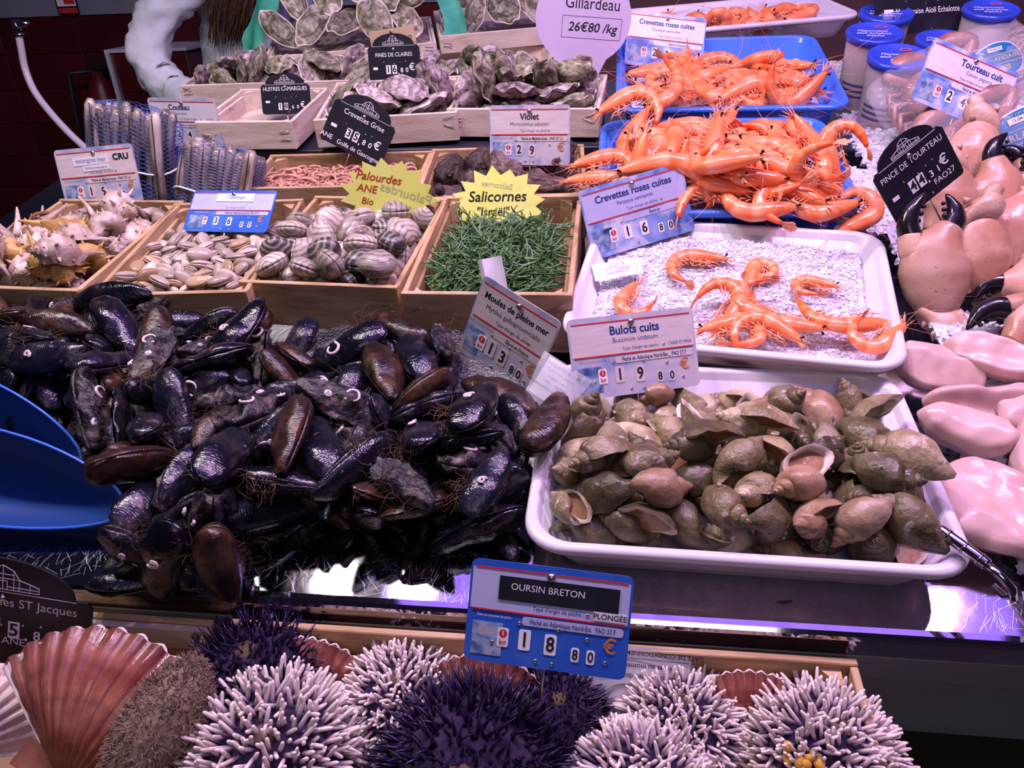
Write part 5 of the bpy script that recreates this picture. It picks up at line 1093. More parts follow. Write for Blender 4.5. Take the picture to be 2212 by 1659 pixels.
SIM['oysD'] = '1,83,-1034,1543,124,10,2,2,99;0,89,-911,1596,127,10,-99,13,3;2,92,-838,1574,132,81,7,17,-56;1,83,-777,1566,126,82,10,3,57;0,94,-689,1589,127,1,-44,-90,-1;2,89,-558,1584,130,82,10,0,57;1,89,-480,1558,124,15,-86,49,-2;1,99,-405,1598,128,1,12,-98,-13;2,81,-331,1579,128,25,4,9,-96;2,96,-265,1570,126,7,71,70,4;0,81,-985,1565,136,7,19,-10,97;0,88,-896,1547,129,1,29,91,31;1,98,-836,1494,126,85,18,2,50;2,84,-734,1539,126,22,-66,-70,13;2,99,-636,1601,141,13,64,-75,11;2,88,-610,1550,126,11,68,70,17;0,87,-524,1534,130,71,24,8,-66;0,84,-411,1540,127,30,-88,-37,-1;1,100,-329,1509,127,68,9,-8,72;2,83,-281,1571,156,21,67,70,12;2,100,-952,1535,140,28,-79,-53,-15;0,91,-899,1495,139,30,33,5,-89;0,90,-822,1485,154,34,9,-10,93;2,87,-774,1494,126,16,-55,-82,-5;0,84,-689,1540,144,68,56,8,-47;0,93,-630,1503,141,56,44,2,-71;1,96,-557,1499,129,0,-73,-63,-27;2,81,-424,1481,122,5,-8,-18,98;2,83,-308,1484,154,9,2,11,99;2,97,-213,1594,131,14,-54,-82,14;2,97,-1016,1613,134,4,4,8,-99;2,98,-911,1481,174,24,52,-6,-82;2,83,-846,1475,181,94,29,-13,-13;2,96,-767,1527,166,96,19,12,14;1,81,-682,1484,120,2,36,91,21;2,89,-627,1470,162,85,42,-20,23;1,91,-486,1522,151,49,28,-2,83;2,89,-427,1497,155,91,-2,3,-42;2,83,-336,1597,159,93,20,-15,-28;0,93,-222,1526,142,8,34,27,90;2,80,-1035,1482,134,56,-32,-67,37;2,82,-949,1472,157,75,19,-63,3;0,95,-822,1560,160,98,16,13,0;1,87,-762,1483,171,73,16,34,-57;2,96,-715,1490,149,49,27,20,-80;2,88,-580,1524,158,13,71,67,17;0,81,-461,1501,175,7,69,69,19;2,85,-375,1500,146,59,-59,42,-34;0,89,-316,1541,169,34,-86,33,-16;2,86,-210,1475,147,71,47,38,-37;1,87,-1061,1479,145,58,27,73,23;0,93,-995,1503,167,15,44,82,-34;0,85,-929,1525,173,47,-80,-12,35;2,86,-729,1475,187,20,-9,-97,-12;0,96,-662,1508,175,50,-30,67,-46;1,85,-551,1488,192,6,96,-26,7;1,87,-517,1487,173,97,12,-19,-6;2,95,-403,1493,201,67,-23,-34,-62;2,94,-351,1508,176,3,55,71,-45;1,81,-250,1494,146,58,1,-82,6;2,90,-988,1464,144,75,-54,36,11;2,85,-1051,1554,152,35,76,52,18'
SIM['palou'] = '0,101,-512,541,71,9,-100,2,0;1,93,-449,544,70,5,-13,99,-3;0,90,-344,533,70,93,-4,-1,-38;0,108,-508,587,75,11,3,9,-99;1,111,-449,591,78,1,19,94,29;1,111,-394,547,76,3,-9,-30,95;0,94,-476,631,76,99,11,-3,-4;1,105,-425,638,78,3,-52,85,-3;1,114,-375,629,79,93,-2,-5,36;0,94,-504,754,83,91,-2,-5,41;0,90,-442,758,83,1,3,10,-99;0,107,-362,728,85,2,-33,-93,14;0,87,-480,511,68,19,-94,-27,2;0,86,-408,507,68,36,-5,8,93;0,101,-368,505,78,15,65,56,-48;0,98,-514,555,102,4,27,94,-22;0,85,-473,557,90,86,-17,-10,47;0,104,-384,584,80,9,-6,58,81;0,87,-512,660,78,90,-14,-13,-38;0,96,-454,628,105,94,-16,6,-29;1,86,-406,610,99,54,24,-14,-79;0,91,-509,707,82,90,-5,25,-37;1,98,-419,698,81,50,-4,-6,86;0,92,-374,679,80,17,98,-10,1;0,93,-518,514,94,16,-87,45,14;0,109,-443,513,92,91,14,7,-37;1,90,-397,506,102,38,42,83,2;1,113,-506,589,115,45,89,0,-7;0,95,-404,543,110,94,-17,-9,27;0,112,-339,601,87,33,54,-3,-77;0,107,-509,628,101,29,22,29,-88;1,103,-428,662,107,18,46,85,-18;0,91,-332,645,83,79,-27,46,-32;1,110,-468,679,83,94,-6,13,31;0,101,-404,745,88,65,49,38,44;0,89,-332,755,92,69,68,7,-24;0,94,-485,514,106,38,-54,24,-71;0,89,-460,504,130,21,85,39,-28;0,103,-343,511,105,26,66,-71,2;0,100,-476,557,126,19,53,-62,-54;0,106,-433,574,110,80,53,4,28;0,112,-349,560,103,31,-94,9,13;0,112,-469,663,128,51,19,-76,-34;0,85,-359,675,110,80,16,23,-54;1,90,-384,647,108,43,-17,16,87;1,114,-469,730,94,60,23,-41,65;1,88,-389,703,101,15,93,-32,-4;1,92,-333,686,85,54,72,-7,-43;0,107,-418,504,134,50,1,60,63;0,104,-341,493,142,7,8,-98,-19;0,98,-516,513,130,9,22,-13,-96;0,92,-398,599,136,5,-45,71,-54;1,103,-375,525,131,4,94,32,-6;0,96,-518,615,138,13,-5,-35,-93;0,99,-422,625,132,50,-1,43,-75;1,97,-368,601,113,63,4,-37,-68;1,105,-489,707,114,12,29,85,43;0,106,-377,738,117,11,70,70,-11;0,107,-340,644,122,17,-87,-44,14;1,94,-519,548,138,6,11,-59,-80;1,105,-440,543,132,68,60,-10,42;0,102,-386,563,138,36,93,8,-3;0,89,-514,648,137,84,-55,6,1;0,104,-466,605,132,79,53,-14,-26;1,101,-337,576,136,66,7,24,71;0,100,-508,677,111,83,41,-39,2;0,108,-434,705,114,19,-11,92,-34'
SIM['violet'] = '2,80,-165,905,95,99,14,-2,1;2,106,-118,845,105,81,-56,6,14;0,87,-295,833,91,97,16,3,19;1,87,-257,898,97,86,3,-2,-52;1,108,-126,962,119,5,-34,46,82;2,81,-314,953,103,54,-10,28,-79;0,95,-287,846,154,27,38,-87,-15;2,97,-198,869,138,23,-51,-80,21;0,89,-249,972,113,2,-84,-54,-4;0,107,-243,854,195,76,-3,49,-42;0,95,-194,949,147,87,-35,-34,-10;1,94,-103,904,137,9,-53,48,-70'
SIM['whelks'] = '0,130,-34,138,29,72,33,37,49;0,118,56,150,31,92,-5,33,-20;0,101,139,167,34,6,-61,-74,-27;0,102,296,132,26,81,37,29,34;1,120,-30,305,35,32,-81,46,-18;0,130,121,307,34,25,-33,-55,73;4,103,220,274,35,23,97,0,7;3,120,280,233,34,58,-48,-44,50;2,112,-22,196,27,41,28,-19,-85;0,92,71,109,27,35,-22,-38,83;4,99,194,105,25,32,28,-38,-82;3,104,222,178,27,16,15,-53,-82;0,108,9,248,26,50,36,-29,-73;0,96,133,223,31,39,-79,-45,15;5,95,165,272,28,79,-57,-7,22;1,131,270,306,30,88,26,12,-39;5,122,17,128,32,64,-41,-15,64;0,116,143,97,31,37,10,38,-84;1,97,194,69,33,9,97,-17,11;1,101,250,149,31,35,-91,-20,8;2,93,23,206,30,26,-47,80,-26;2,120,95,193,28,82,50,-9,-28;0,117,212,236,28,92,35,19,2;0,114,312,309,36,73,-39,55,-10;2,130,-11,75,33,9,-6,-61,-78;5,126,169,83,63,26,-31,41,-82;5,121,233,94,41,12,83,54,-9;2,126,279,76,44,12,-81,-30,49;0,125,-26,258,44,37,54,-28,-70;4,108,80,279,27,65,46,-30,-52;4,116,179,205,36,16,-55,-73,37;2,123,318,263,28,79,34,-1,-51;3,95,-34,135,69,91,-9,30,26;2,127,108,129,30,81,16,3,-56;2,107,187,146,27,93,9,20,29;0,106,315,95,34,6,-45,87,-18;0,102,47,256,28,65,-23,-3,72;0,99,114,260,52,6,-58,-81,-1;4,114,170,311,30,93,-27,13,-19;5,132,317,191,30,57,34,-20,-72;3,94,45,88,27,54,-3,-9,84;2,128,90,79,60,11,-91,39,-9;4,113,216,124,52,70,1,-3,-71;2,131,305,124,61,68,29,30,60;3,125,44,195,53,12,32,50,79;5,106,81,232,44,68,-66,30,-7;0,115,224,304,43,37,-36,31,80;0,132,247,203,62,7,-55,-72,-41;5,118,35,69,60,91,-39,8,-13;1,124,109,170,67,12,-8,-99,8;4,105,158,107,79,88,-4,28,38;0,118,305,76,84,57,78,-12,-23;4,104,-34,173,56,88,-15,-1,46;1,115,71,309,58,78,-57,-23,14;1,114,144,136,54,82,23,27,45;4,122,277,165,61,72,26,61,-21;0,93,-37,79,70,68,-58,27,-36;1,128,207,110,99,59,-75,-21,23;5,121,267,111,61,36,-70,-2,62;3,130,-28,225,74,46,31,70,-46;3,100,147,204,59,39,-67,-60,21;1,120,178,257,49,44,25,-8,-86;3,120,309,240,68,89,-34,-24,17;2,121,-2,106,71,90,31,-27,12;4,119,118,80,81,37,24,73,52;1,101,252,73,80,86,29,-19,38;5,98,12,191,50,56,-10,-16,81;3,97,79,210,63,19,13,32,92;2,114,210,206,72,12,58,77,-25;2,112,296,201,70,26,-5,-4,96;1,105,60,94,89,19,-13,22,-95;4,98,29,254,56,51,-10,25,82;3,115,34,306,33,73,-60,-26,23;4,128,181,163,74,75,-36,-9,-54;5,114,234,164,77,36,4,39,-85;0,111,145,133,100,20,39,-67,-60;0,97,33,115,63,66,26,59,37;3,111,119,211,85,33,-41,-66,54;1,103,174,220,76,52,-50,-69,6;1,104,213,73,75,85,-37,8,38;2,109,47,157,72,87,10,23,-43;2,114,98,125,71,20,22,-63,-72;0,125,165,195,99,98,-16,13,1;0,131,321,160,94,91,36,-13,-19;0,120,8,161,73,57,-6,-8,81;3,106,46,124,95,7,21,-22,-95;5,120,283,118,97,23,-2,48,85;0,107,-7,132,99,96,-5,4,29;5,125,105,156,101,96,-25,1,13'
SIM['white3'] = '1,127,115,1623,182,92,7,-5,-38;3,115,201,1655,182,5,53,-84,-8;4,135,350,1702,184,4,98,-21,-1;3,116,407,1709,182,5,37,-92,-9;3,119,90,1590,186,12,-33,94,6;0,127,231,1629,185,29,19,6,94;1,117,329,1653,185,31,9,9,-94;0,121,432,1688,187,93,18,6,33;0,130,59,1570,188,60,-3,-18,78;3,119,262,1640,184,47,22,10,85;2,132,301,1626,187,46,0,-21,86;1,114,454,1647,181,54,4,2,-84;4,127,136,1563,188,14,96,12,19;2,133,230,1576,193,85,-53,-6,0;1,114,356,1616,185,74,11,13,-65;1,128,456,1651,197,2,96,25,8;2,119,158,1571,180,3,97,22,7;2,112,206,1593,189,4,15,92,-35'


def records(k):
    for q in SIM[k].split(';'):
        a = [int(x) for x in q.split(',')]
        M = T(a[2] / 1000, a[3] / 1000, a[4] / 1000) @ Quaternion((a[5] / 100, a[6] / 100, a[7] / 100, a[8] / 100)).normalized().to_matrix().to_4x4() @ SC(a[1] / 100)
        yield a[0], a[1] / 100, Vector((a[2] / 1000, a[3] / 1000, a[4] / 1000)), M


PILE_IDS = {}
HIDDEN = {}
HIDDEN = {"mussels": [0, 1, 2, 7, 14, 15, 16, 18, 19, 20, 22, 23, 24, 25, 27, 29, 30, 31, 35, 36, 37, 39, 40, 42, 44, 45, 50, 58, 59, 60, 61, 63, 67, 73, 74, 75, 81, 82, 83, 86, 88, 89, 90, 95, 96, 97, 98, 100, 102, 103, 104, 105, 109, 112, 118, 119, 126, 133, 134, 135, 136, 138, 140, 147, 148, 154, 155, 162, 171, 172, 175, 179, 190, 193, 199, 200, 202, 204, 207, 213, 228, 233, 234, 235, 247, 248, 256, 258, 260, 268, 272, 274, 275, 280, 287, 288, 289, 312, 313], "whelks": [1, 2, 3, 8, 11, 13, 14, 20, 21, 30, 39, 66], "clams": [0, 1, 2, 3, 4, 5, 6, 7, 8, 9, 10, 11, 12, 13, 14, 15, 16, 17, 18, 19, 20, 21, 22, 23, 24, 25, 26, 27, 28, 29, 30, 31, 32, 33, 34, 35, 36, 37, 39, 41, 42, 43, 44, 45, 47, 48, 49, 50, 51, 52, 55, 56, 57, 58, 59, 61, 63, 64, 65, 66, 67, 68, 69, 70, 72, 74, 75, 76, 77, 78, 79, 80, 81, 82, 83, 84, 85, 88, 89, 93, 94, 95, 96, 100, 101, 102, 103, 105, 107, 110, 112, 113, 114, 115, 118, 126, 127, 136, 137, 138, 139, 140, 141, 147, 148, 163, 175, 180], "palou": [0, 1, 2, 3, 4, 6, 7, 8, 9, 10, 11, 12, 13, 14, 16, 17, 18, 19, 20, 21, 22, 23, 30, 31, 33, 55], "murex": [0, 2, 4, 5, 6, 10, 18, 19, 20, 24, 26, 29, 34, 35, 39], "oysB": [0, 1, 2, 3, 6, 7, 10, 14, 15, 19, 23], "oysC": [0, 1, 2, 3, 4, 9, 13, 14], "oysD": [0, 1, 2, 3, 4, 5, 6, 8, 9, 10, 11, 12, 13, 14, 15, 16, 17, 18, 20, 23, 24, 25, 26, 27, 28, 30, 34, 36, 38, 42, 45], "blue2": [0, 4, 5, 6, 44], "white3": [0, 8, 12, 16], "grey": [0, 1, 2, 3, 4, 5, 6, 7, 8, 9, 10, 11, 12, 13, 14, 15, 16, 17, 18, 19, 24, 25, 26, 27, 28, 29, 31, 36, 37, 40, 41, 42, 44, 45, 46, 47, 48, 49, 50, 51, 52, 53, 54, 55, 56, 57, 58, 59, 62, 65, 66, 67, 68, 69, 76, 77, 78, 80, 81, 82, 83, 84, 85, 86, 87, 88, 89, 91, 92, 93, 95, 96, 97, 98, 99, 100, 101, 103, 106, 107, 108, 109, 116, 117, 119, 120, 122, 123, 124, 125, 126, 127, 128, 129, 132, 134, 135, 136, 137, 138, 139, 140, 141, 145, 146, 147, 148, 149, 154, 156, 157, 158, 159, 160, 161, 162, 163, 164, 165, 166, 167, 168, 169, 173, 176, 177, 178, 179, 180, 182, 185, 186, 187, 188, 189, 195, 196, 197, 198, 199, 200, 201, 202, 203, 204, 205, 206, 207, 208, 209, 210, 211, 213, 214, 216, 217, 218, 219, 220, 221, 226, 227, 228, 229], "violet": [0, 10], "samphire": [0, 1, 2, 4, 6, 9, 12, 13, 14, 16, 17, 20, 25, 27, 31, 32, 34, 35, 38, 39, 40, 42, 45, 48, 49, 53, 60, 63, 65, 72, 73, 74, 78, 83, 87, 90, 92, 96, 99, 100, 103, 104, 108, 109, 110, 113, 115, 117, 118, 119, 121, 122, 124, 127, 130, 131, 133, 134, 141, 145, 154, 160, 161, 163, 165, 167, 168, 171, 181, 184, 187, 190, 191, 194, 195, 197, 206, 207, 217, 218, 220, 221, 222, 224, 225, 226, 230, 236, 237, 239, 241, 242, 243, 244, 246, 248, 249, 250, 253, 255, 258, 259, 262, 263, 264, 276, 279, 282, 286]}

def bake(stf, proto, M):
    for me, Mp in ([(proto.main, Matrix())] if proto.main else [(p[1], p[2] if len(p) > 2 and p[2] else Matrix()) for p in proto.parts if 'valve' in p[0]]):
        fs = [tuple(p.vertices) for p in me.polygons]
        MM = M @ Mp
        stf.add([v.co for v in me.vertices], fs if MM.determinant() > 0 else [f[::-1] for f in fs], 0, MM)


def pile(k, protos, cat, group, what, where, ok=lambda l: True, dz=0, bed=None):
    stf = B()
    hid = set(HIDDEN.get(k, ()))
    for n, (i, s, l, M) in enumerate(records(k)):
        if not ok(l): continue
        if n in hid:
            bake(stf, protos[i], T(0, 0, dz) @ M); continue
        big = 'large ' if s > 1.12 else 'small ' if s < .84 else ''
        o = protos[i].put(T(0, 0, dz) @ M, big + what[i] + ' ' + where(l), cat, group)
        PILE_IDS[o.name] = (k, n)
    if stf.v:
        m_ = (protos[0].main or protos[0].parts[0][1]).materials[0]
        tag(ob(bed[0], stf.mesh(bed[0], m_), None), bed[1], cat, None, 'stuff')


def w_mus(l):
    a = 'by the blue scoops' if l.x < -.66 else 'by the whelk tray' if l.x > -.24 else 'centre-left' if l.x < -.45 else 'centre-right'
    return a + (', near the crates' if l.y > .33 else ', at the heap\'s foot' if l.y < .12 else ', mid-heap')


SCOOPS = [pose((-.812, .172, .082), 4, 40, -18), pose((-.720, .088, .062), 4, 42, -10)]
def mus_ok(l):
    if l.x > -.37 and l.y < .085: return False
    if l.x > -.20 and .22 < l.y < .37 and l.z > .075: return False
    for S_ in SCOOPS:
        q = S_.inverted() @ l
        if (q.x / .185) ** 2 + (q.y / .10) ** 2 < 1 and -.055 < q.z < .10: return False
    return True
MW = ['glossy black mussel', 'brown-streaked mussel', 'worm-crusted mussel', 'gaping bearded black mussel', 'fibre-matted grey mussel', 'worm-tubed black mussel']
pile('mussels', MUSSEL, 'mussel', 'mussels in the black heap', MW, w_mus, mus_ok, bed=('mussel_bed', 'black mussels packed underneath the visible heap'))
# the heap rests on a low mound of older shells
b = B(); n_ = 40
vs = []; 
for i in range(n_ + 1):
    for j in range(14):
        x, y = -1.15 + 1.05 * i / n_, .15 + .29 * j / 13
        vs.append((x, y, max(.001, (y - .15) * .22 + .010 * fb((x, y, 0), 30, 2))))
b.add(vs, [(i * 14 + j, (i + 1) * 14 + j, (i + 1) * 14 + j + 1, i * 14 + j + 1) for i in range(n_) for j in range(13)])
tag(ob('shell_mound', b.mesh('shell_mound', m_mus), None), 'dark mound of shells under the mussel heap', 'mussels', None, 'stuff')

WW = ['olive-brown whelk', 'rust-coloured ribbed whelk', 'dark lumpy whelk', 'empty-mouthed pale-lipped whelk', 'barnacle-clustered whelk', 'dark barnacled whelk']
def w_wh(l):
    a = 'left side' if l.x < .05 else 'right side' if l.x > .24 else 'middle'
    c = 'front row' if l.y < .13 else 'back row' if l.y > .25 else 'heart'
    return 'in the %s of the tray, %s' % (c, a)
pile('whelks', WHELK, 'whelk', 'whelks in the white tray', WW, w_wh, dz=.005, bed=('whelk_bed', 'whelks buried at the bottom of the white tray'))
tri = lambda l, c: 'front' if l.y < c - .06 else 'back' if l.y > c + .06 else 'middle'
pile('clams', SMOOTH, 'clam', 'small smooth clams in the crate', ['beige smooth clam', 'amber smooth clam'], lambda l: 'at the %s of the clam crate%s' % (tri(l, .6), ' left side' if l.x < -.70 else ' right side' if l.x > -.63 else ''), bed=('smooth_clam_bed', 'smooth clams buried in the crate'))
pile('palou', PALOU, 'clam', 'grooved clams in the crate', ['striped grooved clam', 'dark grooved clam'], lambda l: 'at the %s, under the yellow star%s' % (tri(l, .62), ', left' if l.x < -.46 else ', right' if l.x > -.38 else ''), lambda l: l.z < .165, bed=('grooved_clam_bed', 'grooved clams buried in the crate'))
pile('murex', MUREX, 'sea snail', 'spiny sea snails in the crate', ['long-spined pinkish sea snail', 'short-spined pinkish sea snail', 'ochre spiny sea snail'], lambda l: '%s in the leftmost crate%s' % (tri(l, .62), ', outer' if l.x < -.93 else ', inner'), bed=('sea_snail_bed', 'spiny sea snails buried in the leftmost crate'))
OW = ['violet-grey oyster', 'frilled violet oyster', 'long grey-green oyster']
pile('oysB', OYV, 'oyster', 'oysters behind the tilted black slate', OW, lambda l: 'in the crate behind the tilted slate, %s' % ('left' if l.x < -.53 else 'right' if l.x > -.43 else 'centre'), lambda l: l.z < .215, bed=('oyster_bed', 'oysters buried behind the tilted slate'))
pile('oysC', OYV, 'oyster', 'oysters above the sea squirt sign', OW, lambda l: 'in the crate above the sea squirts, %s' % ('left' if l.x < -.24 else 'right' if l.x > -.12 else 'centre'), lambda l: l.z < .225, bed=('oyster_bed', 'oysters buried above the sea squirt crate'))
pile('oysD', OYV, 'oyster', 'flat oysters in the long crate', OW, lambda l: 'in the long back crate, %s' % ('left third' if l.x < -.8 else 'right third' if l.x > -.45 else 'middle third'), lambda l: l.z < .19, bed=('oyster_bed', 'oysters buried in the long back crate'))
SW = ['hook-curled cooked shrimp', 'half-curled cooked shrimp', 'tightly ringed cooked shrimp', 'nearly straight cooked shrimp', 'bent cooked shrimp']
side = lambda l, c: 'left side' if l.x < c - .07 else 'right side' if l.x > c + .07 else 'middle'
pile('blue2', SHR, 'shrimp', 'shrimps in the nearer blue tray', SW, lambda l: 'in the nearer blue tray, %s %s' % (side(l, .19), tri(l, .87)), dz=.02, bed=('shrimp_bed', 'shrimps buried in the nearer blue tray'))
pile('blue1', SHR, 'shrimp', 'shrimps in the farther blue tray', SW, lambda l: 'in the farther blue tray, %s %s' % (side(l, .23), tri(l, 1.3)), dz=.01, bed=('shrimp_bed', 'shrimps buried in the farther blue tray'))
pile('white3', SHR, 'shrimp', 'shrimps in the topmost white tray', SW, lambda l: 'in the topmost white tray, %s' % side(l, .27), dz=.028, bed=('shrimp_bed', 'shrimps hidden in the topmost white tray'))
pile('grey', GSH, 'shrimp', 'tiny grey shrimps in the crate', ['tiny curled pinkish shrimp', 'tiny straight pinkish shrimp', 'tiny bent pinkish shrimp'], lambda l: 'in the shallow crate, %s' % ('left end' if l.x < -.6 else 'right end' if l.x > -.46 else 'middle'), dz=.030, bed=('grey_shrimp_bed', 'tiny shrimps buried in the shallow crate'))
pile('violet', VIO, 'sea squirt', 'sea squirts in the crate', ['warty dark sea squirt', 'knobbly dark sea squirt', 'ragged dark sea squirt'], lambda l: 'behind the yellow samphire star, %s' % ('left' if l.x < -.2 else 'right'), lambda l: l.z < .15, bed=('sea_squirt_bed', 'sea squirts buried in their crate'))

# big oysters stood up in leaning rows, two deep, so that their faces look out over the stall
def oyster_wall(cx, cy, h, w, rot, rows, cols, rise, lean, group, where, seed):
    g = random.Random(seed)
    for r_ in range(rows):
        for c in range(cols):
            x = (c + .5 + .5 * (r_ % 2) - .25) / cols * w - w / 2 + g.uniform(-.012, .012)
            y = r_ * rise[0] + g.uniform(-.008, .008); z = r_ * rise[1] + g.uniform(-.006, .01)
            k = g.randrange(3); s = g.uniform(.85, 1.12)
            M = T(cx, cy, h) @ RZ(rot) @ T(x, y, z) @ RX(lean + g.uniform(-28, 25)) @ RY(g.uniform(-25, 25)) @ RZ(g.uniform(40, 140) + (180 if g.random() < .3 else 0)) @ SC(s)
            OYS[k].put(M, ['cupped grey-green oyster', 'frilled grey-green oyster', 'long olive oyster'][k] + ' ' + where(r_, c, rows, cols), 'oyster', group)


pos = lambda r_, c, R_, C_: '%s row %s' % (('bottom', 'second', 'third', 'top', 'top', 'top')[r_], 'left' if c < C_ / 3 else 'right' if c >= 2 * C_ / 3 else 'centre')
oyster_wall(-.70, 1.655, .235, .40, 14, 3, 5, (.048, .058), 52, 'big oysters heaped on green cloth', lambda *a: 'on the green cloth, ' + pos(*a), 3)
oyster_wall(-.28, 1.80, .225, .38, 14, 2, 5, (.055, .038), 35, 'big oysters in the right upper box', lambda *a: 'in the upper right box, ' + pos(*a), 8)
# shell scraps in the nearly empty crate
for k, (x, y, a) in enumerate(((-.72, 1.12, 20), (-.76, 1.13, 80), (-.70, 1.15, 200))):
    OYV[k].put(T(x, y, .128) @ RZ(a) @ SC(.45), ['small flat shell left in the nearly empty crate, ' + q for q in ('under the slate', 'at its front', 'at its right')][k], 'oyster')

# ================================================================ things laid out one by one
# ---- the few shrimps left on ice: kind, u, v, h, turn, mirrored, size, lean, label
for k, u_, v_, h_, a, fl, s, ln, lb in (
        (1, .125, .594, .093, 172, 1, 1.05, 8, 'arched cooked shrimp, head to the right, alone at the back of the ice'),
        (2, .225, .566, .092, 75, 0, .95, 10, 'ringed cooked shrimp above the little group on the ice'),
        (0, .295, .535, .088, 158, 1, .80, 5, 'small headless C-shaped cooked shrimp alone on the right of the ice'),
        (4, .165, .482, .090, 68, 1, 1.15, 25, 'cooked shrimp raising its head beside the whelk sign'),
        (1, .207, .480, .094, 150, 0, 1.05, 15, 'cooked shrimp lying across the middle of the little group on ice'),
        (3, .235, .455, .086, 168, 0, 1.05, 5, 'straight cooked shrimp pointing right, middle of the nearly empty tray'),
        (3, .315, .448, .087, 188, 0, 1.1, 5, 'straight cooked shrimp, farthest right but one in the nearly empty tray'),
        (0, .175, .415, .086, 20, 0, 1.1, 10, 'curled cooked shrimp at the front rim of the ice, left'),
        (1, .205, .410, .092, 140, 1, 1.0, 20, 'cooked shrimp leaning on its neighbour at the front of the ice'),
        (4, .352, .408, .088, 215, 0, .95, 20, 'cooked shrimp in the right front corner of the ice, eye up'),
        (4, .035, .500, .080, 250, 1, .9, 10, 'cooked shrimp half hidden behind the whelk price sign')):
    SHR[k].put(T(u_, v_, h_) @ RX(ln) @ RZ(a) @ (RX(180) if fl else Matrix()) @ SC(s * .92), lb, 'shrimp', 'last shrimps on the ice')

# shrimps spilling over the rims of the nearer blue tray
for k, u_, v_, h_, a, fl, s, ln, lb in (
        (1, .000, .815, .165, 20, 0, 1.25, 20, 'cooked shrimp hanging over the left rim of the nearer blue tray, upper'),
        (3, -.005, .770, .150, 8, 0, 1.2, 12, 'straight cooked shrimp poking out left above the blue price sign'),
        (0, .395, .725, .120, 30, 1, 1.25, 30, 'curled cooked shrimp spilled at the right front of the nearer blue tray'),
        (3, .165, .722, .155, 170, 1, 1.25, 25, 'straight cooked shrimp along the front rim of the nearer blue tray, left'),
        (1, .225, .708, .147, 190, 0, 1.3, 30, 'cooked shrimp on the front rim of the nearer blue tray, centre left'),
        (4, .275, .705, .148, 160, 1, 1.3, 30, 'cooked shrimp on the front rim of the nearer blue tray, centre right'),
        (0, .335, .715, .140, 200, 0, 1.25, 25, 'cooked shrimp on the front rim of the nearer blue tray, right'),
        (2, .060, .845, .185, 60, 1, 1.3, 20, 'ringed cooked shrimp on top of the heap, left, near the tray divide'),
        (1, .040, 1.02, .205, 35, 0, 1.3, 35, 'cooked shrimp stretched up between the two blue trays at the left'),
        (4, .390, .86, .175, 100, 0, 1.25, 55, 'cooked shrimp with tail raised at the right rim of the nearer blue tray'),
        (3, .100, 1.08, .215, 40, 1, 1.3, 30, 'long cooked shrimp leaning up behind the blue tray divide')):
    SHR[k].put(T(u_, v_, h_) @ RX(ln) @ RZ(a) @ (RX(180) if fl else Matrix()) @ SC(s * .95), lb, 'shrimp', 'shrimps spilling from the blue trays')

# ---- samphire
m_sal = mat('samphire', [(0, (.026, .075, .020)), (.5, (.06, .15, .04)), (1, (.13, .27, .08))], 60, 4, .3, rough=.3, rough2=.5, bump=(300, .3), hue=.4)
m_sal2 = mat('samphire_grey', [(0, (.06, .14, .06)), (1, (.20, .33, .17))], 60, 4, .3, rough=.35, bump=(300, .3), hue=.3)


def sprig(seed):
    g = random.Random(seed); b = B()
    L_ = .085
    def stem(p, d, l, r_, n=9):
        pts, rs = [], []
        cv = Vector((g.gauss(0, .5), g.gauss(0, .5), g.gauss(0, .3)))
        for i in range(2 * n):
            pts.append(p.copy()); rs.append(r_ * (1.12 if i % 2 else .82) * (1 - .45 * i / (2 * n)))
            p = p + d * l / (2 * n); d = (d + cv * .09).normalized()
        b.tube(pts, rs, 5)
        return pts
    main = stem(Vector((-L_ / 2, 0, 0)), Vector((1, 0, 0)), L_, .0019)
    for _ in range(g.randrange(2, 5)):
        i = g.randrange(3, 12); sd = g.choice((-1, 1))
        stem(main[i], Vector((.85, .45 * sd, g.uniform(-.25, .35))).normalized(), L_ * g.uniform(.25, .5), .0016, 6)
    return b


SPR = [sprig(k) for k in range(7)]
SPM = [q.mesh('samphire_sprig', m_sal if k % 3 else m_sal2) for k, q in enumerate(SPR)]
g = random.Random(21)
def sal_h(x, y): return .092 + .028 * max(0, 1 - ((y + .03) / .18) ** 2) * (1 - (x / .15) ** 2)
stf = B()
for n_ in range(760):
    x, y = g.uniform(-.098, .098), g.uniform(-.15, .10)
    top = n_ < 290
    z = sal_h(x, y) + (g.uniform(-.006, .008) if top else g.uniform(-.03, -.005))
    M = T(-.175, .622, 0) @ RZ(.1) @ T(x * .86, y * .88, z) @ RZ(g.uniform(0, 360)) @ RY(g.gauss(0, 12)) @ RX(g.uniform(0, 360)) @ SC(g.uniform(.65, 1.05))
    k = g.randrange(7)
    if top and n_ not in HIDDEN.get('samphire', ()):
        o = ob('samphire_sprig', SPM[k], None, M)
        tag(o, '%s samphire sprig %s of the heap%s' % ('dark green' if k % 3 else 'grey-green', 'at the front' if y < -.05 else 'at the back' if y > .06 else 'in the middle', ', left side' if x < -.035 else ', right side' if x > .035 else ''), 'samphire', 'samphire sprigs in the crate'); PILE_IDS[o.name] = ('samphire', n_)
    else:
        stf.add(SPR[k].v, SPR[k].f, 0, M)
tag(ob('samphire_bed', stf.mesh('samphire_bed', m_sal), None), 'dense green samphire stems filling the crate underneath', 'samphire', None, 'stuff')

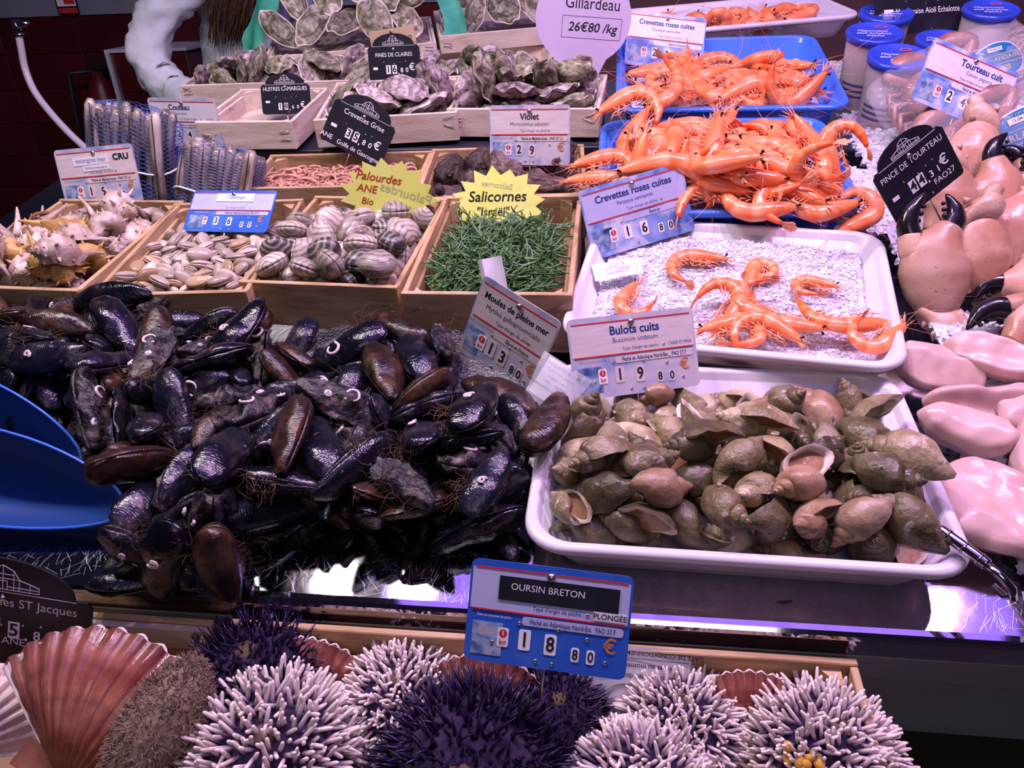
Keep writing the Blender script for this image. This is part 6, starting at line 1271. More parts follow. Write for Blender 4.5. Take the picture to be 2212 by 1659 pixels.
# ---- razor clams in blue net
m_rz = mat('razor_shell', [(.25, (.05, .032, .024)), (.42, (.15, .105, .08)), (.56, (.33, .26, .24)), (.75, (.54, .47, .47))], 22, 6, .8, rough=.12, rough2=.35, bump=(60, .25), stretch=(3, 3, .5), hue=.35)
m_net = plain('blue_net', (.08, .15, .55), .4)
m_netw = plain('pale_net', (.16, .20, .45), .4)
m_band = plain('white_band', (.72, .70, .74), .4)
b = B()
rs = []
for i in range(15):
    t = i / 14
    z = (t - .5) * .17; bend = .010 * (1 - (2 * t - 1) ** 2)
    k = min(1, (min(t, 1 - t) * 14 + .25)) ** .5
    rs.append([(.0115 * k * sgn(math.cos(f), .8), bend + .008 * k * sgn(math.sin(f), .8), z) for f in [2 * PI * j / 12 for j in range(12)]])
b.rings(rs, 0, None, True, True, True)
rz = b.mesh('razor_clam', m_rz)
b = B(); b.tube([(.0, .0185, z * .01) for z in range(-8, 9, 2)], .0012, 4); hg = b.mesh('hinge_seam', plain('razor_seam', (.05, .04, .03), .5))


def netting(rx, ry, H, nu, nv, r_, seed, capz=.02):
    g = random.Random(seed); b = B()
    def P(i, j):
        a = 2 * PI * i / nu; t = j / nv
        k = (1 - max(0, (t - .82) / .18) ** 2 * .55) * (1 - max(0, (.12 - t) / .12) ** 2 * .4)
        q = 1 + .03 * fb((math.cos(a) * 3, math.sin(a) * 3, t * 4), 1, seed)
        return Vector((rx * k * q * sgn(math.cos(a), .75), ry * k * q * sgn(math.sin(a), .75), (t - .5) * H))
    for j in range(nv):
        for i in range(nu):
            if (i + j) % 2: continue
            for d in (-1, 1):
                b.tube([P(i, j), P(i + d, j + 1)], r_, 3, cap=False)
    return b


def bundle(c, rx, ry, H, n, M0, where, seed, k_net):
    g = random.Random(seed)
    for r_ in range(2):
        for i in range(n):
            x = (i + .5 + .3 * r_) / n * 2 * rx * .86 - rx * .86
            M = T(*c) @ M0 @ T(x + g.uniform(-.002, .002), (-ry * .5 + r_ * ry * .8) + g.uniform(-.006, .004), g.uniform(-.008, .01)) @ RZ(180 + g.uniform(-35, 35)) @ RY(g.uniform(-4, 4)) @ SC(1, 1, H / .18)
            o = ob('razor_clam', rz, None, M)
            tag(o, 'long glossy razor clam in the %s, %s row%s' % (where, 'front' if r_ == 0 else 'hind', ', outer left' if i < n / 4 else ', outer right' if i >= n * 3 / 4 else ', central'), 'razor clam', 'razor clams in ' + where)
            ob('hinge_seam', hg, o)
    nt = ob('net_bag', netting(rx, ry, H * 1.04, 44, 46, .0005, seed).mesh('net_bag', m_net if k_net else m_netw), None, T(*c) @ M0)
    tag(nt, 'blue net sleeve around the %s of razor clams' % where, 'net bag')
    b = B(); b.tube([(rx * 1.03 * sgn(math.cos(R(a)), .75), ry * 1.06 * sgn(math.sin(R(a)), .75), .012 * math.sin(R(a * 2))) for a in range(0, 361, 10)], .0022, 6)
    ob('elastic_band', b.mesh('elastic_band', m_band), nt, T(0, 0, -H * (.12 if k_net else .2)) @ RY(-9))
    return nt


bundle((-.955, .93, .155), .098, .05, .185, 8, RZ(-6) @ RX(-14) @ RY(10), 'taller bundle', 5, 1)
bundle((-.750, .86, .125), .082, .045, .13, 7, RZ(4) @ RX(-20) @ RY(14), 'shorter bundle', 6, 0)

# ---- crab claws
m_cl = mat('claw_shell', [(0, (.30, .12, .07)), (.45, (.44, .22, .145)), (.6, (.52, .32, .24)), (.8, (.58, .43, .36))], 14, 5, .6, rough=.2, rough2=.42, bump=(130, .25, 4), hue=.18, speck=(220, .66, (.35, .15, .09)))
m_cb = plain('claw_black', (.010, .008, .012), .18, nscale=60, bump=(150, .15))
m_cw = mat('claw_joint', [(.2, (.34, .17, .11)), (.5, (.48, .29, .21)), (.75, (.60, .47, .41))], 40, 6, .6, rough=.35, bump=(140, .6))


def sweep(b, pts, ra, n=14, mi=0):
    """pts in XY plane; ra = (half width in plane, half thickness)"""
    pts = [Vector((p[0], p[1], p[2] if len(p) > 2 else 0)) for p in pts]
    rs = []
    for i, p in enumerate(pts):
        t = (pts[min(i + 1, len(pts) - 1)] - pts[max(i - 1, 0)]).normalized(); q = Vector((-t.y, t.x, 0))
        rs.append([p + q * ra[i][0] * math.cos(2 * PI * k / n) + Vector((0, 0, 1)) * ra[i][1] * math.sin(2 * PI * k / n) for k in range(n)])
    b.rings(rs, mi, None, True, True, True)


def smooth_path(pts, ra, m=4):
    """Catmull-Rom refinement"""
    o, q = [], []
    P = [Vector((*p, 0)) if len(p) == 2 else Vector(p) for p in pts]
    for i in range(len(P) - 1):
        a, b_, c, d = P[max(i - 1, 0)], P[i], P[i + 1], P[min(i + 2, len(P) - 1)]
        for k in range(m):
            t = k / m
            o.append(.5 * ((2 * b_) + (c - a) * t + (2 * a - 5 * b_ + 4 * c - d) * t * t + (-a + 3 * b_ - 3 * c + d) * t ** 3))
            q.append(tuple(ra[i][z] * (1 - t) + ra[i + 1][z] * t for z in (0, 1)))
    o.append(P[-1]); q.append(ra[-1])
    return o, q


b = B(); sweep(b, *smooth_path([(.002, -.064), (.001, -.057), (-.002, -.036), (-.003, -.008), (.001, .018), (.012, .038), (.020, .050)], [(.012, .009), (.024, .016), (.038, .022), (.045, .026), (.040, .023), (.022, .016), (.0145, .0125)]), 22); palm = b.mesh('palm', m_cl)
b = B(); sweep(b, *smooth_path([(.017, .044), (.024, .058), (.025, .072), (.016, .092)], [(.0150, .0128), (.0135, .0115), (.010, .0095), (.0015, .0015)]), 12)
for k in range(4): b.ball((.013 - k * .0004, .056 + k * .008, 0), .0042 - k * .0004, 7, 5)
fixf = b.mesh('fixed_finger', m_cb)
b = B(); sweep(b, *smooth_path([(-.028, .036), (-.033, .054), (-.027, .074), (-.008, .096)], [(.0150, .0135), (.0138, .0128), (.011, .0105), (.0015, .0015)]), 12)
for k in range(3): b.ball((-.020 + k * .004, .060 + k * .009, 0), .0042 - k * .0004, 7, 5)
movf = b.mesh('movable_finger', m_cb)
b = B(); sweep(b, *smooth_path([(-.026, .004), (-.030, .018), (-.030, .030), (-.030, .042)], [(.008, .010), (.0150, .0150), (.0160, .0155), (.0145, .0138)]), 14)
b.ball((-.034, .012, .006), .006, 9, 6); b.ball((-.020, .016, .010), .006, 9, 6); knk = b.mesh('finger_joint', m_cl)
b = B()
rs = []
for i, (y, k) in enumerate(((-.050, .55), (-.057, .95), (-.066, 1.12), (-.076, 1.15), (-.084, 1.0), (-.090, .6), (-.092, .2))):
    rs.append([(.026 * k * sgn(math.cos(2 * PI * j / 20), .7) + .004 * (i - 2), y + .006 * math.cos(4 * PI * j / 20) - .004 * math.cos(2 * PI * j / 20), .017 * k * sgn(math.sin(2 * PI * j / 20), .8)) for j in range(20)])
b.rings(rs, 0, None, True, True, True)
for x, y, z in ((.022, -.062, .008), (-.022, -.070, .006), (.030, -.078, 0), (-.012, -.088, .008)): b.tube([(x * .8, y, z), (x * 1.15, y - .008, z + .003)], [.007, .0015], 7)
sweep(b, *smooth_path([(.014, -.084), (.020, -.096), (.030, -.104)], [(.012, .010), (.0135, .011), (.009, .007)]), 10); crp = b.mesh('wrist_joint', m_cw)
CLAW = Proto('crab_claw', palm, [('fixed_finger', fixf, None, None, 'black claw tip'), ('movable_finger', movf, None, None, 'black claw tip'), ('finger_joint', knk), ('wrist_joint', crp, None, None, 'knobbly wrist joint')])
for u_, v_, h_, rx, rz_, s, fl, lb in (
        (.478, .575, .100, 52, 4, 1.15, 0, 'big crab claw in front, black tips up, beside the white tray'),
        (.546, .590, .098, 55, 186, 1.05, 1, 'crab claw turned wrist up, right of the big front claw'),
        (.525, .715, .135, 48, 176, 1.0, 0, 'upright crab claw with pale wrist below the black slate'),
        (.600, .735, .140, 50, -22, 1.1, 1, 'crab claw with a single black tip raised, beside the slate'),
        (.590, .83, .165, 45, 160, 1.0, 0, 'crab claw at the back of the claws, wrist up near the bag label'),
        (.612, .655, .112, 45, 150, 1.0, 1, 'crab claw leaning right, wrist up, in mid pile'),
        (.625, .570, .085, 40, 120, 1.1, 0, 'crab claw lying sideways at the right edge, middle'),
        (.600, .475, .065, 35, 100, 1.1, 1, 'lowest crab claw at the right edge above the cuttlefish'),
        (.685, .76, .15, 40, 60, 1.0, 0, 'crab claw cut by the right edge, next to the bag label')):
    CLAW.put(T(u_, v_, h_) @ RX(rx) @ RZ(rz_) @ (RY(180) if fl else Matrix()) @ SC(s), lb, 'crab claw', 'crab claws on ice')

# ---- cleaned cuttlefish
m_cu = mat('cuttlefish_flesh', [(0, (.50, .26, .26)), (.5, (.58, .38, .36)), (1, (.66, .50, .47))], 16, 4, .5, rough=.16, rough2=.4, bump=(90, .3, 5), sss=.35, hue=.06)


def slab(L_, W_, Hh, seed, fold=0, curl=0):
    b = B(); n, m_ = 34, 22
    def P(i, j, top):
        a, c = 2 * i / n - 1, 2 * j / m_ - 1
        x, y = a * math.sqrt(1 - c * c * .42), c * math.sqrt(1 - a * a * .42)
        e = max(abs(a), abs(c))
        k = 1 + .16 * fb((x * 1.3, y * 1.3, seed), 1.2, seed)
        x, y = x * L_ / 2 * k, y * W_ / 2 * k
        th = Hh * max(0, 1 - e ** 5) ** .5
        z = fold * .016 * math.sin(y / W_ * 8 + seed + 1.6 * x / L_) + .011 * fb((x * 17, y * 17, 0), 1, seed) + .004 * fb((x * 50, y * 50, 0), 1, seed) + curl * (y / W_ * 2) ** 2 * .03
        return (x, y, z + (th * .5 if top else -th * .5))
    for top in (1, 0):
        vs = [P(i, j, top) for i in range(n + 1) for j in range(m_ + 1)]
        fs = [(i * (m_ + 1) + j, (i + 1) * (m_ + 1) + j, (i + 1) * (m_ + 1) + j + 1, i * (m_ + 1) + j + 1) for i in range(n) for j in range(m_)]
        b.add(vs, fs if top else [f[::-1] for f in fs])
    return b.mesh('cuttlefish_piece', m_cu)


for u_, v_, h_, L_, W_, Hh, rx, ry, rz_, fold, curl, lb in (
        (.412, .140, .046, .125, .100, .034, 6, -4, 82, .0, -.1, 'broad pale cuttlefish mantle at the front, hanging over the ice edge'),
        (.425, .258, .058, .105, .055, .036, 12, 0, -25, .1, -.2, 'rounded cuttlefish lump above the broad front mantle'),
        (.455, .305, .060, .140, .050, .030, 20, 0, 10, .6, .0, 'wrinkled cuttlefish strip folded across the middle'),
        (.432, .372, .066, .110, .075, .028, 22, 0, -8, .3, -.1, 'flat glossy cuttlefish piece touching the white shrimp tray corner'),
        (.500, .375, .072, .130, .050, .040, 25, -8, 160, .1, .3, 'crescent-shaped cuttlefish piece below the crab claws'),
        (.485, .215, .052, .110, .050, .036, 10, 0, 70, .2, -.1, 'narrow cuttlefish piece along the right edge'),
        (.520, .300, .056, .120, .060, .034, 10, 0, 30, .3, -.1, 'thick cuttlefish piece cut by the right edge'),
        (.470, .068, .034, .110, .070, .028, 4, 0, 100, .1, -.1, 'cuttlefish flap tucked under the front mantle')):
    o = ob('cuttlefish_piece', slab(L_, W_, Hh, int(u_ * 900) % 17, fold, curl), None, T(u_, v_, h_) @ RX(rx) @ RY(ry) @ RZ(rz_))
    tag(o, lb, 'cuttlefish', 'cuttlefish pieces on ice')

# ---- sauce tubs
m_lid = plain('blue_lid', (.03, .06, .48), .2, nscale=20)
m_tub = mat('tub_plastic', [(0, (.52, .44, .44)), (1, (.60, .52, .52))], 10, 3, rough=.3, sss=.2)


def tub(u_, v_, h0, Hh, r_, tilt, lb, rz_=0):
    rt_ = root('sauce_tub', T(u_, v_, h0) @ RX(tilt), lb, 'tub', 'blue-lidded sauce tubs')
    n = 36
    C = lambda rr_, z: [(rr_ * math.cos(2 * PI * k / n), rr_ * math.sin(2 * PI * k / n), z) for k in range(n)]
    b = B(); b.rings([C(r_ * .80, 0), C(r_ * .82, .002), C(r_ * .96, Hh - .012), C(r_ * .96, Hh)], 0, None, True, True, True); ob('body', b.mesh('body', m_tub), rt_)
    b = B(); b.rings([C(r_ * .97, Hh - .012), C(r_ * 1.03, Hh - .011), C(r_ * 1.05, Hh - .002), C(r_ * 1.03, Hh + .003), C(r_ * .93, Hh + .0035), C(r_ * .90, Hh + .001), C(r_ * .02, Hh + .001)], 0, None, True, False, True)
    ld = ob('lid', b.mesh('lid', m_lid), rt_)
    for i, s in enumerate(('Mayonnaise', 'aïoli échalote', 'fraîche')):
        c = txt(ld, s, -.004, .018 - i * .013 - .012, .0125, m_whi, Hh + .0022, shear=.25, rot=-8)
    b = B(); b.rings([[(.012 * k * math.cos(a * PI / 8), .006 * k * math.sin(a * PI / 8), 0) for a in range(16)] for k in (1, .62)]); ob('lid_emblem', b.mesh('lid_emblem', plain('emblem_red', (.6, .12, .08), .4), False), ld, T(.018, .026, Hh + .0022))
    # printed stripes round the lower half
    for z in (.03, .042, .054):
        b = B(); ang = [R(a) for a in range(195, 300, 7)]
        q = lambda zz: r_ * (.82 + .14 * zz / (Hh - .012)) + .0004
        b.rings([[(q(z) * math.cos(a), q(z) * math.sin(a), z) for a in ang], [(q(z + .005) * math.cos(a), q(z + .005) * math.sin(a), z + .005) for a in ang]], 0, None, False)
        ob('print_stripe', b.mesh('print_stripe', plain('stripe_violet', (.10, .05, .22), .4)), rt_)
    return rt_


tub(.556, 1.20, .095, .145, .056, 9, 'blue-lidded sauce tub nearest the blue shrimp tray, frontmost')
tub(.532, 1.30, .11, .150, .054, 7, 'blue-lidded sauce tub just behind the frontmost one')
tub(.585, 1.425, .12, .150, .054, 7, 'blue-lidded sauce tub at the top edge, partly under the slate')
tub(.690, 1.345, .10, .130, .054, 6, 'blue-lidded sauce tub right of the others, behind the bagged crab')
tub(.800, 1.43, .12, .150, .054, 7, 'blue-lidded sauce tub showing only its rim right of the slate')

# ---- bagged crabs
m_bag = mat('clear_bag', [(0, (.80, .76, .88)), (1, (.88, .85, .94))], 20, 3, rough=.10, alpha=.13, bump=(28, .8, 4, .01), spec=.9)
m_crab = mat('crab_shell', [(.2, (.12, .04, .028)), (.5, (.26, .11, .075)), (.75, (.42, .25, .19))], 26, 7, .7, rough=.35, bump=(90, .5), hue=.1)
m_lb1 = mat('label_blue', [(0, (.015, .14, .34)), (1, (.02, .22, .44))], 14, 3, rough=.25)
m_gold = plain('label_gold', (.62, .56, .26), .35)


def crab(M, lb):
    b = B(); rs = []
    for i in range(13):
        a = PI * (i + .1) / 12.2
        rs.append([(.085 * math.sin(a) * sgn(math.cos(f), .8) * (1 + .03 * math.cos(f * 9)), .055 * math.sin(a) * sgn(math.sin(f), .85), .026 * -math.cos(a) * (1.2 if a > PI / 2 else .8)) for f in [2 * PI * j / 24 for j in range(24)]])
    b.rings(rs, 0, None, True, True, True)
    o = ob('brown_crab', b.mesh('brown_crab', m_crab), None, M); tag(o, lb, 'crab', 'bagged crabs')
    for sd in (-1, 1):
        for k in range(4):
            b = B(); y0 = .02 - k * .022
            b.tube([(sd * .07, y0, -.006), (sd * .108, y0 + .006, .006), (sd * .118, y0 - .022, -.008), (sd * .10, y0 - .045, -.014)], [.0065, .006, .0045, .0015], 7)
            ob('walking_leg', b.mesh('walking_leg', m_crab), o)
        b = B(); sweep(b, *smooth_path([(sd * .06, .035), (sd * .085, .062), (sd * .05, .080), (sd * .018, .078), (sd * .002, .070)], [(.012, .011), (.016, .014), (.02, .016), (.012, .01), (.002, .002)]), 10)
        ob('pincer', b.mesh('pincer', m_crab), o)
    return o


def bag(M, lb, lx, ly, lz, seed):
    b = B(); rs = []
    n = 30
    for i in range(n + 1):
        t = i / n; x = (t - .5) * 2 * lx
        e = max(0, 1 - abs(2 * t - 1) ** 2.2)
        w_ = ly * (.55 + .45 * e ** .5); hh = lz * (e ** .6) + .002
        row = []
        for j in range(40):
            f = 2 * PI * j / 40
            p = Vector((x, w_ * sgn(math.cos(f), .9), hh * math.sin(f)))
            k = .10 * fb(p, 22, seed) + .06 * fb(p, 60, seed)
            p += Vector((k * .03, k * ly * .9, k * lz * 1.6))
            row.append(p)
        rs.append(row)
    b.rings(rs, 0, None, True, True, True)
    # pleated tail of the bag
    o = ob('vacuum_bag', b.mesh('vacuum_bag', m_bag), None, M); tag(o, lb, 'bag', 'vacuum bags of crab')
    return o


def oval_label(par, M, rx, ry, words):
    b = B(); b.rings([[(rx * k * math.cos(2 * PI * a / 40), ry * k * math.sin(2 * PI * a / 40), -.02 * (k * math.cos(2 * PI * a / 40)) ** 2) for a in range(40)] for k in (1, .94)], 0, None, True)
    lb = ob('label_border', b.mesh('label_border', m_paper), par, M)
    b = B(); b.rings([[(rx * k * math.cos(2 * PI * a / 40), ry * k * math.sin(2 * PI * a / 40), .0003 - .02 * (k * math.cos(2 * PI * a / 40)) ** 2) for a in range(40)] for k in (.94, .7, .45, .2, .01)], 0, None, True)
    l2 = ob('oval_label', b.mesh('oval_label', m_lb1), par, M)
    for s, x, y, sz, m, sp in words:
        txt(l2, s, x, y, sz, m, .0012, space=sp)
    bit(l2, 'gold_rule', m_gold, 0, ry * .28, rx * 1.6, .0008, .0006); bit(l2, 'gold_rule', m_gold, 0, -ry * .22, rx * 1.6, .0008, .0006)
    bit(l2, 'date_patch', m_paper, -rx * .1, ry * .62, rx * .5, ry * .22, .0008); txt(l2, '15-04-24', -rx * .1, ry * .62, ry * .17, m_ink, .0014)
    bit(l2, 'barcode', m_gold, 0, -ry * .48, rx * .5, ry * .26, .0006)
    for k in range(9): bit(l2, 'bar', m_ink, -rx * .2 + k * rx * .05, -ry * .48, rx * .018, ry * .2, .0011)
    return l2


Mb = T(.655, .925, .165) @ RX(38) @ RZ(24)
crab(Mb @ T(-.01, .0, -.004), 'brown crab in the nearer clear bag with the big blue label')
o = bag(Mb, 'nearer clear plastic bag holding a crab, big blue oval label', .155, .085, .046, 3)
oval_label(o, T(.035, -.035, .040) @ RX(14), .085, .048, [("L'IRLANDAISE", 0, .002, .017, m_gold, 1.15), ('TOUT CUIT PASTEURISÉ', 0, .039, .006, m_gold, 1), ('ORIGINE IRLANDE', 0, -.036, .006, m_gold, 1)])
Mb = T(.655, 1.125, .205) @ RX(42) @ RZ(26)
crab(Mb @ T(-.02, .0, -.004), 'brown crab in the farther clear bag, under the slanted sign')
o = bag(Mb, 'farther clear plastic bag holding a crab, near the sauce tubs', .165, .085, .044, 5)
oval_label(o, T(.062, -.012, .040) @ RX(12) @ RZ(-8), .055, .034, [("L'IRLANDAISE", 0, .002, .011, m_gold, 1.1)])
# straw basket edge at the far right corner
b = B(); g = random.Random(2)
for k in range(500):
    x, y = g.uniform(-.12, .12), g.uniform(-.08, .08)
    a = g.gauss(.6, .4); l = g.uniform(.03, .07)
    p = Vector((x, y, .02 * math.cos(x * 10) + g.uniform(0, .02)))
    b.tube([p, p + Vector((math.cos(a) * l, math.sin(a) * l, g.uniform(-.01, .01)))], .0016, 3)
tag(ob('straw_bed', b.mesh('straw_bed', mat('straw', [(0, (.22, .12, .05)), (1, (.46, .30, .16))], 40, 3, rough=.7)), None, T(.93, 1.33, .17) @ RX(35)), 'brown straw packing in the top right corner', 'straw', None, 'stuff')

# ---- loose papers, tongs, scoops
def sheet(w_, h_, curve, m, nx=14, ny=6, th=.0003):
    b = B(); vs = []; fs = []
    for i in range(nx + 1):
        for j in range(ny + 1):
            x, y = (i / nx - .5) * w_, (j / ny - .5) * h_
            vs.append(curve(x, y))
    for i in range(nx):
        for j in range(ny):
            a = i * (ny + 1) + j; fs.append((a, a + ny + 1, a + ny + 2, a + 1))
    b.add(vs, fs); b.add([(v[0], v[1], v[2] - th) for v in vs], [f[::-1] for f in fs])
    return b.mesh('sheet', m)


curlf = lambda r_: (lambda x, y: (r_ * math.sin(x / r_), y, r_ * (1 - math.cos(x / r_))))
o = ob('paper_roll', sheet(.075, .05, curlf(.017), m_paper, 24), None, T(-.170, .475, .135) @ RZ(25) @ RX(62)); tag(o, 'curled white paper label behind the mussel price sign', 'paper')
# plastic-wrapped docket on the whelk tray corner
m_film = mat('clear_film', [(0, (.8, .82, .88)), (1, (.9, .9, .95))], 20, 3, rough=.08, alpha=.25, bump=(60, .6), spec=.9)
Mw = pose((-.062, .285, .085), -14, 42, -22)
o = ob('wrapped_docket', sheet(.055, .052, lambda x, y: (x, y, .006 * math.cos(x * 50)), m_paper), None, Mw); tag(o, 'white delivery docket in clear film on the whelk tray corner', 'docket')
for k, s in enumerate(('BARQUETTE BULOTS', 'CUITS CALIBRE M', 'Origine France', '1 KG     11/04/24', 'à consommer avant 19/04/24')):
    txt(o, s, 0, .019 - k * .0075, .0052, m_ink, .0066)
ob('film_sleeve', sheet(.064, .10, lambda x, y: (x * (1 + .12 * y / .05), y - .022, .0085 * math.cos(x * 46) + .004 * math.sin(y * 70 + x * 40) + .0025), m_film, 16, 16), o)
# docket in the shrimp tray
o = ob('sealed_docket', sheet(.075, .03, lambda x, y: (x, y, .0025 * math.sin(x * 60) + .002 * math.sin(y * 120)), m_paper), None, T(.012, .572, .094) @ RZ(16) @ RX(22)); tag(o, 'small crinkled white docket on the ice under the blue price sign', 'docket')
for k, s in enumerate(('Ouvert le', 'DLC 16/04/24', 'lot 810613')): txt(o, s, 0, .008 - k * .009, .0065, m_navyp, .0045)
# tongs hooked over the tray corner
m_chr = plain('chrome', (.55, .53, .55), .15, metal=1)
tg = root('serving_tongs', T(.350, .045, .078) @ RZ(-52) @ RY(3), 'chrome tongs handle hooked over the whelk tray corner', 'tongs')
b = B(); b.tube([(-.032, 0, 0), (-.030, 0, 0), (.018, 0, 0), (.02, 0, 0)], [.0055, .0062, .0062, .0055], 14); ob('grip', b.mesh('grip', m_chr), tg)
for x in (-.022, -.004, .012):
    b = B(); b.tube([(x - .0012, 0, 0), (x + .0012, 0, 0)], .0068, 14); ob('grip_ring', b.mesh('grip_ring', m_chr), tg)
b = B(); b.tube([(.018, 0, 0), (.034, 0, -.002), (.046, .002, -.008), (.050, .004, -.018), (.043, .006, -.026), (.030, .006, -.024)], [.0045, .004, .004, .004, .0038, .0034], 10); ob('hook', b.mesh('hook', m_chr), tg)

# ---- blue scoops standing at the left of the heap
m_sco = mat('scoop_blue', [(0, (.008, .035, .17)), (1, (.010, .045, .20))], 4, 2, rough=.35)
def scoop(M, lb):
    """hand scoop: shallow pointed dish with a beaded rim and a round handle"""
    rt_ = root('blue_scoop', M, lb, 'scoop', 'blue mussel scoops')
    n = 44; rs = []; ro = []; rim = []
    for i in range(10):
        k = 1 - i / 9.2
        row, out = [], []
        for j in range(n):
            a = 2 * PI * j / n
            x = .165 * sgn(math.cos(a), .9); y = (.066 if math.sin(a) > 0 else .046) * math.sin(a) * (1 - .25 * math.cos(a))
            z = -.034 * (1 - k ** 2.6)
            row.append((x * k, y * k, z)); out.append((x * k * 1.012, y * k * 1.012, z - .0025))
        rs.append(row); ro.append(out)
    b = B(); b.rings(rs, 0, None, True, False, True); b.rings([ro[0], rs[0]]); b.rings([q[::-1] for q in ro], 0, None, True, False, True); ob('dish', b.mesh('dish', m_sco), rt_)
    b = B(); b.tube(rs[0] + [rs[0][0]], .0019, 6); ob('rim_bead', b.mesh('rim_bead', m_blue), rt_)
    b = B(); b.tube([(-.15, 0, -.008), (-.19, .004, -.006), (-.29, .01, -.004), (-.30, .01, -.004)], [.016, .013, .014, .008], 12); ob('handle', b.mesh('handle', m_sco), rt_)
    return rt_


scoop(pose((-.812, .172, .082), 4, 40, -18), 'upper blue plastic scoop lying against the mussels')
scoop(pose((-.720, .088, .062), 4, 42, -10), 'lower blue plastic scoop at the left front of the heap')

# ================================================================ front crates with sea urchins and scallops
crate('long low wooden crate of sea urchins in front of the steel counter', -.075, -.158, -.028, .655, .29, 0, .12, .115, wood=m_wood, inner=m_woodd, seed=21)
crate('low wooden crate of scallops at the lower left, nails sticking out', -.70, -.165, -.022, .55, .29, 0, .13, .125, wood=m_wood, inner=m_woodd, seed=22)
sc_cr = bpy.data.objects['wooden_crate.013']
b = B(); b.box((0, 0, 0), (.55, .007, .036), ch=.001); ob('rail_board', b.mesh('rail_board', m_woodp, False), sc_cr, T(0, .136, .112))
for x in (.12, .16):
    b = B(); b.tube([(0, 0, 0), (.006, -.012, -.012)], [.0011, .0008], 6); b.ball((0, .001, .001), .0022, 8, 5); ob('nail', b.mesh('nail', m_nail), sc_cr, T(x, .131, .124))

m_ud = mat('urchin_dark_spine', [(0, (.008, .004, .020)), (.5, (.018, .009, .042)), (1, (.05, .026, .095))], 60, 3, rough=.22, hue=.3)
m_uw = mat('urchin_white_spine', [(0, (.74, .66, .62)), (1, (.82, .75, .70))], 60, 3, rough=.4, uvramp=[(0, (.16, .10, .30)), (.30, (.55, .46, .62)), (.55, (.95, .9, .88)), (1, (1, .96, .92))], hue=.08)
m_ut = mat('urchin_test', [(0, (.012, .006, .025)), (1, (.05, .03, .09))], 60, 4, rough=.3, bump=(300, .6))
m_umouth = mat('urchin_roe', [(0, (.03, .02, .015)), (.5, (.10, .07, .04)), (1, (.28, .19, .07))], 80, 4, rough=.2, bump=(150, .6))


def urchin(seed, white, n, sl):
    g = random.Random(seed)
    Rb = 1.0
    b = B()
    for i in range(n):
        z = 1 - 1.72 * (i + .5) / n; a = i * 2.39996 + g.gauss(0, .12)
        q = math.sqrt(max(0, 1 - z * z))
        d = Vector((q * math.cos(a), q * math.sin(a), z * .82))
        nn = Vector((d.x, d.y, d.z * 1.3)).normalized()
        k = Vector((g.gauss(0, 1), g.gauss(0, 1), g.gauss(0, 1))) * (.36 if white else .30)
        dr = (nn + k).normalized()
        l = sl * g.uniform(.65, 1.12) * (.75 if z > .93 else 1)
        r0 = .034 if white else .024
        p = d * .965
        if white:
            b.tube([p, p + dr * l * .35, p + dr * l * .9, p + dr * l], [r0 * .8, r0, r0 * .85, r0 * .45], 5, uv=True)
        else:
            b.tube([p, p + dr * l * .4, p + dr * l], [r0, r0 * .9, r0 * .15], 4, uv=True)
    sp = b.mesh('spines', m_uw if white else m_ud)
    b = B(); b.ball((0, 0, 0), 1, 28, 16, sz=.82); body = b.mesh('sea_urchin', m_ut)
    b = B(); b.rings([[(k_ * math.cos(2 * PI * a / 14) * (1 + .1 * math.sin(a * 3)), k_ * math.sin(2 * PI * a / 14), z) for a in range(14)] for k_, z in ((.17, .79), (.14, .86), (.07, .875), (.01, .86))], 0, None, True, False, True)
    return Proto('sea_urchin', body, [('spines', sp), ('crown', b.mesh('crown', m_umouth))])


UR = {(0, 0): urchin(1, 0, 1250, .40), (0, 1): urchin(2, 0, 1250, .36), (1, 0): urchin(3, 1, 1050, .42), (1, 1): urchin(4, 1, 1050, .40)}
for wh, k, u_, v_, h_, r_, rz_, rx, lb in (
        (0, 0, -.366, -.062, -.070, .092, 10, -5, 'dark violet sea urchin at the back left, beside the scallop crate'),
        (1, 0, -.318, -.140, -.065, .092, 40, 10, 'largest pale-spined sea urchin, front left'),
        (1, 1, -.208, -.062, -.080, .071, 90, 0, 'pale-spined sea urchin behind the big dark one, left of the blue sign'),
        (0, 1, -.121, -.142, -.072, .108, 0, 25, 'largest dark violet sea urchin, front centre'),
        (0, 0, -.040, -.066, -.085, .062, 120, 0, 'small dark violet sea urchin right below the blue sign'),
        (1, 0, .084, -.068, -.084, .070, 200, 10, 'pale-spined sea urchin in front of the white paper label'),
        (1, 1, .044, -.142, -.078, .078, 300, 15, 'pale-spined sea urchin at the bottom edge, right of centre'),
        (1, 0, .214, -.092, -.072, .080, 130, 12, 'rightmost pale-spined sea urchin with yellow roe showing'),
        (0, 1, -.215, -.205, -.090, .072, 20, 0, 'dark violet sea urchin low at the bottom edge, mostly hidden'),
        (1, 1, .135, -.215, -.085, .080, 20, 0, 'pale-spined sea urchin at the bottom edge between two others')):
    o = UR[wh, k].put(T(u_, v_, h_) @ RZ(rz_) @ RX(rx) @ SC(r_ / 1.30), lb, 'sea urchin', 'sea urchins in the front crate')
    for c in o.children:
        if c.name.startswith('spines'): c['kind'] = 'stuff'
        if c.name.startswith('crown'): c['label'] = 'yellowish crown opening'
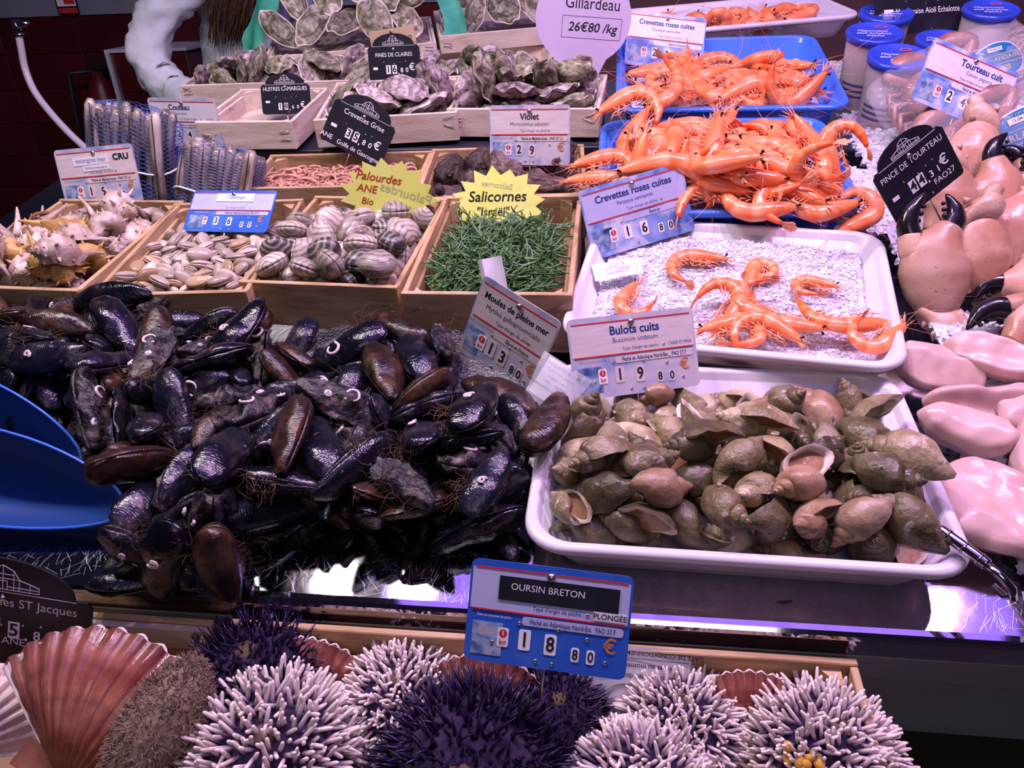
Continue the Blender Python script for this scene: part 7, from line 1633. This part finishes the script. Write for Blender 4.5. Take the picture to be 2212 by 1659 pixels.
# burst of roe on the rightmost urchin
b = B(); g = random.Random(6)
for k in range(14):
    p = Vector((g.gauss(0, .007), g.gauss(0, .006), g.uniform(-.006, .003)))
    b.ball(p, g.uniform(.003, .006), 8, 6, sx=g.uniform(.7, 1.3), sy=g.uniform(.7, 1.3))
ob('roe', b.mesh('roe', mat('roe_yellow', [(0, (.50, .25, .03)), (1, (.70, .45, .10))], 60, 3, rough=.15, sss=.3)), bpy.data.objects['sea_urchin.007'], (SC(1.30 / .080) @ RX(-12) @ RZ(-130) @ T(-.032, -.030, .050)), label='spilled yellow roe')

# ---- scallops
m_sc = mat('scallop_shell', [(.2, (.10, .030, .025)), (.42, (.21, .070, .050)), (.58, (.32, .135, .095)), (.78, (.48, .29, .22))], 34, 7, .9, rough=.15, rough2=.4, bump=(200, .4), uvramp=[(0, (1, .95, .9)), (.25, (1, .85, .7)), (.5, (.9, .75, .7)), (.58, (.65, .5, .5)), (.64, (1, .8, .75)), (.78, (.7, .5, .55)), (.84, (1, .8, .8)), (1, (.6, .45, .5))], hue=.15)
m_sc2 = mat('scallop_pale', [(0, (.48, .30, .26)), (.5, (.62, .46, .42)), (1, (.74, .64, .60))], 18, 5, .6, rough=.25, rough2=.5, bump=(140, .2), hue=.1)
m_scw = plain('scallop_inside', (.62, .52, .50), .3, nscale=30)


def scallop(r_, nr, m, dome, seed):
    b = B(); rs = []; ri = []
    A = R(128) / 2
    na = nr * 12
    for i in range(19):
        t = (i + .2) / 18.2
        row, rin = [], []
        for j in range(na + 1):
            a = -A + 2 * A * j / na
            e = abs(a / A)
            rad = r_ * t * (1 - .10 * e ** 3) * (1 + .012 * math.cos(a / (2 * A) * nr * 2 * PI) * t)
            rib = (.5 + .5 * math.cos(a / (2 * A) * nr * 2 * PI)) ** .7
            z = .0035 * r_ * math.cos(a / (2 * A) * nr * 8 * PI) * t + dome * r_ * math.sin(min(1, t * 1.02) * PI) ** .7 * (1 - e ** 2.4) + rib * .030 * r_ * t * (1 - e ** 6) + .004 * r_ * math.sin(t * 38)
            row.append((rad * math.sin(a) * (1.0 + .02), rad * math.cos(a), z)); rin.append((rad * math.sin(a) * .99, rad * math.cos(a) * .99, z - .018 * r_))
        rs.append(row); ri.append(rin)
    b.rings(rs, 0, None, False, uvs=[i / 18 for i in range(19)])
    b.rings([q[::-1] for q in ri], 1, None, False)
    b.rings([ri[-1], rs[-1]], 1, None, False)
    # ears
    for s_ in (-1, 1):
        b.add([(0, -.02 * r_, .03 * r_), (s_ * .42 * r_, -.03 * r_, .01 * r_), (s_ * .40 * r_, .16 * r_, .0), (s_ * .14 * r_, .16 * r_, .06 * r_)], [(0, 1, 2, 3) if s_ < 0 else (3, 2, 1, 0)], 0)
    return b.mesh('valve', [m, m_scw])


SCA = Proto('scallop', None, [('flat_valve', scallop(.062, 15, m_sc, .06, 1)), ('cupped_valve', scallop(.064, 15, m_sc2, .22, 2), FLIP)])
SCB = Proto('scallop', None, [('cupped_valve', scallop(.064, 15, m_sc2, .22, 3)), ('flat_valve', scallop(.062, 15, m_sc, .06, 1), FLIP @ RX(-4))])
SCC = Proto('scallop', None, [('upper_valve', scallop(.064, 15, m_sc, .20, 5)), ('lower_valve', scallop(.064, 15, m_sc2, .18, 2), FLIP)])
for pr, u_, v_, h_, rx, ry, rz_, s, lb in (
        (SCC, -.512, -.190, -.070, 38, 6, -26, 2.45, 'big red-brown scallop fanned upward, right of the black slate'),
        (SCB, -.655, -.175, -.060, 30, 25, -18, 1.55, 'pale scallop at the left edge, upper one of the two'),
        (SCB, -.640, -.225, -.050, 10, -30, 20, 1.6, 'pale scallop at the left edge, gaping, lower one'),
        (SCC, -.315, -.060, -.105, 70, 0, -15, 1.35, 'scallop half hidden between two urchins, back left of crate'),
        (SCC, -.120, -.064, -.105, 72, 0, 12, 1.35, 'scallop half hidden under the blue price sign'),
        (SCC, .150, -.060, -.100, 68, 0, -8, 1.2, 'scallop half hidden between two pale urchins at the right'),
        (SCA, -.62, -.28, -.09, 12, 0, 60, 1.5, 'scallop at the bottom left corner, underneath the others')):
    pr.put(T(u_, v_, h_) @ RX(rx) @ RY(ry) @ RZ(rz_) @ SC(s), lb, 'scallop', 'scallops in the front crates')
# brown fuzzy growth on the big scallop's flank: a sponge
g = random.Random(12)
core = B(); fz = B(); rs = []
for i in range(15):
    t = i / 14; a = PI * (i + .1) / 14.2
    rs.append([Vector((.030 * math.sin(a) * math.cos(f) * (1 + .2 * fb((t * 4, f, 0), 1)), .058 * -math.cos(a), .024 * math.sin(a) * math.sin(f))) for f in [2 * PI * j / 18 for j in range(18)]])
core.rings(rs, 0, None, True, True, True)
for _ in range(2600):
    a, f = math.acos(g.uniform(-1, 1)), g.uniform(0, 2 * PI)
    p = Vector((.030 * math.sin(a) * math.cos(f), .058 * -math.cos(a), .024 * math.sin(a) * math.sin(f)))
    d = (Vector((p.x / .03, p.y / .058, p.z / .024)).normalized() + Vector((g.gauss(0, .6), g.gauss(0, .6), g.gauss(0, .6)))).normalized()
    q = p + d * .005; fz.tube([p, q, q + (d + Vector((g.gauss(0, .8), g.gauss(0, .8), g.gauss(0, .5)))).normalized() * .004], [.0005, .0005, .0002], 3, cap=False)
m_spg = mat('sponge_brown', [(0, (.13, .085, .055)), (1, (.30, .21, .15))], 60, 4, rough=.8)
o = ob('sea_sponge', core.mesh('sea_sponge', m_spg), None, T(-.418, -.148, -.012) @ RX(25) @ RZ(-20) @ SC(1.15)); tag(o, 'fuzzy brown sponge growing along the big scallop\'s right side', 'sponge')
q = ob('fibres', fz.mesh('fibres', m_spg), o); q['kind'] = 'stuff'
# upside-down paper label leaning on the back board
o = ob('crate_label', sheet(.125, .085, lambda x, y: (x, y, .002 * math.cos(x * 30)), m_paper), None, pose((.03, -.035, -.062), 0, 32, -2)); tag(o, 'white paper label turned upside down behind the urchins', 'label')
for s, x, y, sz in (('DATE DE CONDITIONNEMENT:', .028, .036, .0065), ('vivants au moment', .020, .022, .0075), ('Ces coquillages doivent être', .010, .011, .0075), ('CE', .008, -.010, .008), ('FR 50.506', .0, -.024, .008)):
    txt(o, s, x, y, sz, m_ink, .0024, rot=180, bold=.01)
bit(o, 'ruled_line', m_ink, .02, .030, .08, .0005, .0024)
b = B(); b.tube([(.028 * math.cos(R(a)), .019 * math.sin(R(a)), .0024) for a in range(0, 361, 15)], .0004, 4); ob('oval_stamp', b.mesh('oval_stamp', m_ink), o, T(.002, -.017, 0))

# ================================================================ the room behind: wall, floor, person, hose
INV = SM.inverted()
def wob(name, data, M=None, parent=None):
    return ob(name, data, parent, M) if parent is not None else ob(name, data, None, INV @ (M or Matrix()))


m_wallp = mat('wall_paint', [(0, (.16, .19, .22)), (1, (.22, .25, .29))], 3, 3, rough=.6)
m_tile = mat('red_tile', [(0, (.050, .004, .006)), (1, (.085, .008, .010))], 5, 3, rough=.35, hue=.2)
m_grout = plain('grout', (.13, .06, .06), .8)
m_flo = mat('floor_tiles', [(0, (.02, .018, .02)), (1, (.035, .03, .034))], 4, 4, rough=.5)
b = B(); b.box((-.6, 1.6, -.05), (8, 8, .1)); f_ = wob('floor', b.mesh('floor', m_flo, False)); f_['kind'] = 'structure'; f_['label'] = 'dark market hall floor'
b = B(); b.box((-.6, 3.575, 1.6), (8, .15, 3.2)); wl = wob('wall_back', b.mesh('wall_back', m_grout, False)); wl['kind'] = 'structure'; wl['label'] = 'back wall, dark red tiles below grey paint'
b = B(); b.box((0, 0, 0), (8, .02, 1.93)); ob('painted_panel', b.mesh('painted_panel', m_wallp, False), wl, T(-.6, 3.492, 2.235))
b = B(); b.box((0, 0, 0), (.369, .012, .147), ch=.002); tm_ = b.mesh('tile', m_tile, False)
for r_ in range(9):
    for c in range(11):
        ob('tile', tm_, wl, T(-4.06 + c * .375 + (.0 if r_ % 2 == 0 else .1875 * 0), 3.496, 1.193 - r_ * .15))
# tiled pillar with white corner trims
pl_ = wob('trim_1', None, T(-2.05, 3.35, 0)); pl_['kind'] = 'structure'; pl_['label'] = 'low tiled pillar with white edge trims'
b = B(); b.box((.15, 0, .57), (.34, .28, 1.14)); ob('core', b.mesh('core', m_grout, False), pl_)
b = B(); b.box((0, 0, 0), (.31, .012, .147), ch=.002); t2 = b.mesh('tile', m_tile, False)
for r_ in range(7): ob('tile', t2, pl_, T(.16, -.146, 1.06 - r_ * .15))
m_trim = plain('trim_white', (.55, .58, .6), .4)
b = B(); b.box((.15, 0, 1.145), (.36, .30, .012)); ob('cap_trim', b.mesh('cap_trim', m_trim, False), pl_)
b = B(); b.box((-.018, -.15, .57), (.014, .014, 1.14)); ob('edge_trim', b.mesh('edge_trim', m_trim, False), pl_)
# safety notice
po = wob('safety_notice', plate([(-.05, -.07), (.05, -.07), (.05, .07), (-.05, .07)], .003).mesh('safety_notice', m_ink, False), T(-2.37, 3.474, 1.345) @ RX(90)); tag(po, 'small red and white safety notice on the grey wall', 'notice')
bit(po, 'white_field', m_whi, 0, .012, .088, .10, .002); bit(po, 'red_field', m_red, .015, .0, .05, .06, .0026); bit(po, 'text_band', m_red, 0, -.055, .088, .02, .002)
# fire extinguisher in the dark corner
fe = wob('fire_extinguisher', None, T(-2.27, 3.40, .0)); tag(fe, 'dark fire extinguisher on a stand with a pale label', 'extinguisher')
m_fe = plain('extinguisher_red', (.10, .006, .008), .4)
cyl = lambda r_, z0, z1, n=20: [[(r_ * math.cos(2 * PI * k / n), r_ * math.sin(2 * PI * k / n), z) for k in range(n)] for z in (z0, z1)]
b = B(); b.rings(cyl(.06, 0, .02) + cyl(.06, .50, .52) + cyl(.075, .55, .95) + cyl(.05, .99, 1.005) + cyl(.025, 1.02, 1.05), 0, None, True, True, True); ob('cylinder', b.mesh('cylinder', m_fe), fe)
b = B(); b.box((.03, 0, 1.07), (.12, .03, .02)); b.box((.03, 0, 1.10), (.12, .02, .012)); ob('valve_lever', b.mesh('valve_lever', m_ink, False), fe)
b = B(); b.tube([(0, .0, 1.05), (-.1, -.05, 1.05), (-.13, -.05, .85), (-.11, -.03, .65)], .012, 8); ob('discharge_hose', b.mesh('discharge_hose', m_ink), fe)
b = B(); b.rings([[(.076 * math.cos(R(a)), .076 * math.sin(R(a)), z) for a in range(215, 320, 10)] for z in (.82, .94)], 0, None, False); ob('label_wrap', b.mesh('label_wrap', plain('pale_label', (.4, .4, .42), .5)), fe)
# white hose with steel elbow
hs = wob('water_hose', None, T(0, 0, 0)); tag(hs, 'white water hose rising in the dark at the left', 'hose')
pts = [(-1.748, 2.30, 1.285), (-1.756, 2.30, 1.235), (-1.764, 2.30, 1.18), (-1.742, 2.28, 1.12), (-1.688, 2.25, 1.06), (-1.625, 2.22, 1.005), (-1.568, 2.20, .959), (-1.50, 2.18, .90), (-1.46, 2.17, .80), (-1.45, 2.17, .6), (-1.45, 2.17, .02)]
P_, q_ = smooth_path(pts, [(.0105, 0)] * len(pts), 4)
b = B(); b.tube(P_, .0105, 10); ob('tube', b.mesh('tube', plain('white_rubber', (.62, .56, .66), .35)), hs)
b = B(); b.tube([(-1.747, 2.30, 1.275), (-1.746, 2.30, 1.315)], .0135, 12); b.tube([(-1.752, 2.30, 1.306), (-1.700, 2.29, 1.303)], .009, 10); b.tube([(-1.747, 2.30, 1.272), (-1.747, 2.30, 1.279)], .0148, 12)
ob('elbow_fitting', b.mesh('elbow_fitting', m_chr), hs)

# ---- green cloth under the big oysters
m_gr = mat('green_cloth', [(0, (.02, .22, .14)), (1, (.04, .36, .24))], 20, 4, rough=.6, bump=(60, .4))
def cloth(M, w_, h_, seed, lb):
    o = ob('green_cloth', sheet(w_, h_, lambda x, y: (x + .012 * math.sin(y * 30 + seed) * (1 - y / h_), y, .014 * math.sin(x * 55 + y * 9 + seed) + .010 * fb((x, y, 0), 25, seed)), m_gr, 22, 16, .001), None, M)
    return tag(o, lb, 'cloth')
cloth(pose((-.935, 1.66, .285), -18, 25, -8), .085, .30, 1, 'green cloth hanging at the left of the oyster heap')
cloth(pose((-.435, 1.70, .295), 0, 22, 0), .055, .24, 4, 'green cloth strip between the two oyster heaps')
b = B(); b.box((0, 0, 0), (.40, .006, .30), ch=.001)
tag(ob('backing_board', b.mesh('backing_board', m_gr, False), None, T(-.74, 1.93, .40) @ RZ(14) @ RX(-38)), 'green-lined board behind the oyster heap', 'board')

# ---- person behind the stall: white jacket, long brown hair, right arm bent towards the crates
m_skin = plain('skin', (.50, .30, .22), .5, sss=.1)
m_coat = mat('white_jacket', [(0, (.50, .56, .58)), (1, (.62, .68, .70))], 7, 3, rough=.75, bump=(9, .6, 3, .02))
m_pant = plain('dark_trousers', (.02, .02, .03), .7)
m_hair = mat('brown_hair', [(0, (.045, .024, .012)), (1, (.13, .075, .04))], 40, 4, rough=.45, stretch=(6, 6, .6))


def skin(name, joints, edges, m, sub=2):
    me = bpy.data.meshes.new(name)
    me.from_pydata([j[:3] for j in joints], edges, [])
    o = bpy.data.objects.new(name, me); COL.objects.link(o)
    md = o.modifiers.new('skin', 'SKIN'); md.use_smooth_shade = True
    for i, j in enumerate(joints):
        me.skin_vertices[0].data[i].radius = (j[3], j[4] if len(j) > 4 else j[3])
    me.skin_vertices[0].data[0].use_root = True
    s = o.modifiers.new('sub', 'SUBSURF'); s.levels = sub; s.render_levels = sub
    dg = bpy.context.evaluated_depsgraph_get()
    nm = bpy.data.meshes.new_from_object(o.evaluated_get(dg))
    bpy.data.objects.remove(o)
    nm.materials.clear(); nm.materials.append(m)
    nm.polygons.foreach_set('use_smooth', [True] * len(nm.polygons))
    return nm


px_, py_ = -1.30, 2.78
J = [(px_, py_, .98, .15, .12), (px_ + .02, py_, 1.15, .14, .11), (px_ + .05, py_, 1.32, .155, .12), (px_ + .07, py_, 1.45, .10, .09), (px_ + .09, py_, 1.54, .055, .055), (px_ + .11, py_, 1.63, .085, .095), (px_ + .12, py_, 1.72, .08, .09),
     (px_ + .0, py_ - .20, 1.44, .045), (-1.465, 2.472, 1.16, .03), (-1.24, 2.34, 1.07, .026), (-1.18, 2.31, 1.05, .035, .02),
     (px_ + .10, py_ + .19, 1.44, .06), (px_ + .18, py_ + .24, 1.18, .045), (px_ + .30, py_ + .10, 1.06, .032), (px_ + .36, py_ + .06, 1.05, .035, .02),
     (px_, py_ - .09, .86, .09), (px_ + .02, py_ - .1, .48, .06), (px_ - .01, py_ - .1, .09, .042), (px_ + .12, py_ - .1, .04, .035),
     (px_, py_ + .09, .86, .09), (px_ + .02, py_ + .1, .48, .06), (px_ - .01, py_ + .1, .09, .042), (px_ + .12, py_ + .1, .04, .035)]
J.append((-1.445, 2.50, 1.27, .034))
E_ = [(0, 1), (1, 2), (2, 3), (3, 4), (4, 5), (5, 6), (3, 7), (7, 23), (23, 8), (8, 9), (9, 10), (3, 11), (11, 12), (12, 13), (13, 14), (0, 15), (15, 16), (16, 17), (17, 18), (0, 19), (19, 20), (20, 21), (21, 22)]
pr_ = wob('person', skin('person', J, E_, m_skin)); tag(pr_, 'person in a white jacket with long brown hair, arm bent behind the crates', 'person')
wm = lambda nm, me: ob(nm, me, pr_)
# fingers of the near hand, resting on the crate
fb_ = B()
for k in range(4):
    a0 = Vector((-1.175, 2.295 + k * .012, 1.052 - k * .004)); fb_.tube([a0, a0 + Vector((.028, -.004, -.004)), a0 + Vector((.05, -.004, -.016)), a0 + Vector((.06 - abs(k - 1.4) * .006, -.002, -.03))], [.009, .0085, .008, .005], 7)
a0 = Vector((-1.20, 2.285, 1.045)); fb_.tube([a0, a0 + Vector((.022, -.02, -.008)), a0 + Vector((.045, -.022, -.018))], [.010, .009, .006], 7)
wm('fingers', fb_.mesh('fingers', m_skin))
CJ = [(px_, py_, .90, .20, .17), (px_ + .02, py_, 1.12, .185, .155), (px_ + .05, py_, 1.32, .19, .15), (px_ + .07, py_, 1.46, .11, .10), (px_ + .0, py_ - .20, 1.44, .09), (-1.445, 2.50, 1.27, .076), (-1.465, 2.47, 1.16, .078), (-1.36, 2.40, 1.09, .066), (-1.255, 2.345, 1.07, .05),
      (px_ + .10, py_ + .19, 1.44, .085), (px_ + .18, py_ + .24, 1.18, .075), (px_ + .29, py_ + .11, 1.07, .05)]
CE_ = [(0, 1), (1, 2), (2, 3), (3, 4), (4, 5), (5, 6), (6, 7), (7, 8), (3, 9), (9, 10), (10, 11)]
cm_ = skin('jacket', CJ, CE_, m_coat, 3)
for v in cm_.vertices:
    k = .014 * fb((v.co.x * .7, v.co.y * .7, v.co.z * 1.6), 14, 2) - .020 * max(0, .35 - abs(fb((v.co.x, v.co.y, v.co.z * 1.8), 9, 5))) * 2 + .004 * fb(v.co, 40, 5)
    v.co += v.normal * k
wm('jacket', cm_)
tr = skin('trousers', [(px_, py_, .95, .165, .13), (px_, py_ - .09, .84, .105), (px_ + .02, py_ - .1, .48, .08), (px_ - .01, py_ - .1, .10, .065), (px_, py_ + .09, .84, .105), (px_ + .02, py_ + .1, .48, .08), (px_ - .01, py_ + .1, .10, .065)], [(0, 1), (1, 2), (2, 3), (0, 4), (4, 5), (5, 6)], m_pant)
wm('trousers', tr)
g = random.Random(8); hb = B()
for k in range(520):
    a = g.uniform(-2.2, .9); r_ = g.uniform(.9, 1.05)
    top_ = Vector((px_ + .11 + .088 * math.cos(a) * r_, py_ + .09 * math.sin(a) * r_, 1.72 + .05 * g.random()))
    end = Vector((px_ + .055 + .055 * math.cos(a) + g.gauss(0, .02), py_ - .17 + .05 * math.sin(a) + g.gauss(0, .015), g.uniform(1.20, 1.36)))
    m1 = Vector((px_ + .11 + .11 * math.cos(a), py_ + .11 * math.sin(a), 1.58)); m2 = m1.lerp(end, .55) + Vector((g.gauss(0, .01), g.gauss(0, .01), 0))
    hb.tube([top_, m1, m2, end], [.004, .005, .0045, .001], 4)
hb.ball((px_ + .105, py_ + .01, 1.70), .105, 14, 9, sy=1.02)
wm('hair', hb.mesh('hair', m_hair))
fc = B()
fc.ball((px_ + .205, py_ - .035, 1.685), .011, 8, 6); fc.ball((px_ + .205, py_ + .035, 1.685), .011, 8, 6)
wm('eyes', fc.mesh('eyes', m_ink))
fc = B(); fc.tube([(px_ + .205, py_, 1.69), (px_ + .228, py_, 1.655), (px_ + .205, py_, 1.645)], [.008, .013, .008], 8); wm('nose', fc.mesh('nose', m_skin))
fc = B(); fc.tube([(px_ + .196, py_ - .025, 1.615), (px_ + .206, py_, 1.614), (px_ + .196, py_ + .025, 1.615)], [.003, .006, .003], 8); wm('mouth', fc.mesh('mouth', plain('lips', (.40, .16, .14), .4)))

# ================================================================ labels: alike things in one group are told apart by their place from left to right
def tell_apart():
    inv = cam.matrix_world.inverted()
    seen = {}
    for o in COL.objects:
        if o.parent is None and o.get('category') and o.get('kind') != 'stuff':
            seen.setdefault(o['label'], []).append(o)
    ordn = lambda n: {1: 'first', 2: 'second', 3: 'third', 4: 'fourth', 5: 'fifth', 6: 'sixth', 7: 'seventh', 8: 'eighth', 9: 'ninth', 10: 'tenth'}.get(n, '%dth' % n if n % 100 in (11, 12, 13) or n % 10 not in (1, 2, 3) else '%d%s' % (n, ('st', 'nd', 'rd')[n % 10 - 1]))
    for lb, os_ in seen.items():
        if len(os_) < 2: continue
        def sx(o):
            p = inv @ o.matrix_basis.translation
            return p.x / -p.z
        os_.sort(key=sx)
        for i, o in enumerate(os_):
            n = len(os_)
            o['label'] = lb + ', ' + ('leftmost of %d' % n if i == 0 else 'rightmost of %d' % n if i == n - 1 else '%s from left' % ordn(i + 1))


tell_apart()
